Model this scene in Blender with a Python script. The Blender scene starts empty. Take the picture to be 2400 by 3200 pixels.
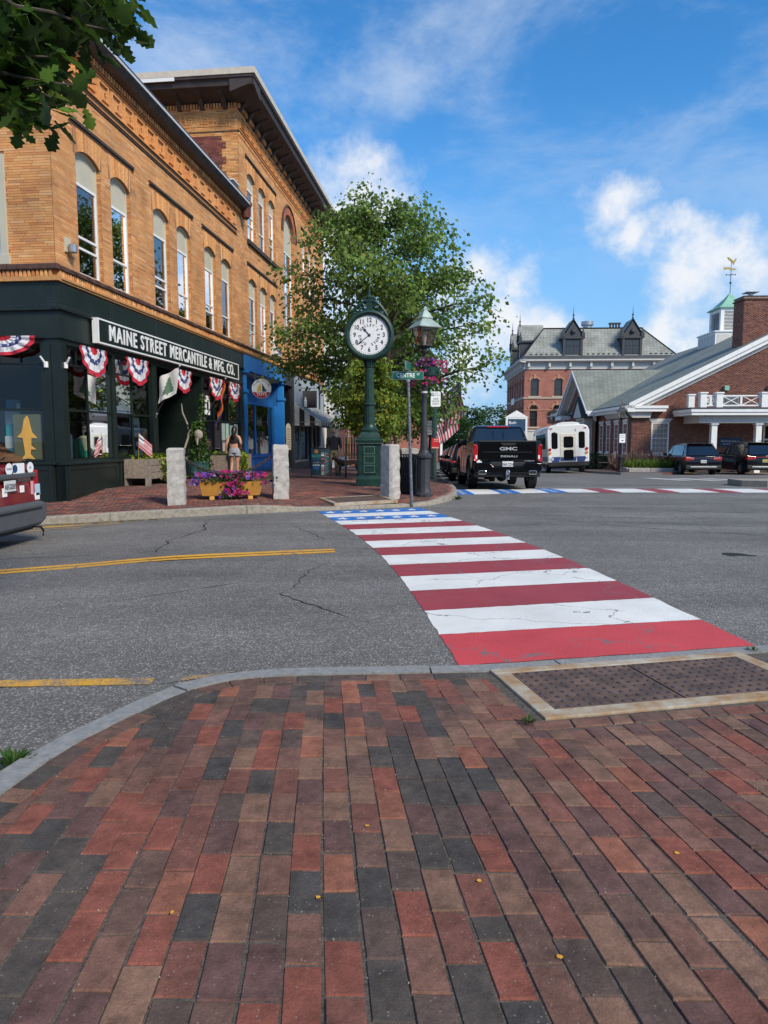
import bpy,bmesh,math,random
import numpy as np
from mathutils import Vector,Matrix,Euler
from math import sin,cos,pi,radians,atan2,hypot,sqrt
random.seed(7);RNG=np.random.default_rng(7)
SC=bpy.context.scene
COL=SC.collection
# ------------------------------------------------------------ camera
cd=bpy.data.cameras.new('camera');cam=bpy.data.objects.new('camera',cd);COL.objects.link(cam)
cd.sensor_fit='VERTICAL';cd.sensor_height=32.0;cd.lens=22.19
cd.clip_start=0.05;cd.clip_end=6000
cam.location=(0,0,1.42);cam.rotation_euler=(radians(90)-math.atan(225/2219),0,0)
SC.camera=cam
SC.render.resolution_x=768;SC.render.resolution_y=1024
# ------------------------------------------------------------ sky, sun, exposure
SUN_EL,SUN_AZ=radians(39),radians(139)
W=bpy.data.worlds.new('World');SC.world=W;W.use_nodes=True
nt=W.node_tree;N=nt.nodes;L=nt.links;N.clear()
def nd(t,**k):
    n=N.new(t)
    for a,b in k.items():setattr(n,a,b)
    return n
def mth(op,a,b=None,c=None,clamp=False):
    n=nd('ShaderNodeMath',operation=op,use_clamp=clamp)
    for i,q in enumerate((a,b,c)):
        if q is None:continue
        if isinstance(q,(int,float)):n.inputs[i].default_value=q
        else:L.new(q,n.inputs[i])
    return n.outputs[0]
sky=nd('ShaderNodeTexSky',sky_type='NISHITA',sun_disc=False,sun_elevation=SUN_EL,sun_rotation=SUN_AZ,altitude=0,air_density=1.0,dust_density=0.0,ozone_density=3.0)
hsv=nd('ShaderNodeHueSaturation');hsv.inputs['Saturation'].default_value=1.32;hsv.inputs['Value'].default_value=1.25
L.new(sky.outputs[0],hsv.inputs['Color'])
tc=nd('ShaderNodeTexCoord');D=tc.outputs['Generated']
sx=nd('ShaderNodeSeparateXYZ');L.new(D,sx.inputs[0])
zc=mth('MAXIMUM',sx.outputs[2],0.0)
low=nd('ShaderNodeMapRange',interpolation_type='SMOOTHSTEP');L.new(zc,low.inputs[0]);low.inputs[1].default_value=0;low.inputs[2].default_value=.42;low.inputs[3].default_value=.92;low.inputs[4].default_value=0
hz=nd('ShaderNodeMix',data_type='RGBA');L.new(low.outputs[0],hz.inputs[0]);L.new(hsv.outputs[0],hz.inputs[6]);hz.inputs[7].default_value=(1.5,3.1,5.3,1)
bg1=nd('ShaderNodeBackground');bg1.inputs[1].default_value=0.15;L.new(hz.outputs[2],bg1.inputs[0])
def noise(vec,scale,det=8,rough=.6,dist=0.0):
    n=nd('ShaderNodeTexNoise');n.inputs['Scale'].default_value=scale;n.inputs['Detail'].default_value=det
    n.inputs['Roughness'].default_value=rough;n.inputs['Distortion'].default_value=dist;L.new(vec,n.inputs['Vector']);return n.outputs[0]
dn=mth('ADD',zc,0.16)
cx=mth('DIVIDE',sx.outputs[0],dn);cy=mth('DIVIDE',sx.outputs[1],dn)
cb=nd('ShaderNodeCombineXYZ');L.new(cx,cb.inputs[0]);L.new(cy,cb.inputs[1]);cb.inputs[2].default_value=3.1
n1=noise(cb.outputs[0],2.3,9,.64,.25)
n1b=noise(cb.outputs[0],.55,3,.5)
mr=nd('ShaderNodeMapRange',interpolation_type='SMOOTHSTEP');L.new(mth('ADD',mth('MULTIPLY',n1,.62),mth('MULTIPLY',n1b,.42)),mr.inputs[0])
mr.inputs[1].default_value=.43;mr.inputs[2].default_value=.66;mr.inputs[3].default_value=0;mr.inputs[4].default_value=.62
hi=mth('MULTIPLY',mr.outputs[0],mth('MULTIPLY',mth('SUBTRACT',zc,.18,clamp=True),4.0,clamp=True))
LUMPS=[(-2,18.6,3.8),(-4.5,17.3,4),(.8,17.3,3.2),(-7,15,4),(7.3,12.8,2.9),(9.5,11.6,2.6),(5.5,11.5,3.2),(9.5,8.5,4),(12.5,7.6,3.5),(7,7,4),(17.8,16.4,2.5),(19.5,14.4,2.3),(22.3,14.4,2.4),(23.2,11.4,4),(26.5,11.2,4.2),(30,10,4.2),(20.8,7.3,3.4),(24,7,4.2),(28,6,5),(13,3,4),(3,4,5),(-3,8,6),
         (38,8,8),(-40,9,9),(-55,14,8),(55,9,9),(75,14,9),(100,8,10),(130,12,10),(165,9,11),(-100,9,10),(-135,12,10),(-165,7,10)]
warp=nd('ShaderNodeVectorMath',operation='MULTIPLY_ADD')
nz=nd('ShaderNodeTexNoise');nz.inputs['Scale'].default_value=9;nz.inputs['Detail'].default_value=6;nz.inputs['Roughness'].default_value=.6;L.new(D,nz.inputs['Vector'])
sub=nd('ShaderNodeVectorMath',operation='SUBTRACT');L.new(nz.outputs['Color'],sub.inputs[0]);sub.inputs[1].default_value=(.5,.5,.5)
L.new(sub.outputs[0],warp.inputs[0]);warp.inputs[1].default_value=(.10,.10,.10);L.new(D,warp.inputs[2])
acc=None
for az,el,r in LUMPS:
    a_,e_=radians(az),radians(el);c_=(sin(a_)*cos(e_),cos(a_)*cos(e_),sin(e_))
    ds=nd('ShaderNodeVectorMath',operation='DISTANCE');L.new(warp.outputs[0],ds.inputs[0]);ds.inputs[1].default_value=c_
    v=mth('SUBTRACT',1.0,mth('DIVIDE',ds.outputs['Value'],radians(r*1.14)))
    acc=v if acc is None else mth('SMOOTH_MAX',acc,v,.15)
n2=noise(D,7.5,9,.62)
n3=noise(D,22,6,.6)
cum=mth('ADD',acc,mth('ADD',mth('MULTIPLY',mth('SUBTRACT',n2,.52),2.9),mth('MULTIPLY',mth('SUBTRACT',n3,.5),1.1)))
mr2=nd('ShaderNodeMapRange',interpolation_type='SMOOTHSTEP');L.new(cum,mr2.inputs[0]);mr2.inputs[1].default_value=-.1;mr2.inputs[2].default_value=1.15;mr2.inputs[4].default_value=.93
mask=mth('MAXIMUM',hi,mr2.outputs[0])
cr=nd('ShaderNodeMix',data_type='RGBA');cr.inputs[6].default_value=(.70,.80,.93,1);cr.inputs[7].default_value=(.96,.97,1,1)
mr3=nd('ShaderNodeMapRange');L.new(mth('ADD',cum,mth('MULTIPLY',mth('SUBTRACT',n2,.5),1.2)),mr3.inputs[0]);mr3.inputs[1].default_value=.05;mr3.inputs[2].default_value=1.0;L.new(mr3.outputs[0],cr.inputs[0])
bg2=nd('ShaderNodeBackground');L.new(cr.outputs[2],bg2.inputs[0]);bg2.inputs[1].default_value=.92
mx=nd('ShaderNodeMixShader');L.new(mask,mx.inputs[0]);L.new(bg1.outputs[0],mx.inputs[1]);L.new(bg2.outputs[0],mx.inputs[2])
wo=nd('ShaderNodeOutputWorld');L.new(mx.outputs[0],wo.inputs[0])
sl=bpy.data.lights.new('sun','SUN');sun=bpy.data.objects.new('sun',sl);COL.objects.link(sun)
sl.energy=4.0;sl.angle=radians(14);sl.color=(1,.90,.73)
sd=Vector((sin(SUN_AZ)*cos(SUN_EL),cos(SUN_AZ)*cos(SUN_EL),sin(SUN_EL)))
sun.rotation_euler=sd.to_track_quat('Z','Y').to_euler();sun.location=(20,-20,40)
SC.view_settings.view_transform='Standard';SC.view_settings.look='None';SC.view_settings.exposure=0.08;SC.view_settings.gamma=1;SC.view_settings.use_curve_mapping=False
SC.render.engine='CYCLES'
SC.cycles.max_bounces=6;SC.cycles.transparent_max_bounces=12;SC.cycles.diffuse_bounces=4;SC.cycles.glossy_bounces=3
# ------------------------------------------------------------ materials
MAT={}
def _base(name):
    m=bpy.data.materials.new(name);m.use_nodes=True
    t=m.node_tree;b=t.nodes['Principled BSDF'];return m,t,b
def pm(name,col,rough=.6,metal=0.0,var=.12,vs=6.0,bump=0.0,bs=60.0,coat=0.0,spec=.5,coord='Object',attr=None,emit=None,trans=0,det=5):
    """plain procedural material: colour broken up by noise, optional bump"""
    if name in MAT:return MAT[name]
    m,t,b=_base(name)
    nn,ll=t.nodes,t.links
    tcn=nn.new('ShaderNodeTexCoord');vec=tcn.outputs[coord]if coord!='World' else nn.new('ShaderNodeNewGeometry').outputs['Position']
    b.inputs['Roughness'].default_value=rough;b.inputs['Metallic'].default_value=metal
    b.inputs['Coat Weight'].default_value=coat;b.inputs['Coat Roughness'].default_value=.04
    b.inputs['Specular IOR Level'].default_value=spec
    src=None
    if attr:
        at=nn.new('ShaderNodeAttribute');at.attribute_name=attr;src=at.outputs['Color']
    no=nn.new('ShaderNodeTexNoise');no.inputs['Scale'].default_value=vs;no.inputs['Detail'].default_value=det;no.inputs['Roughness'].default_value=.6;ll.new(vec,no.inputs['Vector'])
    mr=nn.new('ShaderNodeMapRange');mr.inputs[1].default_value=.3;mr.inputs[2].default_value=.7;mr.inputs[3].default_value=1-var;mr.inputs[4].default_value=1+var;ll.new(no.outputs[0],mr.inputs[0])
    mu=nn.new('ShaderNodeVectorMath');mu.operation='SCALE';ll.new(mr.outputs[0],mu.inputs['Scale'])
    if src:ll.new(src,mu.inputs[0])
    else:mu.inputs[0].default_value=col[:3]
    ll.new(mu.outputs[0],b.inputs['Base Color'])
    if emit:
        b.inputs['Emission Color'].default_value=(*emit[:3],1);b.inputs['Emission Strength'].default_value=emit[3]
    if bump:
        n2=nn.new('ShaderNodeTexNoise');n2.inputs['Scale'].default_value=bs;n2.inputs['Detail'].default_value=4;ll.new(vec,n2.inputs['Vector'])
        bp=nn.new('ShaderNodeBump');bp.inputs['Strength'].default_value=bump;bp.inputs['Distance'].default_value=.01;ll.new(n2.outputs[0],bp.inputs['Height']);ll.new(bp.outputs[0],b.inputs['Normal'])
    if trans:
        o=t.nodes['Material Output'];tr=nn.new('ShaderNodeBsdfTranslucent');ll.new(mu.outputs[0],tr.inputs[0])
        ms=nn.new('ShaderNodeMixShader');ms.inputs[0].default_value=trans;ll.new(b.outputs[0],ms.inputs[1]);ll.new(tr.outputs[0],ms.inputs[2]);ll.new(ms.outputs[0],o.inputs[0])
    MAT[name]=m;return m
def glass_mat(name,tint=(.8,.85,.85),base=.06):
    m,t,b=_base(name);nn,ll=t.nodes,t.links;nn.remove(b)
    g=nn.new('ShaderNodeBsdfGlossy');g.inputs['Roughness'].default_value=.02;g.inputs[0].default_value=(1,1,1,1)
    tr=nn.new('ShaderNodeBsdfTransparent');tr.inputs[0].default_value=(*tint,1)
    fr=nn.new('ShaderNodeFresnel');fr.inputs[0].default_value=1.5
    ad=nn.new('ShaderNodeMath');ad.operation='MULTIPLY_ADD';ad.inputs[1].default_value=1.0;ad.inputs[2].default_value=base;ll.new(fr.outputs[0],ad.inputs[0])
    ms=nn.new('ShaderNodeMixShader');ll.new(ad.outputs[0],ms.inputs[0]);ll.new(tr.outputs[0],ms.inputs[1]);ll.new(g.outputs[0],ms.inputs[2]);ll.new(ms.outputs[0],nn['Material Output'].inputs[0])
    MAT[name]=m;return m
pm('white_paint',(.78,.79,.78),.5,var=.05,vs=3)
pm('cream',(.52,.48,.36),.6,var=.06,vs=3)
pm('stone_trim',(.55,.50,.42),.8,var=.12,bump=.2)
pm('green_black',(.010,.017,.0145),.35,var=.25,vs=2,spec=.4)
pm('blue_paint',(.022,.21,.56),.5,var=.12,vs=1.5)
pm('blue_dark',(.014,.12,.34),.55,var=.15,vs=1.5)
pm('grey_paint',(.36,.41,.46),.6,var=.06)
pm('charcoal',(.035,.038,.042),.5,var=.2)
pm('black_iron',(.012,.012,.014),.42,var=.25,vs=12)
pm('lamp_iron',(.030,.032,.037),.5,var=.3,vs=9,bump=.1)
pm('clock_green',(.010,.040,.030),.42,var=.35,vs=7,spec=.4)
pm('brass',(.5,.33,.1),.35,.9)
pm('rubber',(.010,.010,.011),.85,var=.2)
pm('chrome',(.75,.76,.78),.12,1.0,var=.02)
pm('steel',(.42,.43,.45),.4,.8,var=.15)
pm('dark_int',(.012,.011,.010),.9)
pm('white_plastic',(.75,.75,.75),.4,var=.03)
pm('wood_grey',(.23,.185,.145),.85,var=.35,vs=14,bump=.3,bs=30)
pm('wood_gold',(.42,.20,.035),.5,var=.2,vs=5)
pm('bark',(.085,.07,.058),.95,var=.45,vs=9,bump=.8,bs=25)
pm('granite',(.42,.40,.37),.92,var=.26,vs=7,bump=1.0,bs=38,det=10)
pm('granite_kerb',(.235,.235,.23),.85,var=.22,vs=20,bump=.5,bs=60,det=9)
pm('granite_kerb_far',(.30,.27,.22),.9,var=.30,vs=14,bump=.6,bs=40,det=9)
pm('copper',(.22,.45,.34),.7,var=.18,vs=4)
pm('slate',(.16,.175,.17),.8,var=.25,vs=2.5,attr='Col')
pm('plate',(.62,.63,.62),.5,var=.08)
pm('print_dark',(.012,.014,.02),.6)
pm('print_white',(.85,.86,.85),.55,var=.02)
pm('sign_green',(.004,.13,.075),.45,var=.06)
pm('red_paint',(.55,.015,.02),.5,var=.06)
pm('tan_panel',(.50,.47,.37),.7,var=.06,vs=2)
pm('foliage',(.06,.12,.02),.6,attr='Col',var=.22,vs=3,trans=.45,coord='World',spec=.3)
pm('oak_leaf',(.04,.11,.012),.5,attr='Col',var=.2,vs=9,trans=.32,coord='World',spec=.35)
pm('petal',(.4,.02,.2),.55,attr='Col',var=.15,vs=20,trans=.25,coord='World')
pm('cloth',(.7,.7,.7),.8,attr='Col',var=.06,vs=10,trans=.2)
pm('brick_geo',(.4,.2,.1),.88,attr='Col',var=.22,vs=16,bump=.15,bs=45,coord='World')
pm('paint_geo',(.4,.2,.1),.55,attr='Col',var=.05,vs=8)
pm('mortar',(.27,.135,.06),.95,var=.2,vs=8)
pm('mortar_light',(.30,.26,.22),.95,var=.15,vs=8)
glass_mat('glass',(.70,.74,.74),.0)
glass_mat('glass_upper',(.60,.64,.64),.20)
glass_mat('glass_clear',(.9,.92,.92),.03)
pm('pane_dark',(.010,.012,.014),.05,spec=.5,var=.1)
pm('car_glass',(.006,.007,.008),.03,spec=.9,var=.05,coat=.5)
# ------------------------------------------------------------ mesh helpers
class B:
    def __init__(s):s.v=[];s.f=[];s.m=[];s.c=[]
    def add(s,vs,fs,m=0,col=None):
        o=len(s.v);s.v+=[tuple(v)for v in vs];s.f+=[tuple(i+o for i in f)for f in fs];s.m+=[m]*len(fs)
        s.c+=[col or(1,1,1)]*len(vs);return s
    def box(s,x0,x1,y0,y1,z0,z1,m=0,M=None,col=None):
        vs=[(x,y,z)for z in(z0,z1)for y in(y0,y1)for x in(x0,x1)]
        if M is not None:vs=[M@Vector(v)for v in vs]
        return s.add(vs,[(0,2,3,1),(4,5,7,6),(0,1,5,4),(2,6,7,3),(0,4,6,2),(1,3,7,5)],m,col)
    def cyl(s,p0,p1,r0,r1=None,n=12,m=0,caps=True,col=None):
        if r1 is None:r1=r0
        p0,p1=Vector(p0),Vector(p1);d=(p1-p0)
        q=d.to_track_quat('Z','Y')if d.length>1e-9 else Euler((0,0,0)).to_quaternion()
        vs=[]
        for p,r in((p0,r0),(p1,r1)):
            for i in range(n):vs.append(p+q@Vector((r*cos(2*pi*i/n),r*sin(2*pi*i/n),0)))
        fs=[(i,(i+1)%n,n+(i+1)%n,n+i)for i in range(n)]
        if caps:fs+=[tuple(range(n-1,-1,-1)),tuple(range(n,2*n))]
        return s.add(vs,fs,m,col)
    def lathe(s,prof,n=20,c=(0,0),m=0,rot=0.0,caps=True):
        vs=[];fs=[]
        for r,z in prof:
            for i in range(n):a=2*pi*i/n+rot;vs.append((c[0]+r*cos(a),c[1]+r*sin(a),z))
        k=len(prof)
        for j in range(k-1):
            for i in range(n):fs.append((j*n+i,j*n+(i+1)%n,(j+1)*n+(i+1)%n,(j+1)*n+i))
        if caps:fs+=[tuple(range(n-1,-1,-1)),tuple(range((k-1)*n,k*n))]
        return s.add(vs,fs,m)
    def sq(s,prof,c=(0,0),m=0):
        return s.lathe([(r*sqrt(2),z)for r,z in prof],4,c,m,pi/4)
    def tube(s,path,rad,n=8,m=0,col=None):
        path=[Vector(p)for p in path];k=len(path)
        if isinstance(rad,(int,float)):rad=[rad]*k
        vs=[];fs=[];up=Vector((0,0,1))
        for j,p in enumerate(path):
            d=path[min(j+1,k-1)]-path[max(j-1,0)];d.normalize()
            a=d.cross(up)
            if a.length<.05:a=d.cross(Vector((1,0,0)))
            a.normalize();b=a.cross(d)
            for i in range(n):t=2*pi*i/n;vs.append(p+(a*cos(t)+b*sin(t))*rad[j])
        for j in range(k-1):
            for i in range(n):fs.append((j*n+i,j*n+(i+1)%n,(j+1)*n+(i+1)%n,(j+1)*n+i))
        fs+=[tuple(range(n-1,-1,-1)),tuple(range((k-1)*n,k*n))]
        return s.add(vs,fs,m,col)
    def prism(s,poly,a,b,ax='y',m=0,M=None,col=None):
        def P(p,t):return{'y':(p[0],t,p[1]),'x':(t,p[0],p[1]),'z':(p[0],p[1],t)}[ax]
        n=len(poly);vs=[P(p,a)for p in poly]+[P(p,b)for p in poly]
        if M is not None:vs=[M@Vector(v)for v in vs]
        fs=[tuple(range(n)),tuple(range(2*n-1,n-1,-1))]+[(i,(i+1)%n,n+(i+1)%n,n+i)for i in range(n)]
        return s.add(vs,fs,m,col)
    def ball(s,c,r,n=10,k=7,m=0,sc=(1,1,1),col=None):
        vs=[(c[0],c[1],c[2]-r*sc[2])];fs=[]
        for j in range(1,k):
            t=-pi/2+pi*j/k
            for i in range(n):a=2*pi*i/n;vs.append((c[0]+r*sc[0]*cos(t)*cos(a),c[1]+r*sc[1]*cos(t)*sin(a),c[2]+r*sc[2]*sin(t)))
        vs.append((c[0],c[1],c[2]+r*sc[2]));T=len(vs)-1
        for i in range(n):fs.append((0,1+(i+1)%n,1+i));fs.append((T,T-n+i,T-n+(i+1)%n))
        for j in range(k-2):
            for i in range(n):a=1+j*n;fs.append((a+i,a+(i+1)%n,a+n+(i+1)%n,a+n+i))
        return s.add(vs,fs,m,col)
    def quad(s,a,b,c,d,m=0,col=None):return s.add([a,b,c,d],[(0,1,2,3)],m,col)
    def mesh(s,name,recalc=True,colors=False):
        me=bpy.data.meshes.new(name);me.from_pydata(s.v,[],s.f)
        if len(set(s.m))>1 or(s.m and s.m[0]):me.polygons.foreach_set('material_index',s.m)
        if recalc:
            bm=bmesh.new();bm.from_mesh(me);bmesh.ops.recalc_face_normals(bm,faces=bm.faces);bm.to_mesh(me);bm.free()
        if colors:
            a=me.color_attributes.new('Col','FLOAT_COLOR','POINT');arr=np.ones((len(s.v),4),'f');arr[:,:3]=s.c;a.data.foreach_set('color',arr.ravel())
        return me
    def build(s,name,mats,parent=None,smooth=False,bevel=0,seg=2,recalc=True,colors=False,loc=None,rot=None,ang=40):
        me=s.mesh(name,recalc,colors)
        return mk(name,me,mats,parent,smooth,bevel,seg,loc,rot,ang)
def mk(name,me,mats,parent=None,smooth=False,bevel=0,seg=2,loc=None,rot=None,ang=40):
    if not isinstance(mats,(list,tuple)):mats=[mats]
    if not me.materials:
        for q in mats:me.materials.append(MAT[q]if isinstance(q,str)else q)
    o=bpy.data.objects.new(name,me);COL.objects.link(o)
    if parent:o.parent=parent
    if loc is not None:o.location=loc
    if rot is not None:o.rotation_euler=rot
    if smooth:
        me.polygons.foreach_set('use_smooth',[True]*len(me.polygons))
        try:me.set_sharp_from_angle(angle=radians(ang))
        except Exception:pass
    if bevel:
        md=o.modifiers.new('bevel','BEVEL');md.width=bevel;md.segments=seg;md.limit_method='ANGLE';md.angle_limit=radians(35);md.harden_normals=False
    return o
def E_(name,label,cat,loc=(0,0,0),rz=0,group=None):
    o=bpy.data.objects.new(name,None);COL.objects.link(o);o.location=loc;o.rotation_euler=(0,0,rz);o.empty_display_size=.2
    return tag(o,label,cat,group)
def tag(o,label=None,cat=None,group=None,kind=None):
    if label:o['label']=label
    if cat:o['category']=cat
    if group:o['group']=group
    if kind:o['kind']=kind
    return o
def st(o):o['kind']='structure';return o
def copy_tree(o,parent=None):
    c=o.copy();COL.objects.link(c);c.parent=parent
    for ch in o.children:copy_tree(ch,c)
    return c
TX=[]
def text(s,size,mat,parent,M,ext=.004,xs=1.0,bold=0.0,sp=1.0,name='lettering',al='CENTER'):
    cu=bpy.data.curves.new(name,'FONT');cu.body=s;cu.size=size;cu.align_x=al;cu.align_y='CENTER';cu.extrude=ext;cu.offset=bold;cu.space_character=sp;cu.resolution_u=3
    o=bpy.data.objects.new('tmp_text',cu);COL.objects.link(o)
    TX.append((o,mat,parent,M@Matrix.Diagonal((xs,1,1,1)),name))
def flush_text():
    dg=bpy.context.evaluated_depsgraph_get()
    for o,mat,parent,M,name in TX:
        me=bpy.data.meshes.new_from_object(o.evaluated_get(dg));me.transform(M);me.materials.clear()
        if name=='sign_letter':
            bm=bmesh.new();bm.from_mesh(me);todo=set(bm.verts)
            while todo:
                stk=[todo.pop()];isl=list(stk)
                while stk:
                    for e in stk.pop().link_edges:
                        for w in e.verts:
                            if w in todo:todo.discard(w);stk.append(w);isl.append(w)
                ix={w:i for i,w in enumerate(isl)};fs={f for w in isl for f in w.link_faces}
                q=bpy.data.meshes.new(name);q.from_pydata([w.co[:]for w in isl],[],[[ix[w]for w in f.verts]for f in fs]);mk(name,q,mat,parent)
            bm.free();continue
        n=mk(name,me,mat,parent)
    for o,*_ in TX:
        cu=o.data;bpy.data.objects.remove(o);bpy.data.curves.remove(cu)
def XZ(x,y,z,rz=0,face='-y'):
    """frame whose text plane stands upright, reading along +x (turned by rz), facing -y"""
    return Matrix.Translation((x,y,z))@Matrix.Rotation(rz,4,'Z')@Matrix.Rotation(pi/2,4,'X')
def npmesh(name,V,F,mats,C=None,parent=None,smooth=False,mi=None):
    me=bpy.data.meshes.new(name);V=np.asarray(V,'f');F=np.asarray(F,'i')
    me.vertices.add(len(V));me.vertices.foreach_set('co',V.ravel())
    k=F.shape[1];me.loops.add(F.size);me.loops.foreach_set('vertex_index',F.ravel())
    me.polygons.add(len(F));me.polygons.foreach_set('loop_start',np.arange(0,F.size,k,dtype='i'));me.polygons.foreach_set('loop_total',np.full(len(F),k,'i'))
    if mi is not None:me.polygons.foreach_set('material_index',np.asarray(mi,'i'))
    me.update(calc_edges=True)
    if C is not None:
        a=me.color_attributes.new('Col','FLOAT_COLOR','POINT');arr=np.ones((len(V),4),'f');arr[:,:3]=C;a.data.foreach_set('color',arr.ravel())
    return mk(name,me,mats,parent,smooth)
def boxes_mesh(name,c,hx,hy,hz,ax,ay,cols,mat,parent=None,front=False):
    """many small boxes: centres c (n,3), half sizes, unit axes ax, ay (n,3) and colours"""
    n=len(c);az=np.cross(ax,ay)
    V=np.zeros((n,8,3));i=0
    for sz in(-1,1):
        for sy in(-1,1):
            for sx_ in(-1,1):
                V[:,i]=c+ax*(hx*sx_)[:,None]+ay*(hy*sy)[:,None]+az*(hz*sz)[:,None];i+=1
    fs=[(4,5,7,6)]if front else[(4,5,7,6),(0,1,5,4),(2,6,7,3),(0,4,6,2),(1,3,7,5)]
    F=(np.arange(n)[:,None,None]*8+np.array(fs)[None]).reshape(-1,4)
    C=np.repeat(cols[:,None,:],8,1).reshape(-1,3)
    return npmesh(name,V.reshape(-1,3),F,mat,C,parent)
# ============================================================ GROUND
def Rz(x,y):
    """height of the road: falls away to the left on the cross street and down the main street"""
    x=np.asarray(x,float);y=np.asarray(y,float)
    d=np.clip(-x-2.2,0,14);a=.036*d*np.clip(d/1.2,0,1)
    far=np.clip(y-19,0,45);b=.0235*far*np.clip(far/3,0,1)
    return-a*np.clip((16-y)/3,0,1)-b
def R1(x,y):return float(Rz(x,y))
m,t,b_=_base('asphalt');nn,ll=t.nodes,t.links
geo=nn.new('ShaderNodeNewGeometry');P_=geo.outputs['Position']
def tn(scale,det=4,rough=.6):
    q=nn.new('ShaderNodeTexNoise');q.inputs['Scale'].default_value=scale;q.inputs['Detail'].default_value=det;q.inputs['Roughness'].default_value=rough;ll.new(P_,q.inputs['Vector']);return q.outputs[0]
vo=nn.new('ShaderNodeTexVoronoi');vo.inputs['Scale'].default_value=110;ll.new(P_,vo.inputs['Vector'])
hs=nn.new('ShaderNodeSeparateColor');ll.new(vo.outputs['Color'],hs.inputs[0])
r1=nn.new('ShaderNodeValToRGB');e=r1.color_ramp.elements;e[0].position=0;e[0].color=(.110,.104,.096,1);e[1].position=1;e[1].color=(.43,.41,.375,1)
q=r1.color_ramp.elements.new(.55);q.color=(.143,.136,.126,1);q=r1.color_ramp.elements.new(.86);q.color=(.222,.212,.195,1)
ll.new(hs.outputs[0],r1.inputs[0])
mr_=nn.new('ShaderNodeMapRange');ll.new(tn(.55,7,.65),mr_.inputs[0]);mr_.inputs[1].default_value=.3;mr_.inputs[2].default_value=.7;mr_.inputs[3].default_value=.78;mr_.inputs[4].default_value=1.22
mr5=nn.new('ShaderNodeMapRange');ll.new(tn(7,6,.7),mr5.inputs[0]);mr5.inputs[1].default_value=.3;mr5.inputs[2].default_value=.7;mr5.inputs[3].default_value=.85;mr5.inputs[4].default_value=1.15
mpg=nn.new('ShaderNodeMapping');mpg.inputs['Rotation'].default_value=(0,0,radians(-16));mpg.inputs['Scale'].default_value=(.07,.85,1);ll.new(P_,mpg.inputs[0]);ql=nn.new('ShaderNodeTexNoise');ql.inputs['Scale'].default_value=1;ql.inputs['Detail'].default_value=4;ll.new(mpg.outputs[0],ql.inputs['Vector'])
mr7=nn.new('ShaderNodeMapRange');ll.new(ql.outputs[0],mr7.inputs[0]);mr7.inputs[1].default_value=.33;mr7.inputs[2].default_value=.67;mr7.inputs[3].default_value=.80;mr7.inputs[4].default_value=1.16
mm0=nn.new('ShaderNodeMath');mm0.operation='MULTIPLY';ll.new(mr7.outputs[0],mm0.inputs[0]);ll.new(mr5.outputs[0],mm0.inputs[1])
mm=nn.new('ShaderNodeMath');mm.operation='MULTIPLY';ll.new(mr_.outputs[0],mm.inputs[0]);ll.new(mm0.outputs[0],mm.inputs[1])
sc_=nn.new('ShaderNodeVectorMath');sc_.operation='SCALE';ll.new(r1.outputs[0],sc_.inputs[0]);ll.new(mm.outputs[0],sc_.inputs['Scale']);ll.new(sc_.outputs[0],b_.inputs['Base Color'])
b_.inputs['Roughness'].default_value=.82;b_.inputs['Specular IOR Level'].default_value=.35
bp=nn.new('ShaderNodeBump');bp.inputs['Strength'].default_value=.9;bp.inputs['Distance'].default_value=.006;ll.new(vo.outputs['Distance'],bp.inputs['Height']);ll.new(bp.outputs[0],b_.inputs['Normal'])
MAT['asphalt']=m
def sheet(name,xs,ys,zf,mats,parent=None):
    X,Y=np.meshgrid(xs,ys);V=np.stack([X.ravel(),Y.ravel(),zf(X,Y).ravel()],1)
    a,b=len(xs),len(ys);i=(np.arange(b-1)[:,None]*a+np.arange(a-1)[None]).ravel()
    return npmesh(name,V,np.stack([i,i+1,i+a+1,i+a],1),mats,parent=parent,smooth=True)
xs=np.concatenate([[-2500,-600,-150,-60,-30,-20],np.arange(-16,30,1.0),[40,60,100,200,600,2500]])
ys=np.concatenate([[-600,-100,-20],np.arange(-6,72,1.0),[80,100,150,300,800,3000]])
st(sheet('road',xs,ys,lambda X,Y:Rz(X,Y),'asphalt'))
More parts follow.
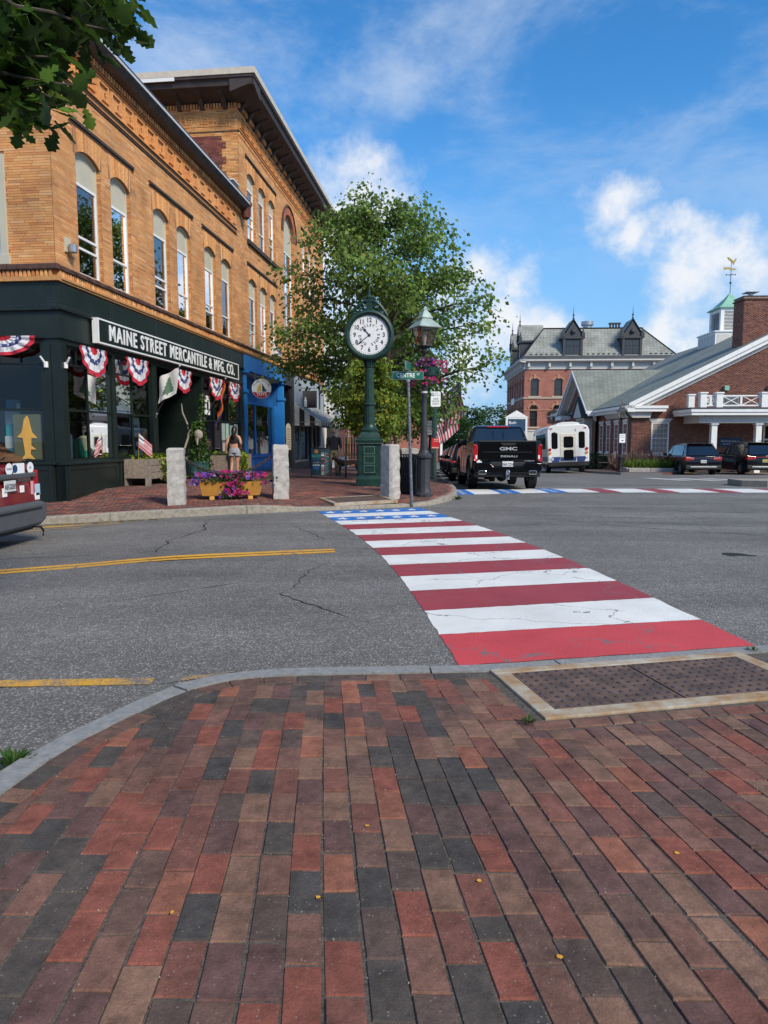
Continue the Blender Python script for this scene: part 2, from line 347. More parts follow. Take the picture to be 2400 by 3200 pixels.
# ---- painted markings: every stripe its own sheet following the road
def paint_mat(name,col,wear,asph=(.145,.143,.14)):
    m,t,b=_base(name);nn,ll=t.nodes,t.links
    p=nn.new('ShaderNodeNewGeometry').outputs['Position']
    def n_(s,d,r=.65):
        q=nn.new('ShaderNodeTexNoise');q.inputs['Scale'].default_value=s;q.inputs['Detail'].default_value=d;q.inputs['Roughness'].default_value=r;ll.new(p,q.inputs['Vector']);return q.outputs[0]
    mp=nn.new('ShaderNodeMapRange');mp.inputs[1].default_value=wear-.07;mp.inputs[2].default_value=wear+.07
    ad=nn.new('ShaderNodeMath');ad.operation='MULTIPLY_ADD';ll.new(n_(60,3),ad.inputs[0]);ad.inputs[1].default_value=.45
    mu=nn.new('ShaderNodeMath');mu.operation='MULTIPLY';mu.inputs[1].default_value=.55;ll.new(n_(3.2,6),mu.inputs[0]);ll.new(mu.outputs[0],ad.inputs[2])
    ll.new(ad.outputs[0],mp.inputs[0])
    v2=nn.new('ShaderNodeMapRange');ll.new(n_(1.3,5),v2.inputs[0]);v2.inputs[1].default_value=.3;v2.inputs[2].default_value=.7;v2.inputs[3].default_value=.86;v2.inputs[4].default_value=1.12
    s_=nn.new('ShaderNodeVectorMath');s_.operation='SCALE';s_.inputs[0].default_value=col;ll.new(v2.outputs[0],s_.inputs['Scale'])
    vo=nn.new('ShaderNodeTexVoronoi');vo.feature='DISTANCE_TO_EDGE';vo.inputs['Scale'].default_value=.8;wv=nn.new('ShaderNodeVectorMath');wv.operation='ADD'
    nq=nn.new('ShaderNodeTexNoise');nq.inputs['Scale'].default_value=2.2;nq.inputs['Detail'].default_value=5;ll.new(p,nq.inputs['Vector']);sq=nn.new('ShaderNodeVectorMath');sq.operation='SCALE';sq.inputs['Scale'].default_value=.9;ll.new(nq.outputs['Color'],sq.inputs[0])
    ll.new(p,wv.inputs[0]);ll.new(sq.outputs[0],wv.inputs[1]);ll.new(wv.outputs[0],vo.inputs['Vector'])
    ck=nn.new('ShaderNodeMapRange');ll.new(vo.outputs['Distance'],ck.inputs[0]);ck.inputs[1].default_value=.002;ck.inputs[2].default_value=.008
    mn=nn.new('ShaderNodeMath');mn.operation='MINIMUM';ll.new(mp.outputs[0],mn.inputs[0])
    ck2=nn.new('ShaderNodeMath');ck2.operation='MAXIMUM';ll.new(ck.outputs[0],ck2.inputs[0])
    c3=nn.new('ShaderNodeMapRange');ll.new(n_(.9,3),c3.inputs[0]);c3.inputs[1].default_value=.5;c3.inputs[2].default_value=.56;ll.new(c3.outputs[0],ck2.inputs[1]);ll.new(ck2.outputs[0],mn.inputs[1])
    mx=nn.new('ShaderNodeMix');mx.data_type='RGBA';mx.inputs[6].default_value=(*asph,1);ll.new(s_.outputs[0],mx.inputs[7]);ll.new(mn.outputs[0],mx.inputs[0]);ll.new(mx.outputs[2],b.inputs['Base Color'])
    b.inputs['Roughness'].default_value=.7
    bp=nn.new('ShaderNodeBump');bp.inputs['Strength'].default_value=.5;bp.inputs['Distance'].default_value=.005;vv=nn.new('ShaderNodeTexVoronoi');vv.inputs['Scale'].default_value=85;ll.new(p,vv.inputs['Vector']);ll.new(vv.outputs['Distance'],bp.inputs['Height']);ll.new(bp.outputs[0],b.inputs['Normal'])
    MAT[name]=m
paint_mat('paint_white',(.72,.72,.68),.29);paint_mat('paint_red',(.31,.040,.050),.37);paint_mat('paint_blue',(.015,.16,.52),.22)
paint_mat('paint_bright_red',(.54,.055,.060),.335);paint_mat('paint_yellow',(.68,.34,.025),.32);paint_mat('paint_yellow_worn',(.66,.34,.03),.485);paint_mat('paint_yellow_gone',(.60,.32,.03),.60);paint_mat('paint_white_worn',(.6,.6,.58),.42)
def strip(name,A,Bq,Cq,Dq,mat,z=.004,nu=26,nv=6):
    """sheet A-B (near edge) to D-C (far edge), laid on the road"""
    A,Bq,Cq,Dq=(np.array(p,float)for p in(A,Bq,Cq,Dq));V=[]
    for j in range(nv+1):
        for i in range(nu+1):
            u,v=i/nu,j/nv;p=(A*(1-u)+Bq*u)*(1-v)+(Dq*(1-u)+Cq*u)*v
            if i in(0,nu)or j in(0,nv):p=p+RNG.uniform(-.007,.007,2)
            V.append((p[0],p[1],R1(p[0],p[1])+z))
    k=nu+1;F=[(j*k+i,j*k+i+1,(j+1)*k+i+1,(j+1)*k+i)for j in range(nv)for i in range(nu)]
    return st(npmesh(name,V,F,mat))
def star_part(parent,pts,r,z=.0075,sy=1.0):
    b=B()
    for(x,y)in pts:
        vs=[(x+(r if k%2==0 else r*.42)*sin(pi*k/5),y+sy*(r if k%2==0 else r*.42)*cos(pi*k/5))for k in range(10)]
        zz=R1(x,y)+z;b.add([(p[0],p[1],zz)for p in vs],[tuple(range(9,-1,-1))])
    for o in[b.build('star','paint_white',parent,recalc=False)]:pass
yl=[4.36,5.08,5.81,6.59,7.30,7.99,8.66,9.28,9.9,10.55,11.2,11.85,12.42,12.98,13.52,14.08]
yr=[4.80,5.52,6.30,7.08,7.80,8.50,9.14,9.76,10.40,11.05,11.75,12.43,13.03,13.62,14.2,14.85]
def cwl(y):return .47+(4.4-y)*(1.80/9.7)+.32*sin(pi*(y-4.4)/9.7)*.9
def cwr(y):return 2.57+(4.83-y)*(1.84/10.04)+.34*sin(pi*(y-4.83)/10.04)*.9
seq=['r','w','r','w','r','w','r','w','r','w','r','w','b','w','b']
for i,c in enumerate(seq):
    mt={'r':'paint_bright_red' if i==0 else 'paint_red','w':'paint_white','b':'paint_blue'}[c]
    A,A2=(cwl(yl[i]),yl[i]),(cwl(yl[i+1]),yl[i+1]);C1,C2=(cwr(yr[i]),yr[i]),(cwr(yr[i+1]),yr[i+1])
    o=strip('crosswalk_stripe',A,C1,C2,A2,mt)
    if c=='b':
        pts=[]
        for k in range(6):
            u=(k+.6)/6.4;pts.append(((A[0]+A2[0])/2*(1-u)+(C1[0]+C2[0])/2*u,(A[1]+A2[1])/2*(1-u)+(C1[1]+C2[1])/2*u))
        star_part(o,pts,.13,sy=1.5)
x=1.88
for i,(w,c)in enumerate([(.5,'b'),(.72,'w'),(.58,'b'),(.78,'w'),(.56,'b'),(.86,'w'),(.6,'r'),(.95,'w'),(.62,'r'),(1.05,'w'),(.62,'r'),(1.1,'w'),(.62,'r'),(1.1,'w'),(.62,'r'),(1.1,'w')]):
    f0=lambda xx:18.35+.9*min(1,(xx-1.8)/3)-.02*max(0,xx-6)
    x1=x+w;d=lambda xx:.05*(xx-1.9)
    o=strip('crosswalk_stripe',(x,f0(x)),(x1,f0(x1)),(x1+d(x1)*.5-.05,f0(x1)+2.15),(x+d(x)*.5-.05,f0(x)+2.15),{'r':'paint_red','w':'paint_white','b':'paint_blue'}[c],nu=3,nv=4)
    if c=='b':star_part(o,[((x+x1)/2-.03,f0(x)+.3+k*.38)for k in range(5)],.12)
    x=x1
strip('centre_line',(-7.5,6.92),(-.62,8.90),(-.63,9.03),(-7.5,7.06),'paint_yellow',nu=14);strip('centre_line',(-7.5,7.12),(-.64,9.09),(-.66,9.22),(-7.5,7.26),'paint_yellow',nu=14)
strip('edge_line',(-3.6,3.90),(-1.36,4.02),(-1.37,4.13),(-3.6,4.01),'paint_yellow_worn',nu=10)
strip('edge_line',(-1.3,4.02),(-.95,4.2),(-.9,4.26),(-1.3,4.1),'paint_yellow_gone',z=.005)
strip('edge_line',(-9,11.95),(-5.05,12.75),(-4.75,13.05),(-9,12.15),'paint_yellow_worn',nu=10);strip('edge_line',(-6.4,11.95),(-5.0,12.5),(-4.85,12.6),(-6.4,12.05),'paint_yellow_worn',nu=6,z=.0055)
for i in range(7):
    a=12.2+i*1.15;strip('crosswalk_bar',(a,29.3-i*.35),(a+.55,29.1-i*.35),(a+.2,32.6-i*.35),(a-.35,32.8-i*.35),'paint_white_worn',nu=2,nv=4)
strip('parking_line',(17.5,36.0),(17.68,36.0),(17.0,39.5),(16.82,39.5),'paint_white_worn',nu=1)
strip('kerb_line',(15.5,43.0),(26,43.0),(26,43.25),(15.5,43.25),'paint_yellow',nu=6)
strip('edge_line',(2.45,19.95),(6,20.95),(6,21.02),(2.45,20.05),'paint_yellow_worn',nu=6)
pm('crack',(.012,.012,.013),.95,var=.4,vs=20,coord='World')
def crack(p0,p1,w,amp,n,seed):
    r=random.Random(seed);b=B();p0,p1=Vector(p0),Vector(p1);d=(p1-p0);nr=Vector((-d.y,d.x)).normalized();off=0;L_,R_=[],[]
    for i in range(n+1):
        off+=r.uniform(-amp,amp);c=p0+d*(i/n)+nr*off*(1 if 0<i<n else .4);ww=w*r.uniform(.3,1.3)*(1-.7*abs(i/n*2-1)**4)
        L_.append(c+nr*ww/2);R_.append(c-nr*ww/2)
    vs=[(q.x,q.y,R1(q.x,q.y)+.0025)for q in L_+R_];k=n+1
    b.add(vs,[(i,i+1,k+i+1,k+i)for i in range(n)]);st(b.build('road_crack','crack',recalc=False))
for i,a in enumerate([((-.28,5.6),(-.9,6.6),.02,.03,16),((-.9,6.6),(-.75,8.3),.016,.05,18),((-2.9,8.8),(-2.8,13.0),.028,.10,26),((2.9,12.8),(9.8,9.6),.030,.08,46),((3.1,12.6),(7.5,8.2),.026,.08,40),((2.1,15.8),(8.5,13.2),.03,.08,40),((1.5,13.9),(5.4,12.6),.024,.06,26),((6.6,13.9),(12,15.2),.03,.08,30),
                       ((-5.4,8.9),(-2.6,9.4),.018,.04,18),((-2.4,6.2),(-1.5,7.0),.012,.03,12),((-1.6,11.9),(-.95,9.9),.016,.05,14),((5.2,9.2),(6.5,10.6),.02,.05,12),((-.55,9.4),(.9,8.8),.012,.03,12),((.1,10.9),(1.2,11.0),.012,.04,10),((.9,7.0),(2.2,6.6),.010,.02,14)]):crack(*a,seed=i)
b=B();ring=[(4.35+.22*cos(k*.7)*random.uniform(.6,1.1),8.75+.16*sin(k*.7)*random.uniform(.6,1.1))for k in range(9)]
b.add([(p[0],p[1],.003)for p in ring],[tuple(range(9))]);b.add([(p[0]+.16,p[1]-.09,.0035)for p in[(4.35+(q[0]-4.35)*.5,8.75+(q[1]-8.75)*.4)for q in ring]],[tuple(range(9))]);st(b.build('road_pothole','crack',recalc=False))
# ---- near pavement
Nout=[(-1.80,-15),(-1.77,0),(-1.73,1.8),(-1.62,2.84),(-1.54,3.2),(-1.40,3.50),(-1.27,3.80),(-1.06,4.06),(-.67,4.2),(.06,4.235),(.66,4.27),(1.72,4.5),(2.46,4.66),(8,5.85),(40,12.9)]
def offs(poly,d):
    out=[]
    for i,p in enumerate(poly):
        a=Vector(poly[max(i-1,0)]);c=Vector(poly[min(i+1,len(poly)-1)]);t_=(c-a).normalized();out.append((p[0]+t_.y*d,p[1]-t_.x*d))
    return out
def smooth_poly(poly,k=2):
    for _ in range(k):
        q=[poly[0]]
        for a,c in zip(poly[:-1],poly[1:]):q+=[(a[0]*.75+c[0]*.25,a[1]*.75+c[1]*.25),(a[0]*.25+c[0]*.75,a[1]*.25+c[1]*.75)]
        q.append(poly[-1]);poly=q
    return poly
Nout=smooth_poly(Nout,2)
Nin=offs(Nout,.135)
ZP=.040
pm('sand',(.095,.080,.066),.95,var=.5,vs=40,bump=.8,bs=90,coord='World')
b=B();poly=Nin+[(40,-15)]
b.add([(p[0],p[1],ZP-.0055)for p in poly],[tuple(range(len(poly)))])
near_walk=st(b.build('pavement','sand',recalc=False))
def kerb(name,out,inn,zt,zb,cuts,mat,jit=.004,lip=.015):
    root=bpy.data.objects.new(name,None);COL.objects.link(root);st(root)
    s=[0]
    for a,c in zip(out[:-1],out[1:]):s.append(s[-1]+hypot(c[0]-a[0],c[1]-a[1]))
    def at(P,q):
        for i in range(len(s)-1):
            if s[i+1]>=q-1e-9:u=(q-s[i])/(s[i+1]-s[i]);return(P[i][0]*(1-u)+P[i+1][0]*u,P[i][1]*(1-u)+P[i+1][1]*u)
        return P[-1]
    r=random.Random(3);q0=0;ends=list(cuts)+[s[-1]]
    for q1 in ends:
        n=max(1,int((q1-q0)/.22));b=B();dz=r.uniform(-jit,jit);gap=.006
        rows=[]
        for i in range(n+1):
            q=q0+gap+(q1-q0-2*gap)*i/n;o_,i_=at(out,q),at(inn,q);w=r.uniform(-.005,.005)
            vx,vy=o_[0]-i_[0],o_[1]-i_[1];ln=hypot(vx,vy);vx/=ln;vy/=ln
            zo,zi=zt(*o_)+dz,zt(*i_)+dz
            rows.append([(i_[0],i_[1],zb(*i_)),(i_[0],i_[1],zi),(o_[0]-vx*(lip+w),o_[1]-vy*(lip+w),zo),(o_[0]+vx*w,o_[1]+vy*w,zo-lip),(o_[0]+vx*(w+.01),o_[1]+vy*(w+.01),zb(*o_))])
        vs=[p for rw in rows for p in rw];fs=[(i*5+j,i*5+j+1,i*5+j+6,i*5+j+5)for i in range(n)for j in range(4)]
        fs+=[(0,1,2,3,4),tuple(n*5+k for k in(4,3,2,1,0))]
        b.add(vs,fs);b.build('kerb_stone',mat,root);q0=q1
    return root
cut=[15.2,16.9,18.0,18.98,20.55,21.35,23.1,25.0,27.0,30,33,36,40,45,52]
kerb('kerb',Nout,Nin,lambda x,y:ZP+.004,lambda x,y:-.25,cut,'granite_kerb')
BR=[(.064,.053,.050),(.115,.063,.050),(.195,.055,.037),(.155,.057,.043),(.225,.078,.046),(.108,.053,.050),(.175,.093,.064),(.055,.049,.049),(.155,.072,.054),(.088,.057,.051)]
def brick_mat(i,c):
    m,t,b=_base('paver_%d'%i);nn,ll=t.nodes,t.links;p=nn.new('ShaderNodeNewGeometry').outputs['Position']
    def n_(s,d,r=.6):
        q=nn.new('ShaderNodeTexNoise');q.inputs['Scale'].default_value=s;q.inputs['Detail'].default_value=d;q.inputs['Roughness'].default_value=r;ll.new(p,q.inputs['Vector']);return q.outputs[0]
    mr=nn.new('ShaderNodeMapRange');ll.new(n_(13,7,.68),mr.inputs[0]);mr.inputs[1].default_value=.3;mr.inputs[2].default_value=.7;mr.inputs[3].default_value=.60;mr.inputs[4].default_value=1.42
    mr2=nn.new('ShaderNodeMapRange');ll.new(n_(130,4,.7),mr2.inputs[0]);mr2.inputs[1].default_value=.3;mr2.inputs[2].default_value=.7;mr2.inputs[3].default_value=.78;mr2.inputs[4].default_value=1.22
    mr3=nn.new('ShaderNodeMapRange');ll.new(n_(1.7,5,.6),mr3.inputs[0]);mr3.inputs[1].default_value=.32;mr3.inputs[2].default_value=.68;mr3.inputs[3].default_value=.78;mr3.inputs[4].default_value=1.18
    mq=nn.new('ShaderNodeMath');mq.operation='MULTIPLY';ll.new(mr.outputs[0],mq.inputs[0]);ll.new(mr3.outputs[0],mq.inputs[1])
    mu=nn.new('ShaderNodeMath');mu.operation='MULTIPLY';ll.new(mq.outputs[0],mu.inputs[0]);ll.new(mr2.outputs[0],mu.inputs[1])
    s_=nn.new('ShaderNodeVectorMath');s_.operation='SCALE';s_.inputs[0].default_value=c;ll.new(mu.outputs[0],s_.inputs['Scale'])
    vo=nn.new('ShaderNodeTexVoronoi');vo.inputs['Scale'].default_value=95;ll.new(p,vo.inputs['Vector']);sp=nn.new('ShaderNodeSeparateColor');ll.new(vo.outputs['Color'],sp.inputs[0])
    g1=nn.new('ShaderNodeMath');g1.operation='GREATER_THAN';g1.inputs[1].default_value=.93;ll.new(sp.outputs[0],g1.inputs[0])
    g2=nn.new('ShaderNodeMath');g2.operation='LESS_THAN';g2.inputs[1].default_value=.26;ll.new(vo.outputs['Distance'],g2.inputs[0])
    g3=nn.new('ShaderNodeMath');g3.operation='MULTIPLY';ll.new(g1.outputs[0],g3.inputs[0]);ll.new(g2.outputs[0],g3.inputs[1])
    mx=nn.new('ShaderNodeMix');mx.data_type='RGBA';ll.new(s_.outputs[0],mx.inputs[6]);mx.inputs[7].default_value=(.27,.25,.23,1)
    g4=nn.new('ShaderNodeMath');g4.operation='MULTIPLY';g4.inputs[1].default_value=.6;ll.new(g3.outputs[0],g4.inputs[0]);ll.new(g4.outputs[0],mx.inputs[0]);ll.new(mx.outputs[2],b.inputs['Base Color'])
    b.inputs['Roughness'].default_value=.8;b.inputs['Specular IOR Level'].default_value=.3
    bp=nn.new('ShaderNodeBump');bp.inputs['Strength'].default_value=.6;bp.inputs['Distance'].default_value=.006
    ad=nn.new('ShaderNodeMath');ad.operation='ADD';ll.new(n_(110,5,.7),ad.inputs[0]);ll.new(n_(16,4),ad.inputs[1]);ll.new(ad.outputs[0],bp.inputs['Height']);ll.new(bp.outputs[0],b.inputs['Normal'])
    MAT['paver_%d'%i]=m
for i,c in enumerate(BR):
    g_=sum(c)/3;brick_mat(i,tuple((q*.84+g_*.16)*1.16*k_ for q,k_ in zip(c,(1.04,1,.90))))
from mathutils.geometry import intersect_point_line
def inside(p,poly):
    x,y=p;r=False;j=len(poly)-1
    for i in range(len(poly)):
        xi,yi=poly[i];xj,yj=poly[j]
        if(yi>y)!=(yj>y)and x<(xj-xi)*(y-yi)/(yj-yi)+xi:r=not r
        j=i
    return r
inner2=offs(Nout,.135+.118)
fld=inner2+[(40,-15)]
TQ=[(.60,4.165),(2.16,4.47),(2.42,3.74),(.80,3.39)]
TQb=[(.52,4.3),(2.6,4.7),(2.9,3.69),(.78,3.255)]
kx=-.07
rb=random.Random(11)
bricks=[]
def quad_ok(cn):
    cx_=sum(p[0]for p in cn)/4;cy_=sum(p[1]for p in cn)/4
    ins=[inside(p,fld)for p in cn]
    tq=[inside(p,TQb)for p in cn]
    return ins,tq
def clip(poly,a,c):
    """keep the side of line a->c that lies to its right"""
    out=[];f=lambda p:(c[0]-a[0])*(p[1]-a[1])-(c[1]-a[1])*(p[0]-a[0])
    for i in range(len(poly)):
        p,q=poly[i],poly[(i+1)%len(poly)];fp,fq=f(p),f(q)
        if fp<=0:out.append(p)
        if(fp<0<fq)or(fq<0<fp):u=fp/(fp-fq);out.append((p[0]+(q[0]-p[0])*u,p[1]+(q[1]-p[1])*u))
    return out
W_,L_b=.1035,.2075
for ci in range(-26,40):
    x0=ci*W_;ph=(ci%2)*.5+rb.uniform(-.09,.09);y=.6+ph*L_b-.2;wob=rb.uniform(-.003,.003)
    while y<5.5:
        l=L_b*rb.choice([1,1,1,1,1,1,.98,.5 if rb.random()<.10 else 1]);g=rb.uniform(.0014,.0036)
        j=lambda:rb.uniform(-.0026,.0026)
        X=lambda yy,K=float(np.interp(x0,[-1.2,-.6,-.1,.4,1.0,1.8],[-.035,-.06,-.095,-.13,-.17,-.19])):x0+K*(yy-2.3)+wob+.004*sin(yy*2.1+x0*3)
        cn=[(X(y)+g+j(),y+g+j()),(X(y)+W_-g+j(),y+g+j()),(X(y+l)+W_-g+j(),y+l-g+j()),(X(y+l)+g+j(),y+l-g+j())]
        y+=l
        ins,tq=quad_ok(cn)
        if not any(ins)or all(tq):continue
        if not all(ins):
            k=min(range(len(inner2)-1),key=lambda i:hypot((inner2[i][0]+inner2[i+1][0])/2-cn[0][0]-.05,(inner2[i][1]+inner2[i+1][1])/2-cn[0][1]-.1))
            a,c=Vector(inner2[k]),Vector(inner2[k+1]);d=(c-a).normalized()*.4;cn=clip(cn,a-d,c+d)
        if any(tq)or inside((sum(p[0]for p in cn)/max(1,len(cn)),sum(p[1]for p in cn)/max(1,len(cn))),TQb):
            cxm=sum(p[0]for p in cn)/max(1,len(cn));cym=sum(p[1]for p in cn)/max(1,len(cn))
            if cxm<.80:cn=clip(cn,TQb[0],TQb[3])
            else:cn=clip(cn,TQb[3],TQb[2])
        if len(cn)<3:continue
        ar=abs(sum(cn[i][0]*cn[(i+1)%len(cn)][1]-cn[(i+1)%len(cn)][0]*cn[i][1]for i in range(len(cn))))/2
        if ar>.002:bricks.append(cn)
def course(P,Q,lo=.2,skip=None):
    s=0;i=0;pts=[(Vector(a),Vector(c))for a,c in zip(P,Q)]
    cum=[0]
    for a,c in zip(P[:-1],P[1:]):cum.append(cum[-1]+hypot(c[0]-a[0],c[1]-a[1]))
    def at(PP,q):
        for k in range(len(cum)-1):
            if cum[k+1]>=q:u=(q-cum[k])/(cum[k+1]-cum[k]);return(PP[k][0]*(1-u)+PP[k+1][0]*u,PP[k][1]*(1-u)+PP[k+1][1]*u)
        return PP[-1]
    q=0
    while q<cum[-1]-.05:
        l=lo*rb.choice([1,1,1,.55]);cn=[at(P,q+.004),at(P,min(cum[-1],q+l-.004)),at(Q,min(cum[-1],q+l-.004)),at(Q,q+.004)];q+=l
        c_=(sum(p[0]for p in cn)/4,sum(p[1]for p in cn)/4)
        if skip and inside(c_,skip):continue
        if-1<c_[1]<6 and c_[0]<5:bricks.append(cn)
course(offs(Nout,.142),offs(Nout,.135+.112),.2,TQb)
course([(TQb[3][0]-.06,TQb[3][1]+.11),(TQb[2][0],TQb[2][1]+.11)],[(TQb[3][0]-.06,TQb[3][1]+.012),(TQb[2][0],TQb[2][1]+.012)],.205)
def vis(cn):
    x_=sum(p[0]for p in cn)/len(cn);y_=sum(p[1]for p in cn)/len(cn)
    if y_<1.45 or abs(x_)>.575*y_+.12:return-1
    return 1/(y_**3)
bricks.sort(key=vis,reverse=True)
def add_brick(b,cn,dz,tilt,m=0):
    n=len(cn);cx_=sum(p[0]for p in cn)/n;cy_=sum(p[1]for p in cn)/n
    z=[ZP+dz+tilt[0]*(p[0]-cx_)+tilt[1]*(p[1]-cy_)for p in cn];e=.0042
    top=[]
    for p,zz in zip(cn,z):
        d=hypot(p[0]-cx_,p[1]-cy_)+1e-6;top.append((p[0]-(p[0]-cx_)/d*e*1.4,p[1]-(p[1]-cy_)/d*e*1.4,zz))
    mid=[(p[0],p[1],zz-e)for p,zz in zip(cn,z)];bot=[(p[0],p[1],ZP-.055)for p in cn]
    fs=[tuple(range(n))]+[(n+i,n+(i+1)%n,(i+1)%n,i)for i in range(n)]+[(2*n+i,2*n+(i+1)%n,n+(i+1)%n,n+i)for i in range(n)]
    b.add(top+mid+bot,fs,m)
def zone(cn):
    """dark pavers gather to the left and middle, tan and rose ones to the right as in the street"""
    x_=sum(p[0]for p in cn)/len(cn);y_=sum(p[1]for p in cn)/len(cn);u=x_/y_;r=rb.random()
    if u>.16:return rb.choices(range(10),[2,5,3,5,1,4,9,1,8,3])[0]
    if u>-.02 and y_<2.9:return rb.choices(range(10),[6,2,3,4,1,4,1,6,2,4])[0]
    return rb.choices(range(10),[6,5,6,5,4,5,3,4,4,4])[0]
rest=B();cnt=0
for cn in bricks:
    dz=rb.gauss(0,.0011);tl=(rb.gauss(0,.009),rb.gauss(0,.006));mi=zone(cn)
    if cnt<300 and vis(cn)>0:
        b=B();add_brick(b,cn,dz,tl);b.build('brick','paver_%d'%mi,near_walk,recalc=False);cnt+=1
    else:add_brick(rest,cn,dz,tl,mi)
tag(rest.build('paving_bricks',['paver_%d'%i for i in range(10)],near_walk,recalc=False),kind='stuff')
pm('rust',(.115,.07,.05),.75,var=.55,vs=7,bump=.4,bs=80,coord='World',det=8)
pm('dome_iron',(.075,.062,.068),.5,.3,var=.4,vs=20,coord='World')
m_,t_,b_=_base('stained_concrete');nn,ll=t_.nodes,t_.links;p_=nn.new('ShaderNodeNewGeometry').outputs['Position']
q1=nn.new('ShaderNodeTexNoise');q1.inputs['Scale'].default_value=5;q1.inputs['Detail'].default_value=9;q1.inputs['Roughness'].default_value=.7;ll.new(p_,q1.inputs['Vector'])
rp=nn.new('ShaderNodeValToRGB');e=rp.color_ramp.elements;e[0].position=.36;e[0].color=(.30,.16,.055,1);e[1].position=.62;e[1].color=(.42,.40,.33,1);ll.new(q1.outputs[0],rp.inputs[0]);ll.new(rp.outputs[0],b_.inputs['Base Color']);b_.inputs['Roughness'].default_value=.9
q2=nn.new('ShaderNodeTexNoise');q2.inputs['Scale'].default_value=140;ll.new(p_,q2.inputs['Vector']);bp=nn.new('ShaderNodeBump');bp.inputs['Strength'].default_value=.5;bp.inputs['Distance'].default_value=.005;ll.new(q2.outputs[0],bp.inputs['Height']);ll.new(bp.outputs[0],b_.inputs['Normal']);MAT['stained_concrete']=m_
def tactile(corner,ux,uy,w,l,z,label,pitch=.062,fr=.10,two=True,zf=None,tilt=(0,0)):
    """corner = near left; ux along the kerb, uy toward the road"""
    o=E_('tactile_plate',label,'tactile plate',(corner[0],corner[1],z),atan2(ux[1],ux[0]))
    o.rotation_euler=(tilt[0],tilt[1],atan2(ux[1],ux[0]))
    f=B()
    for r_ in((0,w,0,fr),(0,w,l-fr*.8,l),(0,fr,fr,l-fr*.8),(w-fr,w,fr,l-fr*.8)):f.box(r_[0],r_[1],r_[2],r_[3],-.06,.006)
    f.build('concrete_frame','stained_concrete',o,bevel=.006)
    halves=[(fr,w/2-.004),(w/2+.004,w-fr)]if two else[(fr,w-fr)]
    for a,c in halves:
        p=B().box(a+.002,c-.002,fr+.002,l-fr*.8-.002,-.03,.002).build('iron_panel','rust',o,bevel=.003)
        d=B();nx,ny=int((c-a)/pitch),int((l-1.8*fr)/pitch)
        for i in range(nx):
            for j in range(ny):
                x_=a+(i+.5)*(c-a)/nx;y_=fr+(j+.5)*(l-1.8*fr)/ny
                d.lathe([(.0135,.001),(.0125,.005),(.0085,.0075),(.003,.0085)],8,(x_,y_))
        tag(d.build('dome','dome_iron',p,smooth=True,recalc=False),kind='stuff')
    return o
ang=atan2(.355,1.62)
tactile((.80,3.40),(cos(ang),sin(ang)),None,1.72,.77,ZP+.003,'rusty iron tactile plate framed in concrete beside the near kerb')
ya=[(-.20,2.02),(-.06,2.42),(.47,1.77),(.30,2.10),(.98,2.25),(-.62,1.95)]
b=B()
for i,(x_,y_)in enumerate(ya):
    r=.009;b.add([(x_+r*cos(k*1.05)*random.uniform(.6,1.2),y_+r*sin(k*1.05)*random.uniform(.6,1.2),ZP+.0055)for k in range(6)],[tuple(range(6))])
tag(b.build('paint_drips','paint_yellow',near_walk,recalc=False),kind='stuff')
gr=B();rq=random.Random(8)
for i in range(420):
    x_,y_=rq.uniform(-1.4,2.4),rq.uniform(1.3,4.0);c_=rq.choice(bricks[:300]);k_=rq.randrange(len(c_));a_,d_=c_[k_],c_[(k_+1)%len(c_)];u_=rq.random();x_,y_=a_[0]*(1-u_)+d_[0]*u_+rq.gauss(0,.004),a_[1]*(1-u_)+d_[1]*u_+rq.gauss(0,.004);r=rq.uniform(.0012,.0038);g_=rq.uniform(.05,.28)
    gr.add([(x_+r*cos(q),y_+r*sin(q),ZP)for q in(0,2.1,4.2)]+[(x_,y_,ZP+r*1.6)],[(0,1,3),(1,2,3),(2,0,3)],0,(g_,g_*.93,g_*.82))
tag(gr.build('grit','brick_geo',near_walk,recalc=False,colors=True),kind='stuff')
# ---- far pavement
CPT=np.array([(-12,12.6,-.28),(-9,12.85,-.14),(-6.37,13.1,-.02),(-4.3,13.45,.08),(-2.5,13.8,.15),(-1.3,14.25,.05),(.8,15.1,.05),(1.35,16,.12),(1.7,17.1,.13),(1.9,18.3,.13),(2.0,20,.13),(2.2,25,.0),(2.74,33.5,-.20),(3.4,45,-.47),(4.3,60,-.83),(6,85,-.9),
    (-4.2,14.4,.12),(-.43,19,.2),(-2.2,15.5,.15),(.14,15.9,.12),(-2,27.5,.05),(-6.74,14.9,.11),(-6.55,16.6,.29),(-6.2,19,.29),(-5.9,22,.27),(-5.3,27.5,.22),(-4.9,31,.15),(-4,39,-.1),(-3,48,-.4),(-9,15,-.02),(-12,16,-.2),(-4.9,23.1,.21),(-2,60,-.7),(2,85,-.9),(-1,22,.18)])
_n=len(CPT);_D=np.hypot(CPT[:,None,0]-CPT[None,:,0],CPT[:,None,1]-CPT[None,:,1])
_A=np.zeros((_n+3,_n+3));_A[:_n,:_n]=_D;_A[:_n,_n]=1;_A[:_n,_n+1:]=CPT[:,:2];_A[_n,:_n]=1;_A[_n+1:,:_n]=CPT[:,:2].T
_A[:_n,:_n]-=np.eye(_n)*.15
_w=np.linalg.solve(_A,np.concatenate([CPT[:,2],[0,0,0]]))
def Sz(x,y):
    x=np.asarray(x,float);y=np.asarray(y,float);s_=x.shape;x,y=x.ravel(),y.ravel()
    r=np.hypot(x[:,None]-CPT[None,:,0],y[:,None]-CPT[None,:,1])@_w[:_n]+_w[_n]+_w[_n+1]*x+_w[_n+2]*y
    return r.reshape(s_)
def S1(x,y):return float(Sz([x],[y])[0])
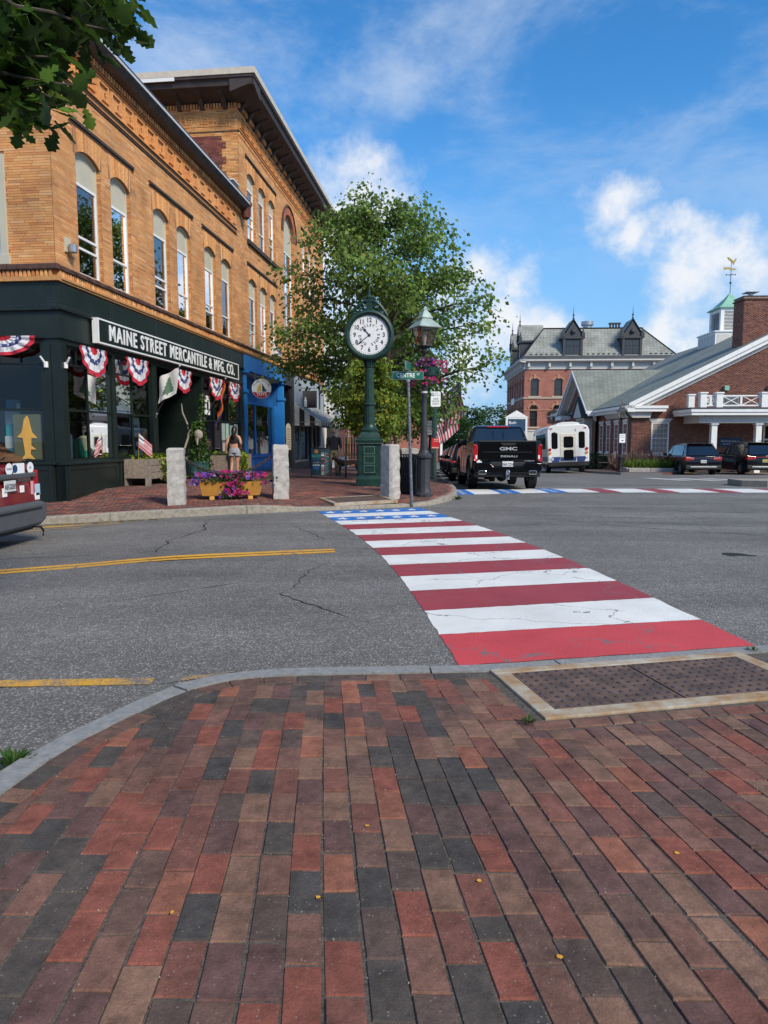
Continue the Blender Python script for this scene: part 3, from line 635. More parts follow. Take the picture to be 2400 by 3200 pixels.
K=[(-12,12.6),(-9,12.85),(-6.37,13.1),(-4.3,13.45),(-2.5,13.8),(-1.3,14.25),(.8,15.1),(1.35,16),(1.7,17.1),(1.9,18.3),(2.0,20),(2.2,25),(2.74,33.5),(3.4,45),(4.3,60),(6,85)]
BK=[(-12,17),(-9,16.5),(-7.3,16.0),(-7,16.5),(-6.9,18),(-6.8,19.5),(-6.6,21),(-6.4,23),(-6.2,25),(-6,27),(-5.8,29),(-5.5,32),(-5.1,36),(-4,46),(-2.2,60),(2,85)]
K2,BK2=smooth_poly(K,2),smooth_poly(BK,2)
kin=offs(K2,-.15)
m_,t_,b_=_base('brick_walk');nn,ll=t_.nodes,t_.links;p_=nn.new('ShaderNodeNewGeometry').outputs['Position']
bt=nn.new('ShaderNodeTexBrick');ll.new(p_,bt.inputs['Vector']);bt.inputs['Scale'].default_value=1;bt.inputs['Brick Width'].default_value=.205;bt.inputs['Row Height'].default_value=.103;bt.inputs['Mortar Size'].default_value=.006
bt.inputs['Color1'].default_value=(.17,.065,.05,1);bt.inputs['Color2'].default_value=(.10,.06,.05,1);bt.inputs['Mortar'].default_value=(.06,.045,.04,1);bt.inputs['Bias'].default_value=0
ll.new(bt.outputs[0],b_.inputs['Base Color']);b_.inputs['Roughness'].default_value=.85;MAT['brick_walk']=m_
V=[];nw=14
for a,c in zip(kin,BK2):
    for j in range(nw+1):u=j/nw;V.append((a[0]*(1-u)+c[0]*u,a[1]*(1-u)+c[1]*u))
V=np.array(V);Z=Sz(V[:,0],V[:,1])-.004
k=nw+1;F=[(i*k+j,i*k+j+1,(i+1)*k+j+1,(i+1)*k+j)for i in range(len(kin)-1)for j in range(nw)]
far_walk=st(npmesh('pavement',np.column_stack([V,Z]),F,'brick_walk',smooth=True))
tot=sum(hypot(c[0]-a[0],c[1]-a[1])for a,c in zip(K2[:-1],K2[1:]))
cuts,q=[],0
rk=random.Random(5)
while q<tot-3:q+=rk.uniform(1.5,2.6)if q<25 else 4;cuts.append(q)
def ktop(x,y):return S1(x,y)+.002
kerb('kerb',K2,kin,ktop,lambda x,y:min(R1(x,y),S1(x,y))-.2,cuts,'granite_kerb_far',jit=.002,lip=.012)
fb=kin+BK2[::-1]
BC=np.array([(.22,.075,.052),(.16,.062,.05),(.115,.065,.055),(.27,.10,.06),(.075,.058,.055),(.19,.095,.07),(.14,.05,.045)])
cs,cc=[],[]
a0=radians(14);ax0=np.array([cos(a0),sin(a0),0]);ay0=np.array([-sin(a0),cos(a0),0]);rg=random.Random(9)
for r_ in range(-20,150):
    for q_ in range(-60,40):
        u_=(q_+(r_%2)*.5)*.205+rg.uniform(-.004,.004);v_=10+r_*.1035
        p=(ax0*u_+ay0*v_)
        if not(12<p[1]<24 and-8.5<p[0]<2.1):continue
        if inside((p[0],p[1]),fb):cs.append(p);cc.append(BC[rg.choices(range(7),[5,5,5,2,3,3,3])[0]]*rg.uniform(.8,1.15))
cs=np.array(cs);cs[:,2]=Sz(cs[:,0],cs[:,1])-.02+RNG.normal(0,.0012,len(cs))
n_=len(cs);tag(boxes_mesh('paving_bricks',cs,np.full(n_,.0985),np.full(n_,.0485),np.full(n_,.028),np.repeat(ax0[None],n_,0),np.repeat(ay0[None],n_,0),np.array(cc),'brick_geo',far_walk),kind='stuff')
tactile((-1.02,14.52),(cos(.38),sin(.38)),None,1.42,1.1,S1(-.3,15.2)+.035,'brown iron tactile plate set in the far pavement before the clock',pitch=.075,fr=.09,two=False,tilt=(.03,-.02))
lf=B();rl=random.Random(4);
for i in range(260):
    x_=rl.uniform(-9,-4.2);y_=12.78+.18*(x_+7)*.9+rl.gauss(-.02,.10)+.12;y_=13.1+(x_+6.37)*.17-.14-abs(rl.gauss(0,.10));r=rl.uniform(.02,.045);a=rl.uniform(0,6.3);z=R1(x_,y_)+.006
    cc_=rl.choice([(.40,.26,.05),(.45,.33,.10),(.25,.15,.05),(.33,.30,.10)])
    lf.add([(x_+r*cos(a),y_+r*sin(a),z),(x_+r*.5*cos(a+1.6),y_+r*.5*sin(a+1.6),z+.012),(x_-r*cos(a),y_-r*sin(a),z+.004),(x_-r*.5*cos(a+1.6),y_-r*.5*sin(a+1.6),z)],[(0,1,2,3)],0,cc_)
tag(lf.build('fallen_leaves','foliage',None,recalc=False,colors=True),'dry yellow leaves gathered along the far gutter','leaves',kind='stuff')
def weed(x,y,z,h,n,label,spread=.06,col=(.05,.11,.02)):
    b=B();r=random.Random(int(x*1000+y*77))
    for i in range(n):
        a=r.uniform(0,6.3);l=h*r.uniform(.5,1.1);d=Vector((cos(a),sin(a),0));p=Vector((x,y,z))+d*r.uniform(0,spread*.5);tip=p+d*spread*r.uniform(.4,1.2)+Vector((0,0,l));s_=Vector((-d.y,d.x,0))*h*.12;md=(p+tip)/2+Vector((0,0,l*.2))
        c_=tuple(q*r.uniform(.7,1.4)for q in col);b.add([p,md+s_,tip,md-s_],[(0,1,2,3)],0,c_)
    tag(b.build('weed','foliage',None,recalc=False,colors=True),label,'weed')
weed(-1.62,2.97,0,.07,60,'small green weed growing against the outside of the kerb',.07)
weed(.71,3.36,ZP,.03,40,'tiny weed growing in the paving by the tactile plate',.045)
weed(2.42,4.55,ZP,.03,24,'tiny weed in the kerb joint at the end of the crosswalk',.04)
weed(1.75,16.9,0,.10,30,'thin grass growing at the foot of the far rounded kerb',.12)
# ============================================================ THE BRICK BLOCK ON THE LEFT
FC=Vector((-6.737,15.0,0));FM=.113;FA=atan2(1,FM);FD=Vector((cos(FA),sin(FA),0));FI=Vector((-sin(FA),cos(FA),0))
def fw(s,d,z):p=FC+FD*s+FI*d;return Vector((p.x,p.y,z))
ROMAN=np.array([(.68,.32,.112),(.62,.265,.09),(.73,.385,.15),(.54,.205,.07),(.66,.335,.135),(.70,.315,.10),(.76,.45,.21),(.43,.21,.10)])
ROMW=[8,6,5,3,6,6,1.2,1.0]
REDB=np.array([(.26,.085,.055),(.22,.07,.05),(.30,.105,.07),(.18,.06,.048),(.24,.10,.075)])
def arch_half(op,z):
    """half-width gap of an opening at height z (None if closed)"""
    s0,s1,z0,zs,rise=op
    if z<z0 or z>zs+rise:return None
    if z<=zs or rise<=0:return(s0,s1)
    w=(s1-s0)/2;c=(s0+s1)/2;r=(w*w+rise*rise)/(2*rise);h=r-rise
    k=r*r-(z-zs+h)**2
    if k<=0:return None
    q=min(w,sqrt(k));return(c-q,c+q)
def arch_pts(op,n=10,grow=0):
    s0,s1,z0,zs,rise=op;w=(s1-s0)/2;c=(s0+s1)/2;r=(w*w+rise*rise)/(2*rise);zc_=zs+rise-r;a=math.asin(min(1,w/r))if rise<=w else pi-math.asin(w/r)
    if abs(rise-w)<1e-3:a=pi/2
    return[(c+(r+grow)*sin(-a+2*a*i/n),zc_+(r+grow)*cos(-a+2*a*i/n))for i in range(n+1)]
def bricks_wall(name,s0,s1,z0,z1,ops,place,parent,bl,bh,pal,wts,jt=.010,proud=.0,mat='brick_fac',seed=1,zones=None):
    """bricks in running bond, cut round the openings; place(s, z) -> (centre, along, up) in parent space"""
    r=random.Random(seed);C_,H_,Cc=[],[],[];nr=int((z1-z0)/bh)
    for j in range(nr):
        zm=z0+(j+.5)*bh;iv=[(s0,s1)]
        for op in ops:
            g=arch_half(op,zm)
            if not g:continue
            nv=[]
            for a,c in iv:
                if g[1]<=a or g[0]>=c:nv.append((a,c));continue
                if g[0]>a:nv.append((a,g[0]))
                if g[1]<c:nv.append((g[1],c))
            iv=nv
        ph=r.uniform(0,bl)if bl>.25 else(j%2)*bl/2;rowf=r.uniform(.90,1.08);pmean=np.average(pal,0,weights=wts)
        for a,c in iv:
            q=s0-bl+ph
            while q<c:
                l=bl*(r.uniform(.75,1.2)if bl>.25 else 1);e0,e1=max(q,a),min(q+l,c);q+=l
                if e1-e0<.03:continue
                dz=r.gauss(0,.0006);C_.append(((e0+e1)/2,proud/2+dz,zm));H_.append((e1-e0-jt*.4)/2)
                k=(pal[r.choices(range(len(pal)),wts)[0]]*.7+pmean*.3)*r.uniform(.92,1.06)*np.array([.95,.97,1.05])*rowf;Cc.append(k)
    C_=np.array(C_);H_=np.array(H_);n=len(C_)
    o=boxes_mesh(name,np.stack([C_[:,0],-C_[:,1],C_[:,2]],1),H_,np.full(n,(bh-jt*.6)/2),np.full(n,proud/2+.003),np.repeat([[1.,0,0]],n,0),np.repeat([[0.,0,1.]],n,0),np.array(Cc),mat,parent,True)
    tag(o,kind='stuff');return o
def wall_panel(b,s0,s1,z0,z1,ops,d0,d1,m=0):
    """solid wall between depth d0 (front) and d1 with rectangular/arched openings"""
    xs=sorted({s0,s1,*[o[0]for o in ops],*[o[1]for o in ops]});zs=sorted({z0,z1,*[o[2]for o in ops],*[o[3]+o[4]for o in ops]})
    xs=[x for x in xs if s0<=x<=s1];zs=[z for z in zs if z0<=z<=z1]
    for i in range(len(xs)-1):
        for j in range(len(zs)-1):
            cx_,cz_=(xs[i]+xs[i+1])/2,(zs[j]+zs[j+1])/2
            if any(o[0]<cx_<o[1]and o[2]<cz_<o[3]+o[4]for o in ops):continue
            b.quad((xs[i],d0,zs[j]),(xs[i+1],d0,zs[j]),(xs[i+1],d0,zs[j+1]),(xs[i],d0,zs[j+1]),m)
    for o in ops:
        a,c,zb,zsp,rise=o
        b.quad((a,d0,zb),(a,d1,zb),(a,d1,zsp),(a,d0,zsp),m);b.quad((c,d0,zb),(c,d0,zsp),(c,d1,zsp),(c,d1,zb),m);b.quad((a,d0,zb),(c,d0,zb),(c,d1,zb),(a,d1,zb),m)
        if rise>0:
            P=arch_pts(o);zt=zsp+rise;n=len(P)-1;h=n//2
            b.add([(p[0],d0,p[1])for p in P[:h+1]]+[(a,d0,zt)],[tuple(range(h,-1,-1))+(h+1,)],m)if rise<(c-a)/2+1e-3 else None
            b.add([(p[0],d0,p[1])for p in P[h:]]+[(c,d0,zt)],[tuple(range(n-h,-1,-1))[::1]+(n-h+1,)],m)
            for p,q in zip(P[:-1],P[1:]):b.quad((p[0],d0,p[1]),(q[0],d0,q[1]),(q[0],d1,q[1]),(p[0],d1,p[1]),m)
        else:b.quad((a,d0,zsp),(c,d0,zsp),(c,d1,zsp),(a,d1,zsp),m)
pm('brick_fac',(.5,.25,.1),.88,attr='Col',var=.24,vs=1.1,coord='World',det=8)
pm('reveal',(.48,.21,.075),.9,var=.35,vs=30,bump=.3,bs=40)
pm('soot',(.045,.035,.03),.9,var=.5,vs=5)
pm('brownstone',(.085,.045,.036),.92,var=.4,vs=7,bump=.9,bs=18)
pm('lead',(.07,.075,.085),.6,.2,var=.2)
pm('cornice_iron',(.055,.05,.052),.6,var=.4,vs=3)
pm('flashing',(.62,.64,.66),.5,var=.08)
pm('cornice_brown',(.05,.036,.034),.65,var=.35,vs=3)
pm('gutter_red',(.12,.035,.022),.6,var=.3)
pm('blind',(.30,.31,.31),.7,var=.08)
def win(parent,op,d,panel=None,sashes=(.5,),mull=0,frame='white_paint',arched=True,blind=0,ladder=False):
    """arched sash window: frame, tan panel in the head, white sash, panes"""
    a,c,zb,zsp,rise=op;w=c-a;ph=panel if panel is not None else zsp
    f=B();t=.055
    t=.045;f.box(a,a+t,d-.02,d+.08,zb,zsp);f.box(c-t,c,d-.02,d+.08,zb,zsp)
    o=f.build('window','tan_panel' if frame=='white_paint' else frame,parent)
    if rise>0:
        P=arch_pts(op,12);hb=B();hb.add([(a,d+.02,ph),(c,d+.02,ph)]+[(p[0],d+.02,p[1])for p in P[::-1]],[tuple(range(2+len(P)))])
        for p,q in zip(P[:-1],P[1:]):hb.quad((p[0],d-.03,p[1]),(q[0],d-.03,q[1]),(q[0],d+.04,q[1]-.05),(p[0],d+.04,p[1]-.05))
        hb.build('head_panel','tan_panel',o,recalc=True)
    s=B();q=.05;za,zt=zb,ph;zz=[za]+[za+(zt-za)*k for k in sashes]+[zt]
    s.box(a+t,a+t+q,d-.01,d+.04,za,zt);s.box(c-t-q,c-t,d-.01,d+.04,za,zt);s.box(a+t+q,c-t-q,d-.01,d+.04,za,za+.07);s.box(a+t+q,c-t-q,d-.012,d+.042,zt-.06,zt)
    for k in zz[1:-1]:s.box(a+t+q,c-t-q,d-.016,d+.046,k-.025,k+.025)
    for k in range(mull):x_=a+t+q+(w-2*t-2*q)*(k+1)/(mull+1);s.box(x_-.012,x_+.012,d-.006,d+.03,za+.07,zt-.06)
    s.build('sash','white_paint',o)
    for z0_,z1_ in zip(zz[:-1],zz[1:]):
        tl=random.uniform(-.004,.004)
        B().quad((a+t+q,d+.015+tl,z0_),(c-t-q,d+.015-tl,z0_),(c-t-q,d+.018-tl,z1_),(a+t+q,d+.018+tl,z1_)).build('pane','glass_upper',o)
    if blind:
        bb=B();z_=zt-.06
        zl=zt-(zt-za)*blind
        while z_>zl:bb.box(a+t+q,c-t-q,d+.11,d+.13,z_-.034,z_-.008);z_-=.042
        bb.build('blind','blind',o)
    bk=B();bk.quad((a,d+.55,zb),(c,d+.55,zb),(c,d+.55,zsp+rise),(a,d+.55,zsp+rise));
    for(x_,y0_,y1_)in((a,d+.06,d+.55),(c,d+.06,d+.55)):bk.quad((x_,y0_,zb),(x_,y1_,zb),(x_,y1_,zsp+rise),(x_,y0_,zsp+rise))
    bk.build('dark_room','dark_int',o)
    return o
def voussoirs(b,op,th,d0,r,pal=ROMAN,wts=ROMW,grow=0.0,n=None,flat=None):
    """soldier bricks standing on the arch; flat = level of the straight top"""
    P=arch_pts(op,40);n=n or max(9,int((op[1]-op[0])/.062));s0,s1=op[0],op[1]
    for i in range(n):
        u0,u1=(i+.06)/n,(i+.94)/n
        def at(u):
            x_=u*40;k=min(39,int(x_));f_=x_-k;return(P[k][0]*(1-f_)+P[k+1][0]*f_,P[k][1]*(1-f_)+P[k+1][1]*f_)
        p,q=at(u0),at(u1);c=(s0+s1)/2
        ex=.16
        def up(pt,u):
            if flat is None:
                rr=((op[1]-op[0])/2)**2;zc_=op[3]+op[4]-(((op[1]-op[0])/2)**2+op[4]**2)/(2*op[4]);dx,dz=pt[0]-c,pt[1]-zc_;l=hypot(dx,dz);return(pt[0]+dx/l*th,pt[1]+dz/l*th)
            return(pt[0]+(u-.5)*ex,flat)
        P2,Q2=up(p,u0),up(q,u1);col=tuple(pal[r.choices(range(len(pal)),wts)[0]]*r.uniform(.9,1.15))
        b.add([(p[0],d0,p[1]),(q[0],d0,q[1]),(Q2[0],d0,Q2[1]),(P2[0],d0,P2[1]),(p[0],d0+.04,p[1]),(q[0],d0+.04,q[1]),(Q2[0],d0+.04,Q2[1]),(P2[0],d0+.04,P2[1])],[(0,1,2,3),(0,4,5,1),(1,5,6,2),(3,2,6,7),(0,3,7,4)],0,col)
def fret(parent,s0,s1,z0,z1,d,r,pitch=.62):
    """Greek-key band in raised brick"""
    n=int((s1-s0)/pitch);h=z1-z0;t=.045
    proto=None
    for i in range(n):
        a=s0+(s1-s0)*i/n;p=(s1-s0)/n;b=B();col=tuple(ROMAN[r.choice([0,1,4,5])]*.98)
        S=lambda x0,x1,y0,y1:b.box(a+p*x0,a+p*x1,d-.05,d+.01,z0+h*y0,z0+h*y1,0,None,col)
        S(.04,.12,0,.98);S(.12,.82,.90,.98);S(.74,.82,.22,.90);S(.36,.74,.22,.30);S(.36,.44,.30,.66);S(.44,.62,.58,.66);S(.12,1.04,0,.07)
        b.build('fret_key','brick_geo',parent,colors=True,recalc=False)
def row_boxes(name,parent,s0,s1,pitch,w,d0,d1,z0,z1,mat='brick_geo',pal=ROMAN,seed=2):
    r=random.Random(seed);b=B();n=int((s1-s0)/pitch)
    for i in range(n):a=s0+(s1-s0)*(i+.5)/n;b.box(a-w/2,a+w/2,d0,d1,z0,z1,0,None,tuple(pal[r.choices(range(len(pal)),ROMW)[0]]*r.uniform(.9,1.2)))
    o=b.build(name,mat,parent,colors=True,recalc=False);tag(o,kind='stuff');return o
rw=random.Random(21)
# ---------------- two-storey corner building with the dark green shop
b1=E_('brick_building','two-storey tan brick corner building over a dark green shopfront','building',FC,FA)
W2=[(.93,1.98),(2.46,3.45),(4.78,5.80),(6.36,7.38),(8.58,9.60),(10.18,11.22)]
ops1=[(a,c,5.03,7.54,.17)for a,c in W2]
SE=12.35
b=B();wall_panel(b,0,SE,4.6,10.0,ops1,0,.26);b.quad((SE,0,4.6),(SE,9,4.6),(SE,9,10),(SE,0,10));b.quad((0,0,10),(SE,0,10),(SE,11,10),(0,11,10));b.quad((0,11,0),(SE,11,0),(SE,11,10),(0,11,10))
b.build('wall','mortar',b1)
cb_=B()
for o_ in ops1:
    n_=52
    for side in(0,1):
        for k in range(46):
            z_=5.05+k*.0527;x_=o_[side];cb_.box(x_-.004 if side==0 else x_-.012,x_+.012 if side==0 else x_+.004,.0,.24,z_,z_+.044,0,None,tuple(ROMAN[rw.choice([1,3,0,1])]*rw.uniform(.75,1.0)))
tag(cb_.build('reveal_bricks','brick_geo',b1,colors=True,recalc=False),kind='stuff')
cut1=list(ops1)+[(a-.08,c+.08,7.54,8.12,0)for a,c in W2]
bricks_wall('wall_bricks',0,SE,5.0,9.10,cut1,None,b1,.36,.0527,ROMAN,ROMW,jt=.009,seed=3)
bricks_wall('wall_bricks',0,SE,9.10,9.86,[],None,b1,.36,.0527,ROMAN,ROMW,jt=.009,seed=4)
vb=B()
for o_ in ops1:voussoirs(vb,(o_[0]-.005,o_[1]+.005,o_[2],o_[3],o_[4]),.4,-.012,rw,flat=8.10)
tag(vb.build('arch_bricks','brick_geo',b1,colors=True,recalc=True),kind='stuff')
for i in range(3):
    a,c=W2[2*i][0]-.22,W2[2*i+1][1]+.22;lb=B();lb.box(a,c,-.035,.02,8.12,8.155);lb.box(a+.02,c-.02,-.06,.02,8.165,8.20);lb.box(a,c,-.045,.02,8.21,8.245);lb.build('window_label','soot',b1);
    B().box(a+.01,c-.01,-.02,.02,8.10,8.26,0,None,tuple(ROMAN[1])).build('label_backing','brick_geo',b1,colors=True)
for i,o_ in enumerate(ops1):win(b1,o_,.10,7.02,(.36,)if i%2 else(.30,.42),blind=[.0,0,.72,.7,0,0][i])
for z0_,z1_,pj in((8.86,8.90,.03),(8.925,8.965,.045),(8.99,9.03,.03)):B().box(0,11.9,-pj,.02,z0_,z1_).build('string_course','soot' if pj<.04 else 'reveal',b1)
for z0_,z1_,pj in((9.62,9.66,.03),(9.69,9.72,.05)):B().box(0,12.2,-pj,.02,z0_,z1_).build('string_course','reveal',b1)
fret(b1,.1,11.9,9.08,9.58,-.004,rw)
row_boxes('dentils',b1,0,12.3,.13,.07,-.09,.02,9.74,9.86,seed=5)
B().prism([(-.30,9.90),(-.42,10.03),(-.42,10.16),(-.30,10.16),(.1,10.30),(.1,9.88)],-.32,12.3,'x').build('cornice','cornice_iron',b1)
B().prism([(-.10,9.86),(-.30,9.90),(.0,9.90)],-.05,12.3,'x').build('cornice_soffit','cornice_iron',b1)
B().prism([(-.425,10.04),(-.435,10.07),(-.425,10.10)],-.32,12.3,'x').build('cornice_edge','flashing',b1)
g_=B();g_.lathe([(.05,9.55),(.14,9.62),(.17,9.8),(.19,9.98),(.24,10.06),(.24,10.16)],10,(12.42,-.22));g_.build('gutter_head','gutter_red',b1,smooth=True)
b=B();Lop=[(1.10,2.75,5.30,7.05,0)]
def flank(bq,ops,d0):
    t=B();wall_panel(t,0,11,4.6,10.0,ops,0,.3)
    bq.add([(y_,x_,z_)for(x_,y_,z_)in t.v],t.f)
flank(b,Lop,0);b.build('wall','mortar',b1)
fl=bpy.data.objects.new('flank_wall',None)
r=random.Random(8);C_,H_,Cc=[],[],[]
for j in range(int(4.86/.0527)):
    zm=5.0+(j+.5)*.0527;iv=[(0,1.0),(2.85,11)]if 5.2<zm<7.25 else[(0,11)]
    for a,c in iv:
        q=a-r.uniform(0,.3)
        while q<c:
            l=.36*r.uniform(.75,1.2);e0,e1=max(q,a),min(q+l,c);q+=l
            if e1-e0<.03:continue
            C_.append((-.004,(e0+e1)/2,zm));H_.append((e1-e0-.006)/2);Cc.append((ROMAN[r.choices(range(8),ROMW)[0]]*.7+ROMAN[0]*.3)*r.uniform(.90,1.06)*np.array([.95,.97,1.05]))
n_=len(C_);bpy.data.objects.remove(fl);B().box(0,.25,2.6,11,-.6,4.75).build('wall','bank_brick_far2',b1)if pm('bank_brick_far2',(.50,.25,.10),.9,var=.2,vs=20,bump=.3)else None
tag(boxes_mesh('wall_bricks',np.array(C_),np.array(H_),np.full(n_,.0235),np.full(n_,.007),np.repeat([[0.,-1,0]],n_,0),np.repeat([[0.,0,1.]],n_,0),np.array(Cc),'brick_fac',b1,True),kind='stuff')
wf=B();wf.box(-.06,.10,1.0,1.14,5.15,7.2);wf.box(-.05,.10,1.14,2.85,7.05,7.2);wf.box(-.09,.10,.96,2.9,5.02,5.2);wf.box(-.06,.1,2.75,2.88,5.2,7.05)
w_=wf.build('window','tan_panel',b1);s_=B();s_.box(-.01,.06,1.14,1.24,5.2,7.05);s_.box(-.01,.06,1.24,2.75,5.2,5.28);s_.box(-.01,.06,1.24,2.75,6.96,7.05);s_.box(-.014,.064,1.24,2.75,6.09,6.15);s_.build('sash','white_paint',w_)
B().quad((.03,1.24,5.28),(.03,2.75,5.28),(.03,2.75,6.96),(.03,1.24,6.96)).build('pane','glass',w_);B().quad((.2,1.1,5.2),(.2,2.8,5.2),(.2,2.8,7.05),(.2,1.1,7.05)).build('curtain','blind',w_)
B().box(-.05,.0,.0,.16,5.0,9.9,0,None,(.40,.16,.05)).build('corner_strip','reveal',b1)if False else None
def band(parent,s0,s1,seed,flank_len=0):
    r=random.Random(seed);x_=s0
    while x_<s1:
        l=min(r.uniform(.8,1.7),s1-x_);b=B();n=max(2,int(l/.12))
        vs,fs=[],[]
        for i in range(n+1):
            u=x_+.004+(l-.008)*i/n
            vs+=[(u,.03,5.02),(u,-.05-r.uniform(0,.02),5.01),(u,-.14-r.uniform(-.02,.02),4.965+r.uniform(-.015,.015)),(u,-.13-r.uniform(-.015,.015),4.90),(u,.03,4.885)]
        fs=[(i*5+j,i*5+j+1,i*5+j+6,i*5+j+5)for i in range(n)for j in range(4)]+[(0,1,2,3,4),tuple(n*5+k for k in(4,3,2,1,0))]
        b.add(vs,fs);b.build('ledge_stone','brownstone',parent);x_+=l
    row_boxes('dentils',parent,s0,s1,.092,.055,-.09,.02,4.765,4.885,seed=seed)
    B().box(s0,s1,-.03,.03,4.76,4.89).build('band_back','reveal',parent)
    for a,c,pj in((4.715,4.76,.11),(4.672,4.71,.08)):B().box(s0,s1,-pj,.03,a,c,0,None,(.50,.25,.09)).build('brick_course','brick_geo',parent,colors=True)
band(b1,0,SE,31)
fb_=B()
for i in range(30):d_=.05+i*.092;fb_.box(-.09,.02,d_,d_+.055,4.765,4.885,0,None,tuple(ROMAN[rw.choices(range(8),ROMW)[0]]))
tag(fb_.build('dentils','brick_geo',b1,colors=True,recalc=False),kind='stuff');B().box(-.03,.03,0,3,4.76,4.89).build('band_back','reveal',b1)
B().box(-.13,.03,-.1,1.0,4.89,5.01).build('ledge_stone','brownstone',b1,bevel=.02);B().box(-.14,.03,1.01,3.2,4.89,5.01).build('ledge_stone','brownstone',b1,bevel=.02)
B().box(-.10,.03,-.1,3.2,4.672,4.76,0,None,(.50,.25,.09)).build('brick_course','brick_geo',b1,colors=True)
GB='green_black'
pm('green_black2',(.009,.017,.014),.5,var=.3,vs=2)
B().box(-.02,SE,-.04,.25,4.13,4.665).build('iron_beam',GB,b1,bevel=.004)
B().box(-.02,.25,.25,3.2,4.13,4.665).build('iron_beam',GB,b1)
rv=B();pr=[(.011,0),(.010,.005),(.006,.009),(.001,.010)]
def rivet(s,z,side=0):
    if side==0:rv.add([(s+r_*cos(a),-.04-h_,z+r_*sin(a))for r_,h_ in((.014,0),(.009,.010))for a in[k*pi/3 for k in range(6)]],[(i,(i+1)%6,6+(i+1)%6,6+i)for i in range(6)]+[(6,7,8,9,10,11)])
    else:rv.add([(-.02-h_,s+r_*cos(a),z+r_*sin(a))for r_,h_ in((.014,0),(.009,.010))for a in[k*pi/3 for k in range(6)]],[(i,(i+1)%6,6+(i+1)%6,6+i)for i in range(6)]+[(6,7,8,9,10,11)])
for i in range(170):rivet(.06+i*.0725,4.62);rivet(.06+i*.0725,4.185)
for s_ in(.03,2.15,2.24,4.6,4.69,7.1,7.19,9.9,9.99,10.9,10.99,12.28):
    for k in range(7):rivet(s_,4.20+k*.068)
for i in range(24):rivet(.06+i*.10,4.62,1);rivet(.06+i*.10,4.185,1)
for k in range(7):rivet(.06,4.2+k*.068,1)
tag(rv.build('rivets','charcoal',b1,recalc=True),kind='stuff')
B().prism([(-.08,4.13),(-.08,4.11),(-.02,4.09),(.1,4.09),(.1,4.13)],-.07,SE,'x').build('beam_ledge',GB,b1);B().box(-.07,.05,.0,3.2,4.09,4.13).build('beam_ledge',GB,b1)
B().box(0,SE,0,.2,3.56,4.09).build('fascia','green_black2',b1);B().box(0,.2,.2,3.2,3.56,4.09).build('fascia','green_black2',b1)
B().box(-.04,SE,-.045,.2,3.52,3.565).build('fascia_mould',GB,b1,bevel=.006);B().box(-.045,.2,0,3.2,3.52,3.565).build('fascia_mould',GB,b1)
B().box(0,SE,.0,.2,3.42,3.52).build('window_head',GB,b1);B().box(0,.2,.2,3.2,3.42,3.52).build('window_head',GB,b1)
for a,c in((0,.24),(2.22,2.34),(4.38,4.66),(8.02,8.16),(11.98,12.34)):B().box(a,c,-.02,.2,0,3.42).build('pier',GB,b1,bevel=.008)
B().box(-.02,.2,.2,.42,0,3.42).build('pier',GB,b1,bevel=.008);B().box(-.02,.2,2.4,2.6,0,3.42).build('pier',GB,b1,bevel=.008)
def knee(a,c,side=0):
    k=B()
    if side==0:
        k.box(a,c,-.05,.2,-.1,.90);
        o=k.build('kneewall',GB,b1,bevel=.006)
        f=B();f.box(a+.03,a+.13,-.065,-.045,.06,.88);f.box(c-.13,c-.03,-.065,-.045,.06,.88);f.box(a+.13,c-.13,-.065,-.045,.78,.88);f.box(a+.13,c-.13,-.065,-.045,.06,.36 if a>1.5 else .30);f.build('panel_frame',GB,o,bevel=.006)
        B().prism([(-.10,.90),(-.10,.935),(-.03,.97),(.2,.97),(.2,.90)],a-.03,c+.02,'x').build('sill',GB,o)
    else:
        k.box(-.05,.2,a,c,-.3,.90);o=k.build('kneewall',GB,b1,bevel=.006)
        f=B();f.box(-.065,-.045,a+.03,a+.13,-.1,.88);f.box(-.065,-.045,c-.13,c-.03,-.1,.88);f.box(-.065,-.045,a+.13,c-.13,.78,.88);f.box(-.065,-.045,a+.13,c-.13,-.1,.12);f.build('panel_frame',GB,o,bevel=.006)
        B().box(-.09,.2,a-.06,c,.905,.96).build('sill',GB,o)
knee(0,2.26);knee(2.30,4.60);knee(8.05,12.34);knee(.2,2.5,1)
def shopwin(a,c,mull,z0=.97,z1=3.42,side=0,tr=2.06,top=3.02,small=4):
    """big panes in thin bars with a row of small lights above"""
    f=B();t=.045
    def bx(x0,x1,z0_,z1_,dd=0):
        if side==0:f.box(x0,x1,.05-dd,.11+dd,z0_,z1_)
        else:f.box(.05-dd,.11+dd,x0,x1,z0_,z1_)
    bx(a,a+t,z0,z1);bx(c-t,c,z0,z1);bx(a+t,c-t,z0,z0+t);bx(a+t,c-t,z1-t,z1);bx(a+t,c-t,tr-.022,tr+.022,.004);bx(a+t,c-t,top-.02,top+.02,.004)
    for m_ in mull:bx(m_-.02,m_+.02,z0+t,z1-t,.002)
    n=small
    for k in range(1,n):
        q=a+(c-a)*k/n
        if all(abs(q-m_)>.06 for m_ in mull):bx(q-.012,q+.012,top,z1-t)
    o=f.build('shop_window',GB,b1)
    xs_=[a+t]+list(mull)+[c-t]
    for x0,x1 in zip(xs_[:-1],xs_[1:]):
        for z0_,z1_ in((z0,tr),(tr,top),(top,z1)):
            (B().quad((x0,.08,z0_),(x1,.08,z0_),(x1,.08,z1_),(x0,.08,z1_))if side==0 else B().quad((.08,x0,z0_),(.08,x1,z0_),(.08,x1,z1_),(.08,x0,z1_))).build('pane','glass',o)
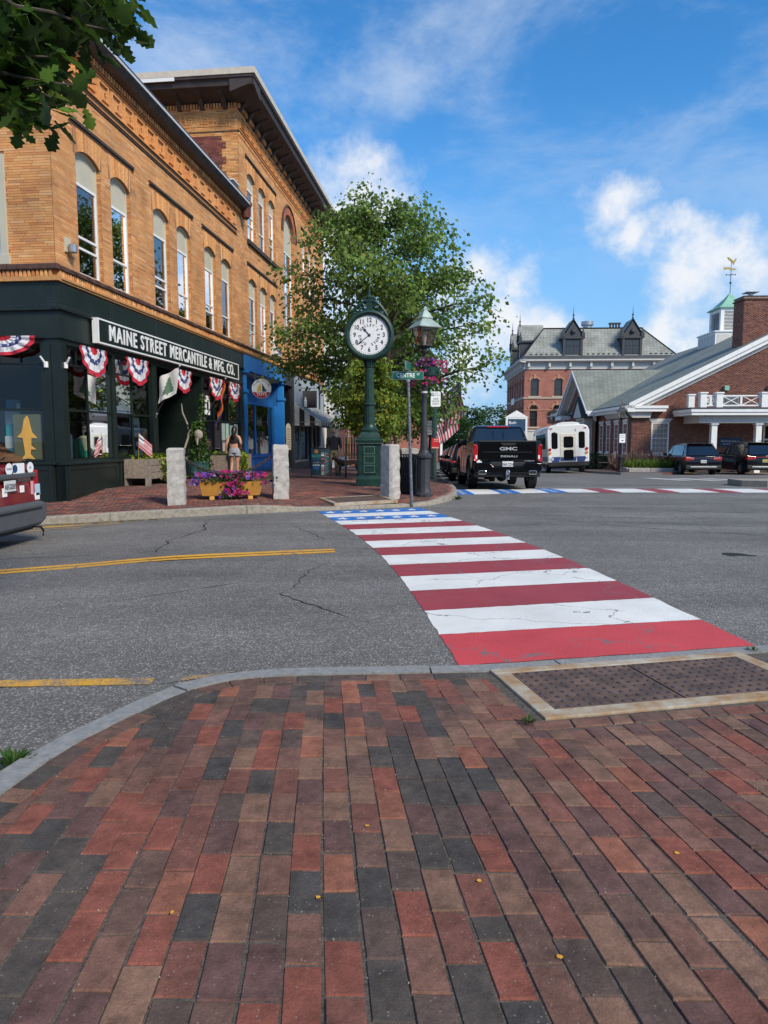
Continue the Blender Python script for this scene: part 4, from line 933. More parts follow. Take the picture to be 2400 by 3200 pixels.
shopwin(.24,2.22,[1.15,]);shopwin(2.34,4.38,[3.32]);shopwin(8.16,11.98,[9.3,9.95,10.8],small=6);shopwin(.42,2.4,[1.62],side=1)
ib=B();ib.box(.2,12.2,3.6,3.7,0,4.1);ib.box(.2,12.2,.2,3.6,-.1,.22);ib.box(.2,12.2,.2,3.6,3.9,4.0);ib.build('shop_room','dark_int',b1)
B().box(4.66,4.74,.2,1.5,.2,3.42).build('entry_wall',GB,b1);eb=B();eb.box(7.94,8.02,.2,1.5,.2,3.42);eb.build('entry_wall',GB,b1);B().box(4.74,5.4,1.42,1.5,.2,3.42).build('entry_panel',GB,b1);B().box(7.2,7.94,1.42,1.5,.2,3.42).build('entry_panel',GB,b1)
dr=B();dr.box(5.4,5.5,1.4,1.5,.25,3.0);dr.box(6.25,6.35,1.4,1.5,.25,3.0);dr.box(7.1,7.2,1.4,1.5,.25,3.0);dr.box(5.5,7.1,1.4,1.5,2.9,3.0);dr.box(5.5,6.25,1.41,1.49,.25,.55);dr.box(6.35,7.1,1.41,1.49,.25,.55);d_=dr.build('door',GB,b1)
for a,c in((5.5,6.25),(6.35,7.1)):B().quad((a,1.45,.55),(c,1.45,.55),(c,1.45,2.9),(a,1.45,2.9)).build('pane','glass',d_)
B().box(5.4,7.2,1.44,1.47,3.0,3.42).build('transom_panel','wood_grey',b1)
sg=E_('shop_sign','long black signboard with white rim and raised white letters over the green shop','sign',fw(1.27,-.18,3.87),FA)
B().box(.0,10.02,.0,.12,-.27,.27).build('board',GB,sg)
f=B();f.box(-.005,10.03,-.012,.13,.245,.28);f.box(-.005,10.03,-.012,.13,-.28,-.245);f.box(-.005,.045,-.012,.13,-.245,.245);f.box(9.98,10.03,-.012,.13,-.245,.245);f.build('rim','white_paint',sg)
text('MAINE STREET MERCANTILE & MFG. CO.',.50,'white_paint',sg,XZ(5.02,-.006,-.005),.012,.82,.009,1.24,name='sign_letter')
# ---------------- three-storey building with blue toy shop and others
b3=E_('brick_building','three-storey tan brick building with arched centre window above a blue shop','building',FC,FA)
U=[(13.32,14.38),(14.86,15.92),(16.36,17.36)];X3=[(22.55,23.5),(24.0,24.95),(25.45,26.4)]
ops3=[(a,c,5.03,7.54,.17)for a,c in U+X3]+[(a,c,9.1,11.48,.17)for a,c in U+X3]+[(18.85,20.85,6.0,10.95,1.0)]
E3=28.1
b=B();wall_panel(b,SE,E3,4.6,13.75,ops3,0,.26);b.quad((SE,0,9.9),(SE,12,9.9),(SE,12,13.75),(SE,0,13.75));b.quad((E3,0,0),(E3,12,0),(E3,12,13.75),(E3,0,13.75));b.quad((SE,0,13.7),(E3,0,13.7),(E3,12,13.7),(SE,12,13.7));b.quad((SE,12,0),(E3,12,0),(E3,12,13.75),(SE,12,13.75));b.build('wall','mortar',b3)
cut3=ops3+[(a-.08,c+.08,7.54,8.12,0)for a,c in U+X3]+[(a-.08,c+.08,11.48,12.06,0)for a,c in U+X3]
bricks_wall('wall_bricks',SE,E3,5.0,12.72,cut3,None,b3,.36,.0527,ROMAN,ROMW,jt=.009,seed=6)
bricks_wall('wall_bricks',SE,E3,12.72,13.5,[],None,b3,.36,.0527,ROMAN,ROMW,jt=.009,seed=7)
vb=B()
for o_ in ops3[:-1]:voussoirs(vb,o_,.4,-.012,rw,flat=o_[3]+.56)
voussoirs(vb,ops3[-1],.34,-.03,rw,pal=REDB*np.array([1.6,1.5,1.2]),wts=[1]*5,n=34)
tag(vb.build('arch_bricks','brick_geo',b3,colors=True),kind='stuff')
P=arch_pts(ops3[-1],20,.36);ah=B()
for p,q in zip(P[:-1],P[1:]):ah.add([(p[0],-.09,p[1]),(q[0],-.09,q[1]),(q[0]+(q[0]-19.85)*.06,-.05,q[1]+(q[1]-10.95)*.06),(p[0]+(p[0]-19.85)*.06,-.05,p[1]+(p[1]-10.95)*.06),(p[0],0,p[1]),(q[0],0,q[1])],[(0,1,2,3),(0,4,5,1)])
ah.build('arch_hood','brownstone',b3)
cb_=B()
for o_ in ops3:
    zs_=o_[2]
    for side in(0,1):
        for k in range(int((o_[3]-o_[2])/.0527)):
            z_=zs_+k*.0527;x_=o_[side];cb_.box(x_-.004 if side==0 else x_-.012,x_+.012 if side==0 else x_+.004,0,.24,z_,z_+.044,0,None,tuple(ROMAN[rw.choice([1,3,0,1])]*rw.uniform(.75,1.0)))
tag(cb_.build('reveal_bricks','brick_geo',b3,colors=True,recalc=False),kind='stuff')
for grp,zt in((U,8.12),(U,12.06),(X3,12.06),(X3,8.12)):
    a,c=grp[0][0]-.2,grp[2][1]+.2;lb=B();lb.box(a,c,-.035,.02,zt,zt+.035);lb.box(a+.02,c-.02,-.06,.02,zt+.045,zt+.08);lb.box(a,c,-.045,.02,zt+.09,zt+.125);lb.build('window_label','soot',b3)
for grp in(U,X3):B().box(grp[0][0]-.12,grp[2][1]+.12,-.10,.05,8.92,9.09).build('window_sill','soot',b3,bevel=.01)
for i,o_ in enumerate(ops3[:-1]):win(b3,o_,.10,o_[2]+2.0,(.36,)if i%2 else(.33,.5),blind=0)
o_=ops3[-1];wa=win(b3,o_,.16,10.25,(.28,.55,.78),mull=1)
fret(b3,SE+.15,E3-.2,12.86,13.32,-.004,rw,.6)
for z0_,z1_,pj,mt in((12.66,12.70,.03,'soot'),(12.72,12.78,.05,'reveal')):B().box(SE-.03,E3,-pj,.02,z0_,z1_).build('string_course',mt,b3)
row_boxes('dentils',b3,SE,E3,.13,.06,-.05,.02,12.58,12.65,seed=12);row_boxes('dentils',b3,SE,E3,.11,.055,-.09,.02,13.5,13.66,seed=13)
C_,H_,Cc=[],[],[];r=random.Random(2);C2,H2,Cq=[],[],[]
for j in range(int(3.6/.0527)):
    zm=9.95+(j+.5)*.0527;e=(.62 if(j//5)%2 else .46);top=zm>12.55
    iv=[(0,5.0)]if top else[(0,e)]
    for a,c in iv:
        q=a-r.uniform(0,.3)
        while q<c:
            l=.36*r.uniform(.75,1.2);e0,e1=max(q,a),min(q+l,c);q+=l
            if e1-e0<.03:continue
            C_.append((SE-.006,(e0+e1)/2,zm));H_.append((e1-e0-.009)/2);Cc.append(ROMAN[r.choices(range(8),ROMW)[0]]*r.uniform(.86,1.12))
for j in range(int(2.6/.072)):
    zm=9.95+(j+.5)*.072;e=(.62 if(int((zm-9.95)/.0527)//5)%2 else .46);q=e
    while q<6:l=.21;C2.append((SE-.003,q+l/2+(j%2)*.1,zm));H2.append(.1);Cq.append(REDB[r.randrange(5)]*r.uniform(.8,1.1)*np.array([.85,.75,.85]));q+=l
for(cc_,hh,cl,hz_)in((C_,H_,Cc,.0219),(C2,H2,Cq,.031)):
    n_=len(cc_);tag(boxes_mesh('flank_bricks',np.array(cc_),np.array(hh),np.full(n_,hz_),np.full(n_,.012),np.repeat([[0.,-1,0]],n_,0),np.repeat([[0.,0,1.]],n_,0),np.array(cl),'brick_fac',b3,True),kind='stuff')
for i in range(7):
    a=.25+i*.62;k_=B();h=.46;p=.62;z0_=12.86;col=tuple(ROMAN[5])
    S=lambda x0,x1,y0,y1:k_.box(SE-.035,SE,a+p*x0,a+p*x1,z0_+h*y0,z0_+h*y1,0,None,col)
    S(.04,.12,0,.98);S(.12,.82,.90,.98);S(.74,.82,.22,.90);S(.36,.74,.22,.30);S(.36,.44,.30,.66);S(.44,.62,.58,.66);S(.12,1.04,0,.07);k_.build('fret_key','brick_geo',b3,colors=True)
fd=B()
for i in range(42):fd.box(SE-.09,SE,.05+i*.11,.105+i*.11,13.48,13.64,0,None,tuple(ROMAN[rw.choices(range(8),ROMW)[0]]))
tag(fd.build('dentils','brick_geo',b3,colors=True),kind='stuff')
for z0_,z1_ in((12.66,12.70),):B().box(SE-.03,SE,-.02,5,z0_,z1_).build('string_course','soot',b3)
prof=[(0,13.66),(-.62,13.86),(-.78,13.90),(-.82,14.08),(-.90,14.12),(-.90,14.20),(-.6,14.36),(0,14.36)]
B().prism(prof,SE-.86,E3+.7,'x').build('cornice','cornice_brown',b3)
c_=B();c_.prism([(SE-p[0]*-1 if False else SE+p[0],p[1])for p in prof],-.86,6,'y');c_.build('cornice','cornice_brown',b3)
B().box(SE-.93,E3+.72,-.93,.2,14.21,14.42).build('roof_edge','stone_trim',b3);B().box(SE-.93,SE+.3,.2,6,14.21,14.42).build('roof_edge','stone_trim',b3);B().box(SE-.93,SE-.90,2.0,6,14.08,14.20).build('white_fascia','white_paint',b3)
def bracket(x_,y_,alongx):
    bk=B();pr_=[(0,0),(-.5,.16),(-.62,.10),(-.60,.02),(-.3,-.06),(-.06,-.34),(0,-.34)]
    if alongx:bk.prism([(SE+p[0],13.78+p[1])for p in pr_],y_-.09,y_+.09,'y')
    else:bk.prism([(p[0],13.78+p[1])for p in pr_],x_-.09,x_+.09,'x')
    bk.build('bracket','cornice_brown',b3,bevel=.02)
for i in range(19):bracket(SE+.2+i*.86,0,False)
for i in range(6):bracket(0,.45+i*.86,True)
lb=B();lb.box(SE-.6,SE+.02,.02,.9,9.9,10.75);lb.build('lead_curb','lead',b3);B().box(SE-.63,SE+.03,.0,.92,10.75,10.80).build('lead_cap','flashing',b3)
band(b3,SE,26.5,32)
BL='blue_paint'
B().box(SE+.02,18.5,-.06,.25,4.1,4.665).build('blue_beam',BL,b3,bevel=.01);B().box(SE-.02,18.55,-.1,.1,4.06,4.12).build('blue_mould',BL,b3,bevel=.01)
def blue_col(a):
    c=B();c.box(a,a+.3,-.06,.2,.0,3.28);c.box(a-.05,a+.35,-.11,.2,3.22,3.34);c.box(a+.02,a+.28,-.05,.2,3.34,3.98);c.box(a-.06,a+.36,-.13,.2,3.96,4.08);c.build('blue_column',BL,b3,bevel=.012)
blue_col(12.42);blue_col(18.1)
B().box(12.72,18.1,.55,.65,2.95,4.1).build('blue_panel','blue_dark',b3);B().box(18.1,18.5,.2,.66,0,4.1).build('blue_return','blue_dark',b3)
B().box(12.72,18.1,.1,.65,4.0,4.06).build('soffit','cream',b3)
f=B();f.box(12.72,12.86,.25,.35,.8,2.95);f.box(17.45,18.1,.2,.4,.2,2.95);f.box(14.72,14.82,.25,.35,.8,2.95);f.box(12.86,17.45,.25,.35,2.86,2.95);f.box(12.86,17.45,.22,.40,.72,.82);f.box(12.72,18.1,.4,.6,2.90,2.96);w_=f.build('shop_window',BL,b3)
for a,c in((12.86,14.72),(14.82,17.45)):B().quad((a,.3,.82),(c,.3,.82),(c,.3,2.86),(a,.3,2.86)).build('pane','glass_clear',w_)
k=B();k.box(12.42,18.4,.0,.5,.12,.72);o=k.build('kneewall','blue_dark',b3)
for i in range(5):B().box(12.75+i*1.1,13.7+i*1.1,-.02,.01,.26,.62).build('kneewall_panel',BL,o,bevel=.01)
B().box(12.4,18.45,-.03,.3,.72,.80).build('sill',BL,o);B().box(12.3,18.6,-.25,.6,-.3,.10).build('plinth','stone_trim',b3)
pm('shop_back',(.20,.20,.22),.8,var=.2)
ib=B();ib.box(12.8,18.0,1.6,1.7,.2,4);ib.build('shop_back','shop_back',b3);B().box(12.8,18.1,.4,1.6,.68,.74).build('display_floor','wood_grey',b3)
tr_=random.Random(77);PAL=[(.5,.04,.04),(.05,.12,.4),(.75,.75,.75),(.6,.5,.1),(.08,.3,.3),(.02,.02,.02),(.7,.3,.3),(.1,.35,.1)]
for i in range(34):
    a=tr_.uniform(13.0,17.2);y_=tr_.uniform(.5,1.2);z_=tr_.choice([.74,.74,1.2,1.6,2.3]);s_=tr_.uniform(.07,.2)
    b=B();b.ball((a,y_,z_+s_),s_,8,6,0,(1,.6,tr_.uniform(.7,1.4)),tr_.choice(PAL));b.build('display_toy','paint_geo',b3,colors=True,smooth=True)
hb=B();hb.add([(13.0+.4*i,.45+.05*sin(i*2),2.4-.35*abs(i-1.5))for i in range(4)]+[(13.1+.25*i,.5,1.2)for i in range(4)],[(0,1,5,4),(1,2,6,5),(2,3,7,6)],0,(.5,.08,.07));hb.build('hanging_cloth','paint_geo',b3,colors=True)
sh=B()
for z_ in(.85,1.15,1.45):sh.box(16.0,17.3,.6,.9,z_,z_+.03)
sh.box(16.0,16.04,.6,.9,.74,1.8);sh.box(17.26,17.3,.6,.9,.74,1.8);sh.build('display_shelf','white_plastic',b3)
B().box(18.5,20.15,-.03,.25,4.0,4.665).build('dark_beam','charcoal',b3);B().box(18.55,20.1,.5,.6,0,4.0).build('passage','charcoal',b3)
f=B();f.box(18.62,18.8,.3,.45,.0,3.6);f.box(19.85,20.1,.1,.4,.0,4.0);f.box(18.8,19.85,.3,.45,2.3,2.45);f.build('passage_frame','black_iron',b3);B().quad((18.8,.4,2.45),(19.85,.4,2.45),(19.85,.4,3.6),(18.8,.4,3.6)).build('pane','glass',b3)
B().box(20.15,26.8,.0,.25,2.2,4.665).build('grey_fascia','grey_paint',b3);B().box(20.1,20.45,-.03,.3,-.2,4.6).build('pilaster','charcoal',b3);B().box(24.3,24.65,-.03,.3,-.3,2.2).build('pilaster','charcoal',b3);B().box(26.5,26.85,-.03,.3,-.3,4.6).build('pilaster','charcoal',b3)
for a,c in((20.5,22.1),(22.25,24.2),(24.75,26.4)):
    f=B();f.box(a,a+.08,.1,.2,.35,2.2);f.box(c-.08,c,.1,.2,.35,2.2);f.box(a,c,.08,.22,.3,.38);f.box(a,c,.1,.2,2.12,2.2);w_=f.build('shop_window','steel',b3);B().quad((a,.15,.38),(c,.15,.38),(c,.15,2.12),(a,.15,2.12)).build('pane','glass',w_);B().box(a-.05,c+.05,.05,.3,-.3,.3).build('kneewall','charcoal',b3);B().quad((a,1.2,.3),(c,1.2,.3),(c,1.2,2.2),(a,1.2,2.2)).build('dark_room','dark_int',b3)
B().box(22.4,22.8,.3,.5,.42,.75,0,None,(.05,.25,.32)).build('display_box','paint_geo',b3,colors=True);B().ball((25.3,.4,1.1),.22,10,6,0,(1.4,.6,.5),(.75,.13,.03)).build('display_shoe','paint_geo',b3,colors=True,smooth=True)
B().box(26.8,E3,.05,.25,-.5,4.66).build('end_pier','grey_paint',b3)
# ============================================================ BUILDINGS ON THE RIGHT AND FAR BACK
def shingle_mat(name,c1,c2,mo,bw,rh,kz=1.0):
    m,t,b=_base(name);nn,ll=t.nodes,t.links;p=nn.new('ShaderNodeTexCoord').outputs['Object']
    sp=nn.new('ShaderNodeSeparateXYZ');ll.new(p,sp.inputs[0]);ad=nn.new('ShaderNodeMath');ll.new(sp.outputs[0],ad.inputs[0]);ll.new(sp.outputs[1],ad.inputs[1])
    mz=nn.new('ShaderNodeMath');mz.operation='MULTIPLY';mz.inputs[1].default_value=kz;ll.new(sp.outputs[2],mz.inputs[0])
    cb=nn.new('ShaderNodeCombineXYZ');ll.new(ad.outputs[0],cb.inputs[0]);ll.new(mz.outputs[0],cb.inputs[1])
    bt=nn.new('ShaderNodeTexBrick');ll.new(cb.outputs[0],bt.inputs['Vector']);bt.inputs['Scale'].default_value=1;bt.inputs['Brick Width'].default_value=bw;bt.inputs['Row Height'].default_value=rh;bt.inputs['Mortar Size'].default_value=rh*.07
    bt.inputs['Color1'].default_value=(*c1,1);bt.inputs['Color2'].default_value=(*c2,1);bt.inputs['Mortar'].default_value=(*mo,1)
    no=nn.new('ShaderNodeTexNoise');no.inputs['Scale'].default_value=.7;no.inputs['Detail'].default_value=8;ll.new(p,no.inputs['Vector'])
    mr=nn.new('ShaderNodeMapRange');ll.new(no.outputs[0],mr.inputs[0]);mr.inputs[1].default_value=.3;mr.inputs[2].default_value=.7;mr.inputs[3].default_value=.8;mr.inputs[4].default_value=1.2
    s=nn.new('ShaderNodeVectorMath');s.operation='SCALE';ll.new(bt.outputs[0],s.inputs[0]);ll.new(mr.outputs[0],s.inputs['Scale']);ll.new(s.outputs[0],b.inputs['Base Color']);b.inputs['Roughness'].default_value=.85
    bp=nn.new('ShaderNodeBump');bp.inputs['Strength'].default_value=.6;bp.inputs['Distance'].default_value=.02;ll.new(bt.outputs['Fac'],bp.inputs['Height']);bp.invert=True;ll.new(bp.outputs[0],b.inputs['Normal'])
    MAT[name]=m
shingle_mat('shingle_green',(.24,.265,.225),(.19,.21,.185),(.09,.10,.09),.34,.15,1.6)
shingle_mat('slate_grey',(.32,.335,.30),(.25,.265,.245),(.10,.105,.10),.4,.22)
shingle_mat('far_brick',(.42,.165,.12),(.34,.13,.095),(.30,.19,.15),.22,.072)
shingle_mat('bank_brick_far',(.24,.09,.065),(.16,.066,.05),(.32,.26,.21),.21,.07)
BANKB=np.array([(.25,.100,.070),(.20,.082,.060),(.29,.122,.085),(.155,.066,.053),(.24,.110,.080)])
WP='white_paint'
# ---------------- bank
bx,by=15.9,46.0;BA=radians(-2.2)
bk=E_('bank_building','low red brick bank with white eaves, green roof and louvred cupola','building',(bx,by,0),BA)
EZ,RX,RZ_=3.62,12.1,9.85;sl_=(RZ_-EZ)/(RX+.4)
Z0=-.75
b=B();b.add([(0,0,Z0),(24.2,0,Z0),(24.2,0,EZ),(12.1,0,RZ_-.1),(0,0,EZ)],[(0,1,2,3,4)]);b.build('gable_wall','mortar_light',bk,recalc=False)
b=B();b.quad((0,0,Z0),(0,26,Z0),(0,26,EZ),(0,0,EZ));b.quad((24.2,0,Z0),(24.2,26,Z0),(24.2,26,EZ),(24.2,0,EZ));b.add([(0,26,Z0),(24.2,26,Z0),(24.2,26,EZ),(12.1,26,RZ_-.1),(0,26,EZ)],[(0,1,2,3,4)]);b.build('wall','bank_brick_far',bk)
r=random.Random(4);C_,H_,Cc=[],[],[];bh=.0675
fwn=(1.28,2.40,.52,2.55)
for j in range(int(9.6/bh)):
    zm=-.7+(j+.5)*bh;lo=max(0,(zm-EZ+.05)/sl_);
    iv=[(lo,11.5)]
    if fwn[2]-.02<zm<fwn[3]+.0:iv=[(lo,fwn[0]),(fwn[1],11.5)]
    for a,c in iv:
        if c-a<.05:continue
        q=a-(j%2)*.103;
        q=math.floor(a/.206)*.206-(j%2)*.103
        while q<c:
            e0,e1=max(q,a),min(q+.206,c);q+=.206
            if e1-e0<.02:continue
            C_.append(((e0+e1)/2,-.004,zm));H_.append((e1-e0-.014)/2);Cc.append(BANKB[r.randrange(5)]*r.uniform(.85,1.15))
n_=len(C_);tag(boxes_mesh('wall_bricks',np.array(C_),np.array(H_),np.full(n_,(bh-.014)/2),np.full(n_,.012),np.repeat([[1.,0,0]],n_,0),np.repeat([[0.,0,1.]],n_,0),np.array(Cc),'brick_geo',bk),kind='stuff')
sw=[(.75,1.7),(2.75,3.75),(4.75,5.75),(6.65,7.6)]
C_,H_,Cc=[],[],[]
for j in range(int(4.2/bh)):
    zm=-.7+(j+.5)*bh;iv=[(0,8.1)]
    if .5<zm<2.75:
        iv=[];e=0
        for a,c in sw:iv.append((e,a));e=c
        iv.append((e,8.1))
    for a,c in iv:
        q=math.floor(a/.206)*.206-(j%2)*.103
        while q<c:
            e0,e1=max(q,a),min(q+.206,c);q+=.206
            if e1-e0<.02:continue
            C_.append((-.004,(e0+e1)/2,zm));H_.append((e1-e0-.014)/2);Cc.append(BANKB[r.randrange(5)]*r.uniform(.85,1.15))
n_=len(C_);tag(boxes_mesh('wall_bricks',np.array(C_),np.array(H_),np.full(n_,(bh-.014)/2),np.full(n_,.012),np.repeat([[0.,-1,0]],n_,0),np.repeat([[0.,0,1.]],n_,0),np.array(Cc),'brick_geo',bk),kind='stuff')
def sash_window(parent,x0,x1,z0,z1,T,nx=4,nz=6,lower_dark=True,lintel=True,d=0.0):
    """white multi-pane window in local frame T (x along, y inward)"""
    f=B();t=.085
    for q in((x0,x0+t,z0,z1),(x1-t,x1,z0,z1),(x0+t,x1-t,z0,z0+t),(x0+t,x1-t,z1-t,z1)):f.box(q[0],q[1],-.03+d,.08+d,q[2],q[3],0,T)
    o=f.build('window',WP,parent)
    mu=B()
    for i in range(1,nx):q=x0+t+(x1-x0-2*t)*i/nx;mu.box(q-.008,q+.008,.0+d,.045+d,z0+t,z1-t,0,T)
    for i in range(1,nz):q=z0+t+(z1-z0-2*t)*i/nz;mu.box(x0+t,x1-t,-.004+d,.05+d,q-(.022 if i*2==nz else .008),q+(.022 if i*2==nz else .008),0,T)
    mu.build('muntins',WP,o)
    for i in range(nx):
        for k in range(nz):
            xa,xb=x0+t+(x1-x0-2*t)*i/nx,x0+t+(x1-x0-2*t)*(i+1)/nx;za,zb=z0+t+(z1-z0-2*t)*k/nz,z0+t+(z1-z0-2*t)*(k+1)/nz
            b=B();b.add([T@Vector(p)for p in((xa,.03+d,za),(xb,.03+d,za),(xb,.03+d,zb),(xa,.03+d,zb))],[(0,1,2,3)]);b.build('pane','pane_dark' if(k<nz/2 and lower_dark)else 'pane_blind',o)
    s=B();s.box(x0-.14,x1+.14,-.10+d,.1+d,z0-.12,z0-.0,0,T);s.build('sill','stone_light',o)
    if lintel:l=B();l.prism([(x0-.02,z1+.01),(x1+.02,z1+.01),(x1+.2,z1+.24),(x0-.2,z1+.24)],-.06+d,.06+d,'y',0,T);l.build('lintel','stone_light',o)
    return o
pm('pane_blind',(.30,.36,.30),.12,spec=.8,var=.1);pm('stone_light',(.58,.57,.54),.8,var=.08)
I4=Matrix.Identity(4);TS=Matrix.Rotation(-pi/2,4,'Z')
sash_window(bk,fwn[0],fwn[1],fwn[2],fwn[3],I4)
for a,c in sw:sash_window(bk,-c,-a,.52,2.55,TS)
def slab(b,P,th):
    n=Vector(P[1])-Vector(P[0]);m_=Vector(P[3])-Vector(P[0]);k=n.cross(m_).normalized()*th
    if k.z>0:k=-k
    vs=[Vector(p)for p in P]+[Vector(p)+k for p in P];b.add(vs,[(0,1,2,3),(7,6,5,4),(0,4,5,1),(1,5,6,2),(2,6,7,3),(3,7,4,0)])
def rz(x):return EZ+.12+sl_*(x+.4)
b=B();slab(b,[(-.5,-.55,rz(-.5)),(12.1,-.55,rz(12.1)),(12.1,26.5,rz(12.1)),(-.5,26.5,rz(-.5))],.14);b.build('roof','shingle_green',bk)
b=B();slab(b,[(12.1,-.55,rz(12.1)),(24.7,-.55,rz(-.5)),(24.7,26.5,rz(-.5)),(12.1,26.5,rz(12.1))],.14);b.build('roof','shingle_green',bk)
def rake(sgn,x0,x1):
    for(dz0,dz1,y0,y1,mt)in((-.02,-.30,-.62,.0,WP),(-.30,-.56,-.50,.0,WP),(-.56,-.84,-.12,.0,'stone_light')):
        P=[(x0,y0,rz(x0)+dz1),(x1,y0,rz(x1)+dz1),(x1,y0,rz(x1)+dz0),(x0,y0,rz(x0)+dz0)]
        if sgn<0:P=[(24.2-p[0],p[1],p[2])for p in P]
        b=B();b.add(P+[(p[0],y1,p[2])for p in P],[(0,1,2,3),(7,6,5,4),(0,4,5,1),(1,5,6,2),(2,6,7,3),(3,7,4,0)]);b.build('raking_cornice',mt,bk)
rake(1,-.35,12.1);rake(-1,-.35,12.1)
def eave(x0,x1,y0,y1):
    b=B();b.box(x0,x1,y0,y1,EZ-.22,EZ-.02);b.build('eave_cornice',WP,bk);
b=B();b.prism([(-.56,EZ-.02),(-.56,EZ-.2),(-.46,EZ-.24),(-.42,EZ-.42),(0,EZ-.42),(0,EZ-.02)],-.62,8.0,'y');b.build('eave_cornice',WP,bk)
b=B();b.box(-.58,2.1,-.62,.0,EZ-.20,EZ-.03);b.box(-.5,2.0,-.56,.0,EZ-.40,EZ-.20);b.build('cornice_return',WP,bk)
b=B();b.prism([(-.3,EZ-.40),(1.2,EZ-.40),(1.1,EZ-.78),(-.02,EZ-.78)],-.3,-.02,'y');b.build('cornice_block','stone_light',bk)
b=B();b.prism([(-.30,EZ-.42),(-.06,EZ-.75),(0,EZ-.75),(0,EZ-.42)],-.2,5.6,'y');b.build('frieze','stone_light',bk)
B().tube([(-.45,-.25,EZ-.42),(-.35,-.25,EZ-.6),(-.10,-.12,EZ-.8),(-.08,-.12,EZ-1.0),(-.08,-.12,Z0)],.05,8).build('downpipe','black_iron',bk,smooth=True)
gy0,gy1,gym,gz=8.0,18.4,12.9,7.1
gx=-.25
b=B();b.add([(gx,gy0,Z0),(gx,gy1,Z0),(gx,gy1,EZ),(gx,gym,gz-.15),(gx,gy0,EZ)],[(0,1,2,3,4)]);b.build('gable_wall','bank_brick_far',bk)
sl2=(gz-EZ+.1)/(gym-gy0+.35)
xi=(gz-.12-EZ)/sl_
b=B();slab(b,[(-1.0,gy0-.35,EZ),(-1.0,gym,gz),(xi+.2,gym,gz),(-.2,gy0-.35,EZ)],.1);b.build('roof','shingle_green',bk)
b=B();slab(b,[(-1.0,gym,gz),(-1.0,gy1+.5,EZ-.05),(.5,gy1+.5,EZ-.05),(xi+.2,gym,gz)],.1);b.build('roof','shingle_green',bk)
for(ya,za,yb,zb)in((gy0-.35,EZ,gym,gz),(gy1+.5,EZ-.05,gym,gz)):
    for(o0,o1,x0,x1,mt)in((-.03,-.24,-1.06,-.25,WP),(-.24,-.42,-.92,-.25,WP)):
        P=[(x0,ya,za+o1),(x0,yb,zb+o1),(x0,yb,zb+o0),(x0,ya,za+o0)];b=B();b.add(P+[(x1,p[1],p[2])for p in P],[(0,1,2,3),(7,6,5,4),(0,4,5,1),(1,5,6,2),(2,6,7,3),(3,7,4,0)]);b.build('raking_cornice',mt,bk)
    P=[(-.42,ya,za-.42),(-.42,yb,zb-.42),(-.42,yb,zb-.8),(-.42,ya,za-.8)];b=B();b.add(P+[(-.26,p[1],p[2])for p in P],[(0,1,2,3),(0,4,5,1),(1,5,6,2),(2,6,7,3),(3,7,4,0)]);b.build('rake_board','stone_light',bk)
b=B();b.box(-1.1,.1,gy1-1.9,gy1+.55,EZ-.45,EZ-.1);b.build('cornice_return',WP,bk);b=B();b.box(-.7,.05,gy1-1.5,gy1+.2,EZ-.75,EZ-.45);b.build('cornice_block','stone_light',bk)
b=B();b.prism([(-1.15,EZ-.1),(.1,EZ+.55),(.1,EZ-.1)],gy1-1.9,gy1+.6,'y');b.build('return_roof','shingle_green',bk)
ey=10.2
B().box(-.85,-.2,ey-1.3,ey-.95,Z0,2.7).build('pilaster','stone_light',bk);B().box(-.85,-.2,ey+.95,ey+1.3,Z0,2.7).build('pilaster','stone_light',bk);b=B();b.box(-.9,-.2,ey-1.4,ey+1.4,2.7,3.15);es=b.build('entablature','stone_light',bk);text('Bath Savings Institution',.19,'brass',es,Matrix.Translation((-.91,ey,2.92))@Matrix.Rotation(-pi/2,4,'Z')@Matrix.Rotation(pi/2,4,'X'))
b=B();b.add([(-1.1,ey-1.6,3.15),(-1.1,ey+1.6,3.15),(-1.1,ey,4.6),(-.2,ey-1.6,3.15),(-.2,ey+1.6,3.15),(-.2,ey,4.6)],[(0,1,2),(3,5,4),(0,3,4,1),(1,4,5,2),(2,5,3,0)]);b.build('pediment','stone_light',bk)
b=B();slab(b,[(-1.2,ey-1.75,3.15),(-1.2,ey,4.75),(-.2,ey,4.75),(-.2,ey-1.75,3.15)],.08);slab(b,[(-1.2,ey,4.75),(-1.2,ey+1.75,3.15),(-.2,ey+1.75,3.15),(-.2,ey,4.75)],.08);b.build('pediment_roof','lead',bk);B().ball((-.9,ey,4.95),.16,10,8).build('finial','stone_light',bk,smooth=True)
B().box(-.24,-.2,ey-.9,ey+.9,Z0,2.6).build('doorway','pane_dark',bk)
ch=B();ch.box(7.0,8.85,.6,2.0,5.5,10.5);cho=ch.build('chimney','mortar_light',bk)
C_,H_,Cc,AX=[],[],[],[]
for j in range(int(5/bh)):
    zm=5.5+(j+.5)*bh
    if zm>10.45:break
    for face in(0,1):
        L0,L1=((7.0,8.85)if face==0 else(.6,2.0));q=L0-(j%2)*.103
        while q<L1:
            e0,e1=max(q,L0),min(q+.206,L1);q+=.206
            if e1-e0<.02:continue
            C_.append(((e0+e1)/2,.596,zm)if face==0 else(6.996,(e0+e1)/2,zm));H_.append((e1-e0-.014)/2);Cc.append(BANKB[r.randrange(5)]*r.uniform(.9,1.25));AX.append((1.,0,0)if face==0 else(0.,-1,0))
n_=len(C_);tag(boxes_mesh('chimney_bricks',np.array(C_),np.array(H_),np.full(n_,(bh-.014)/2),np.full(n_,.012),np.array(AX),np.repeat([[0.,0,1.]],n_,0),np.array(Cc),'brick_geo',cho),kind='stuff')
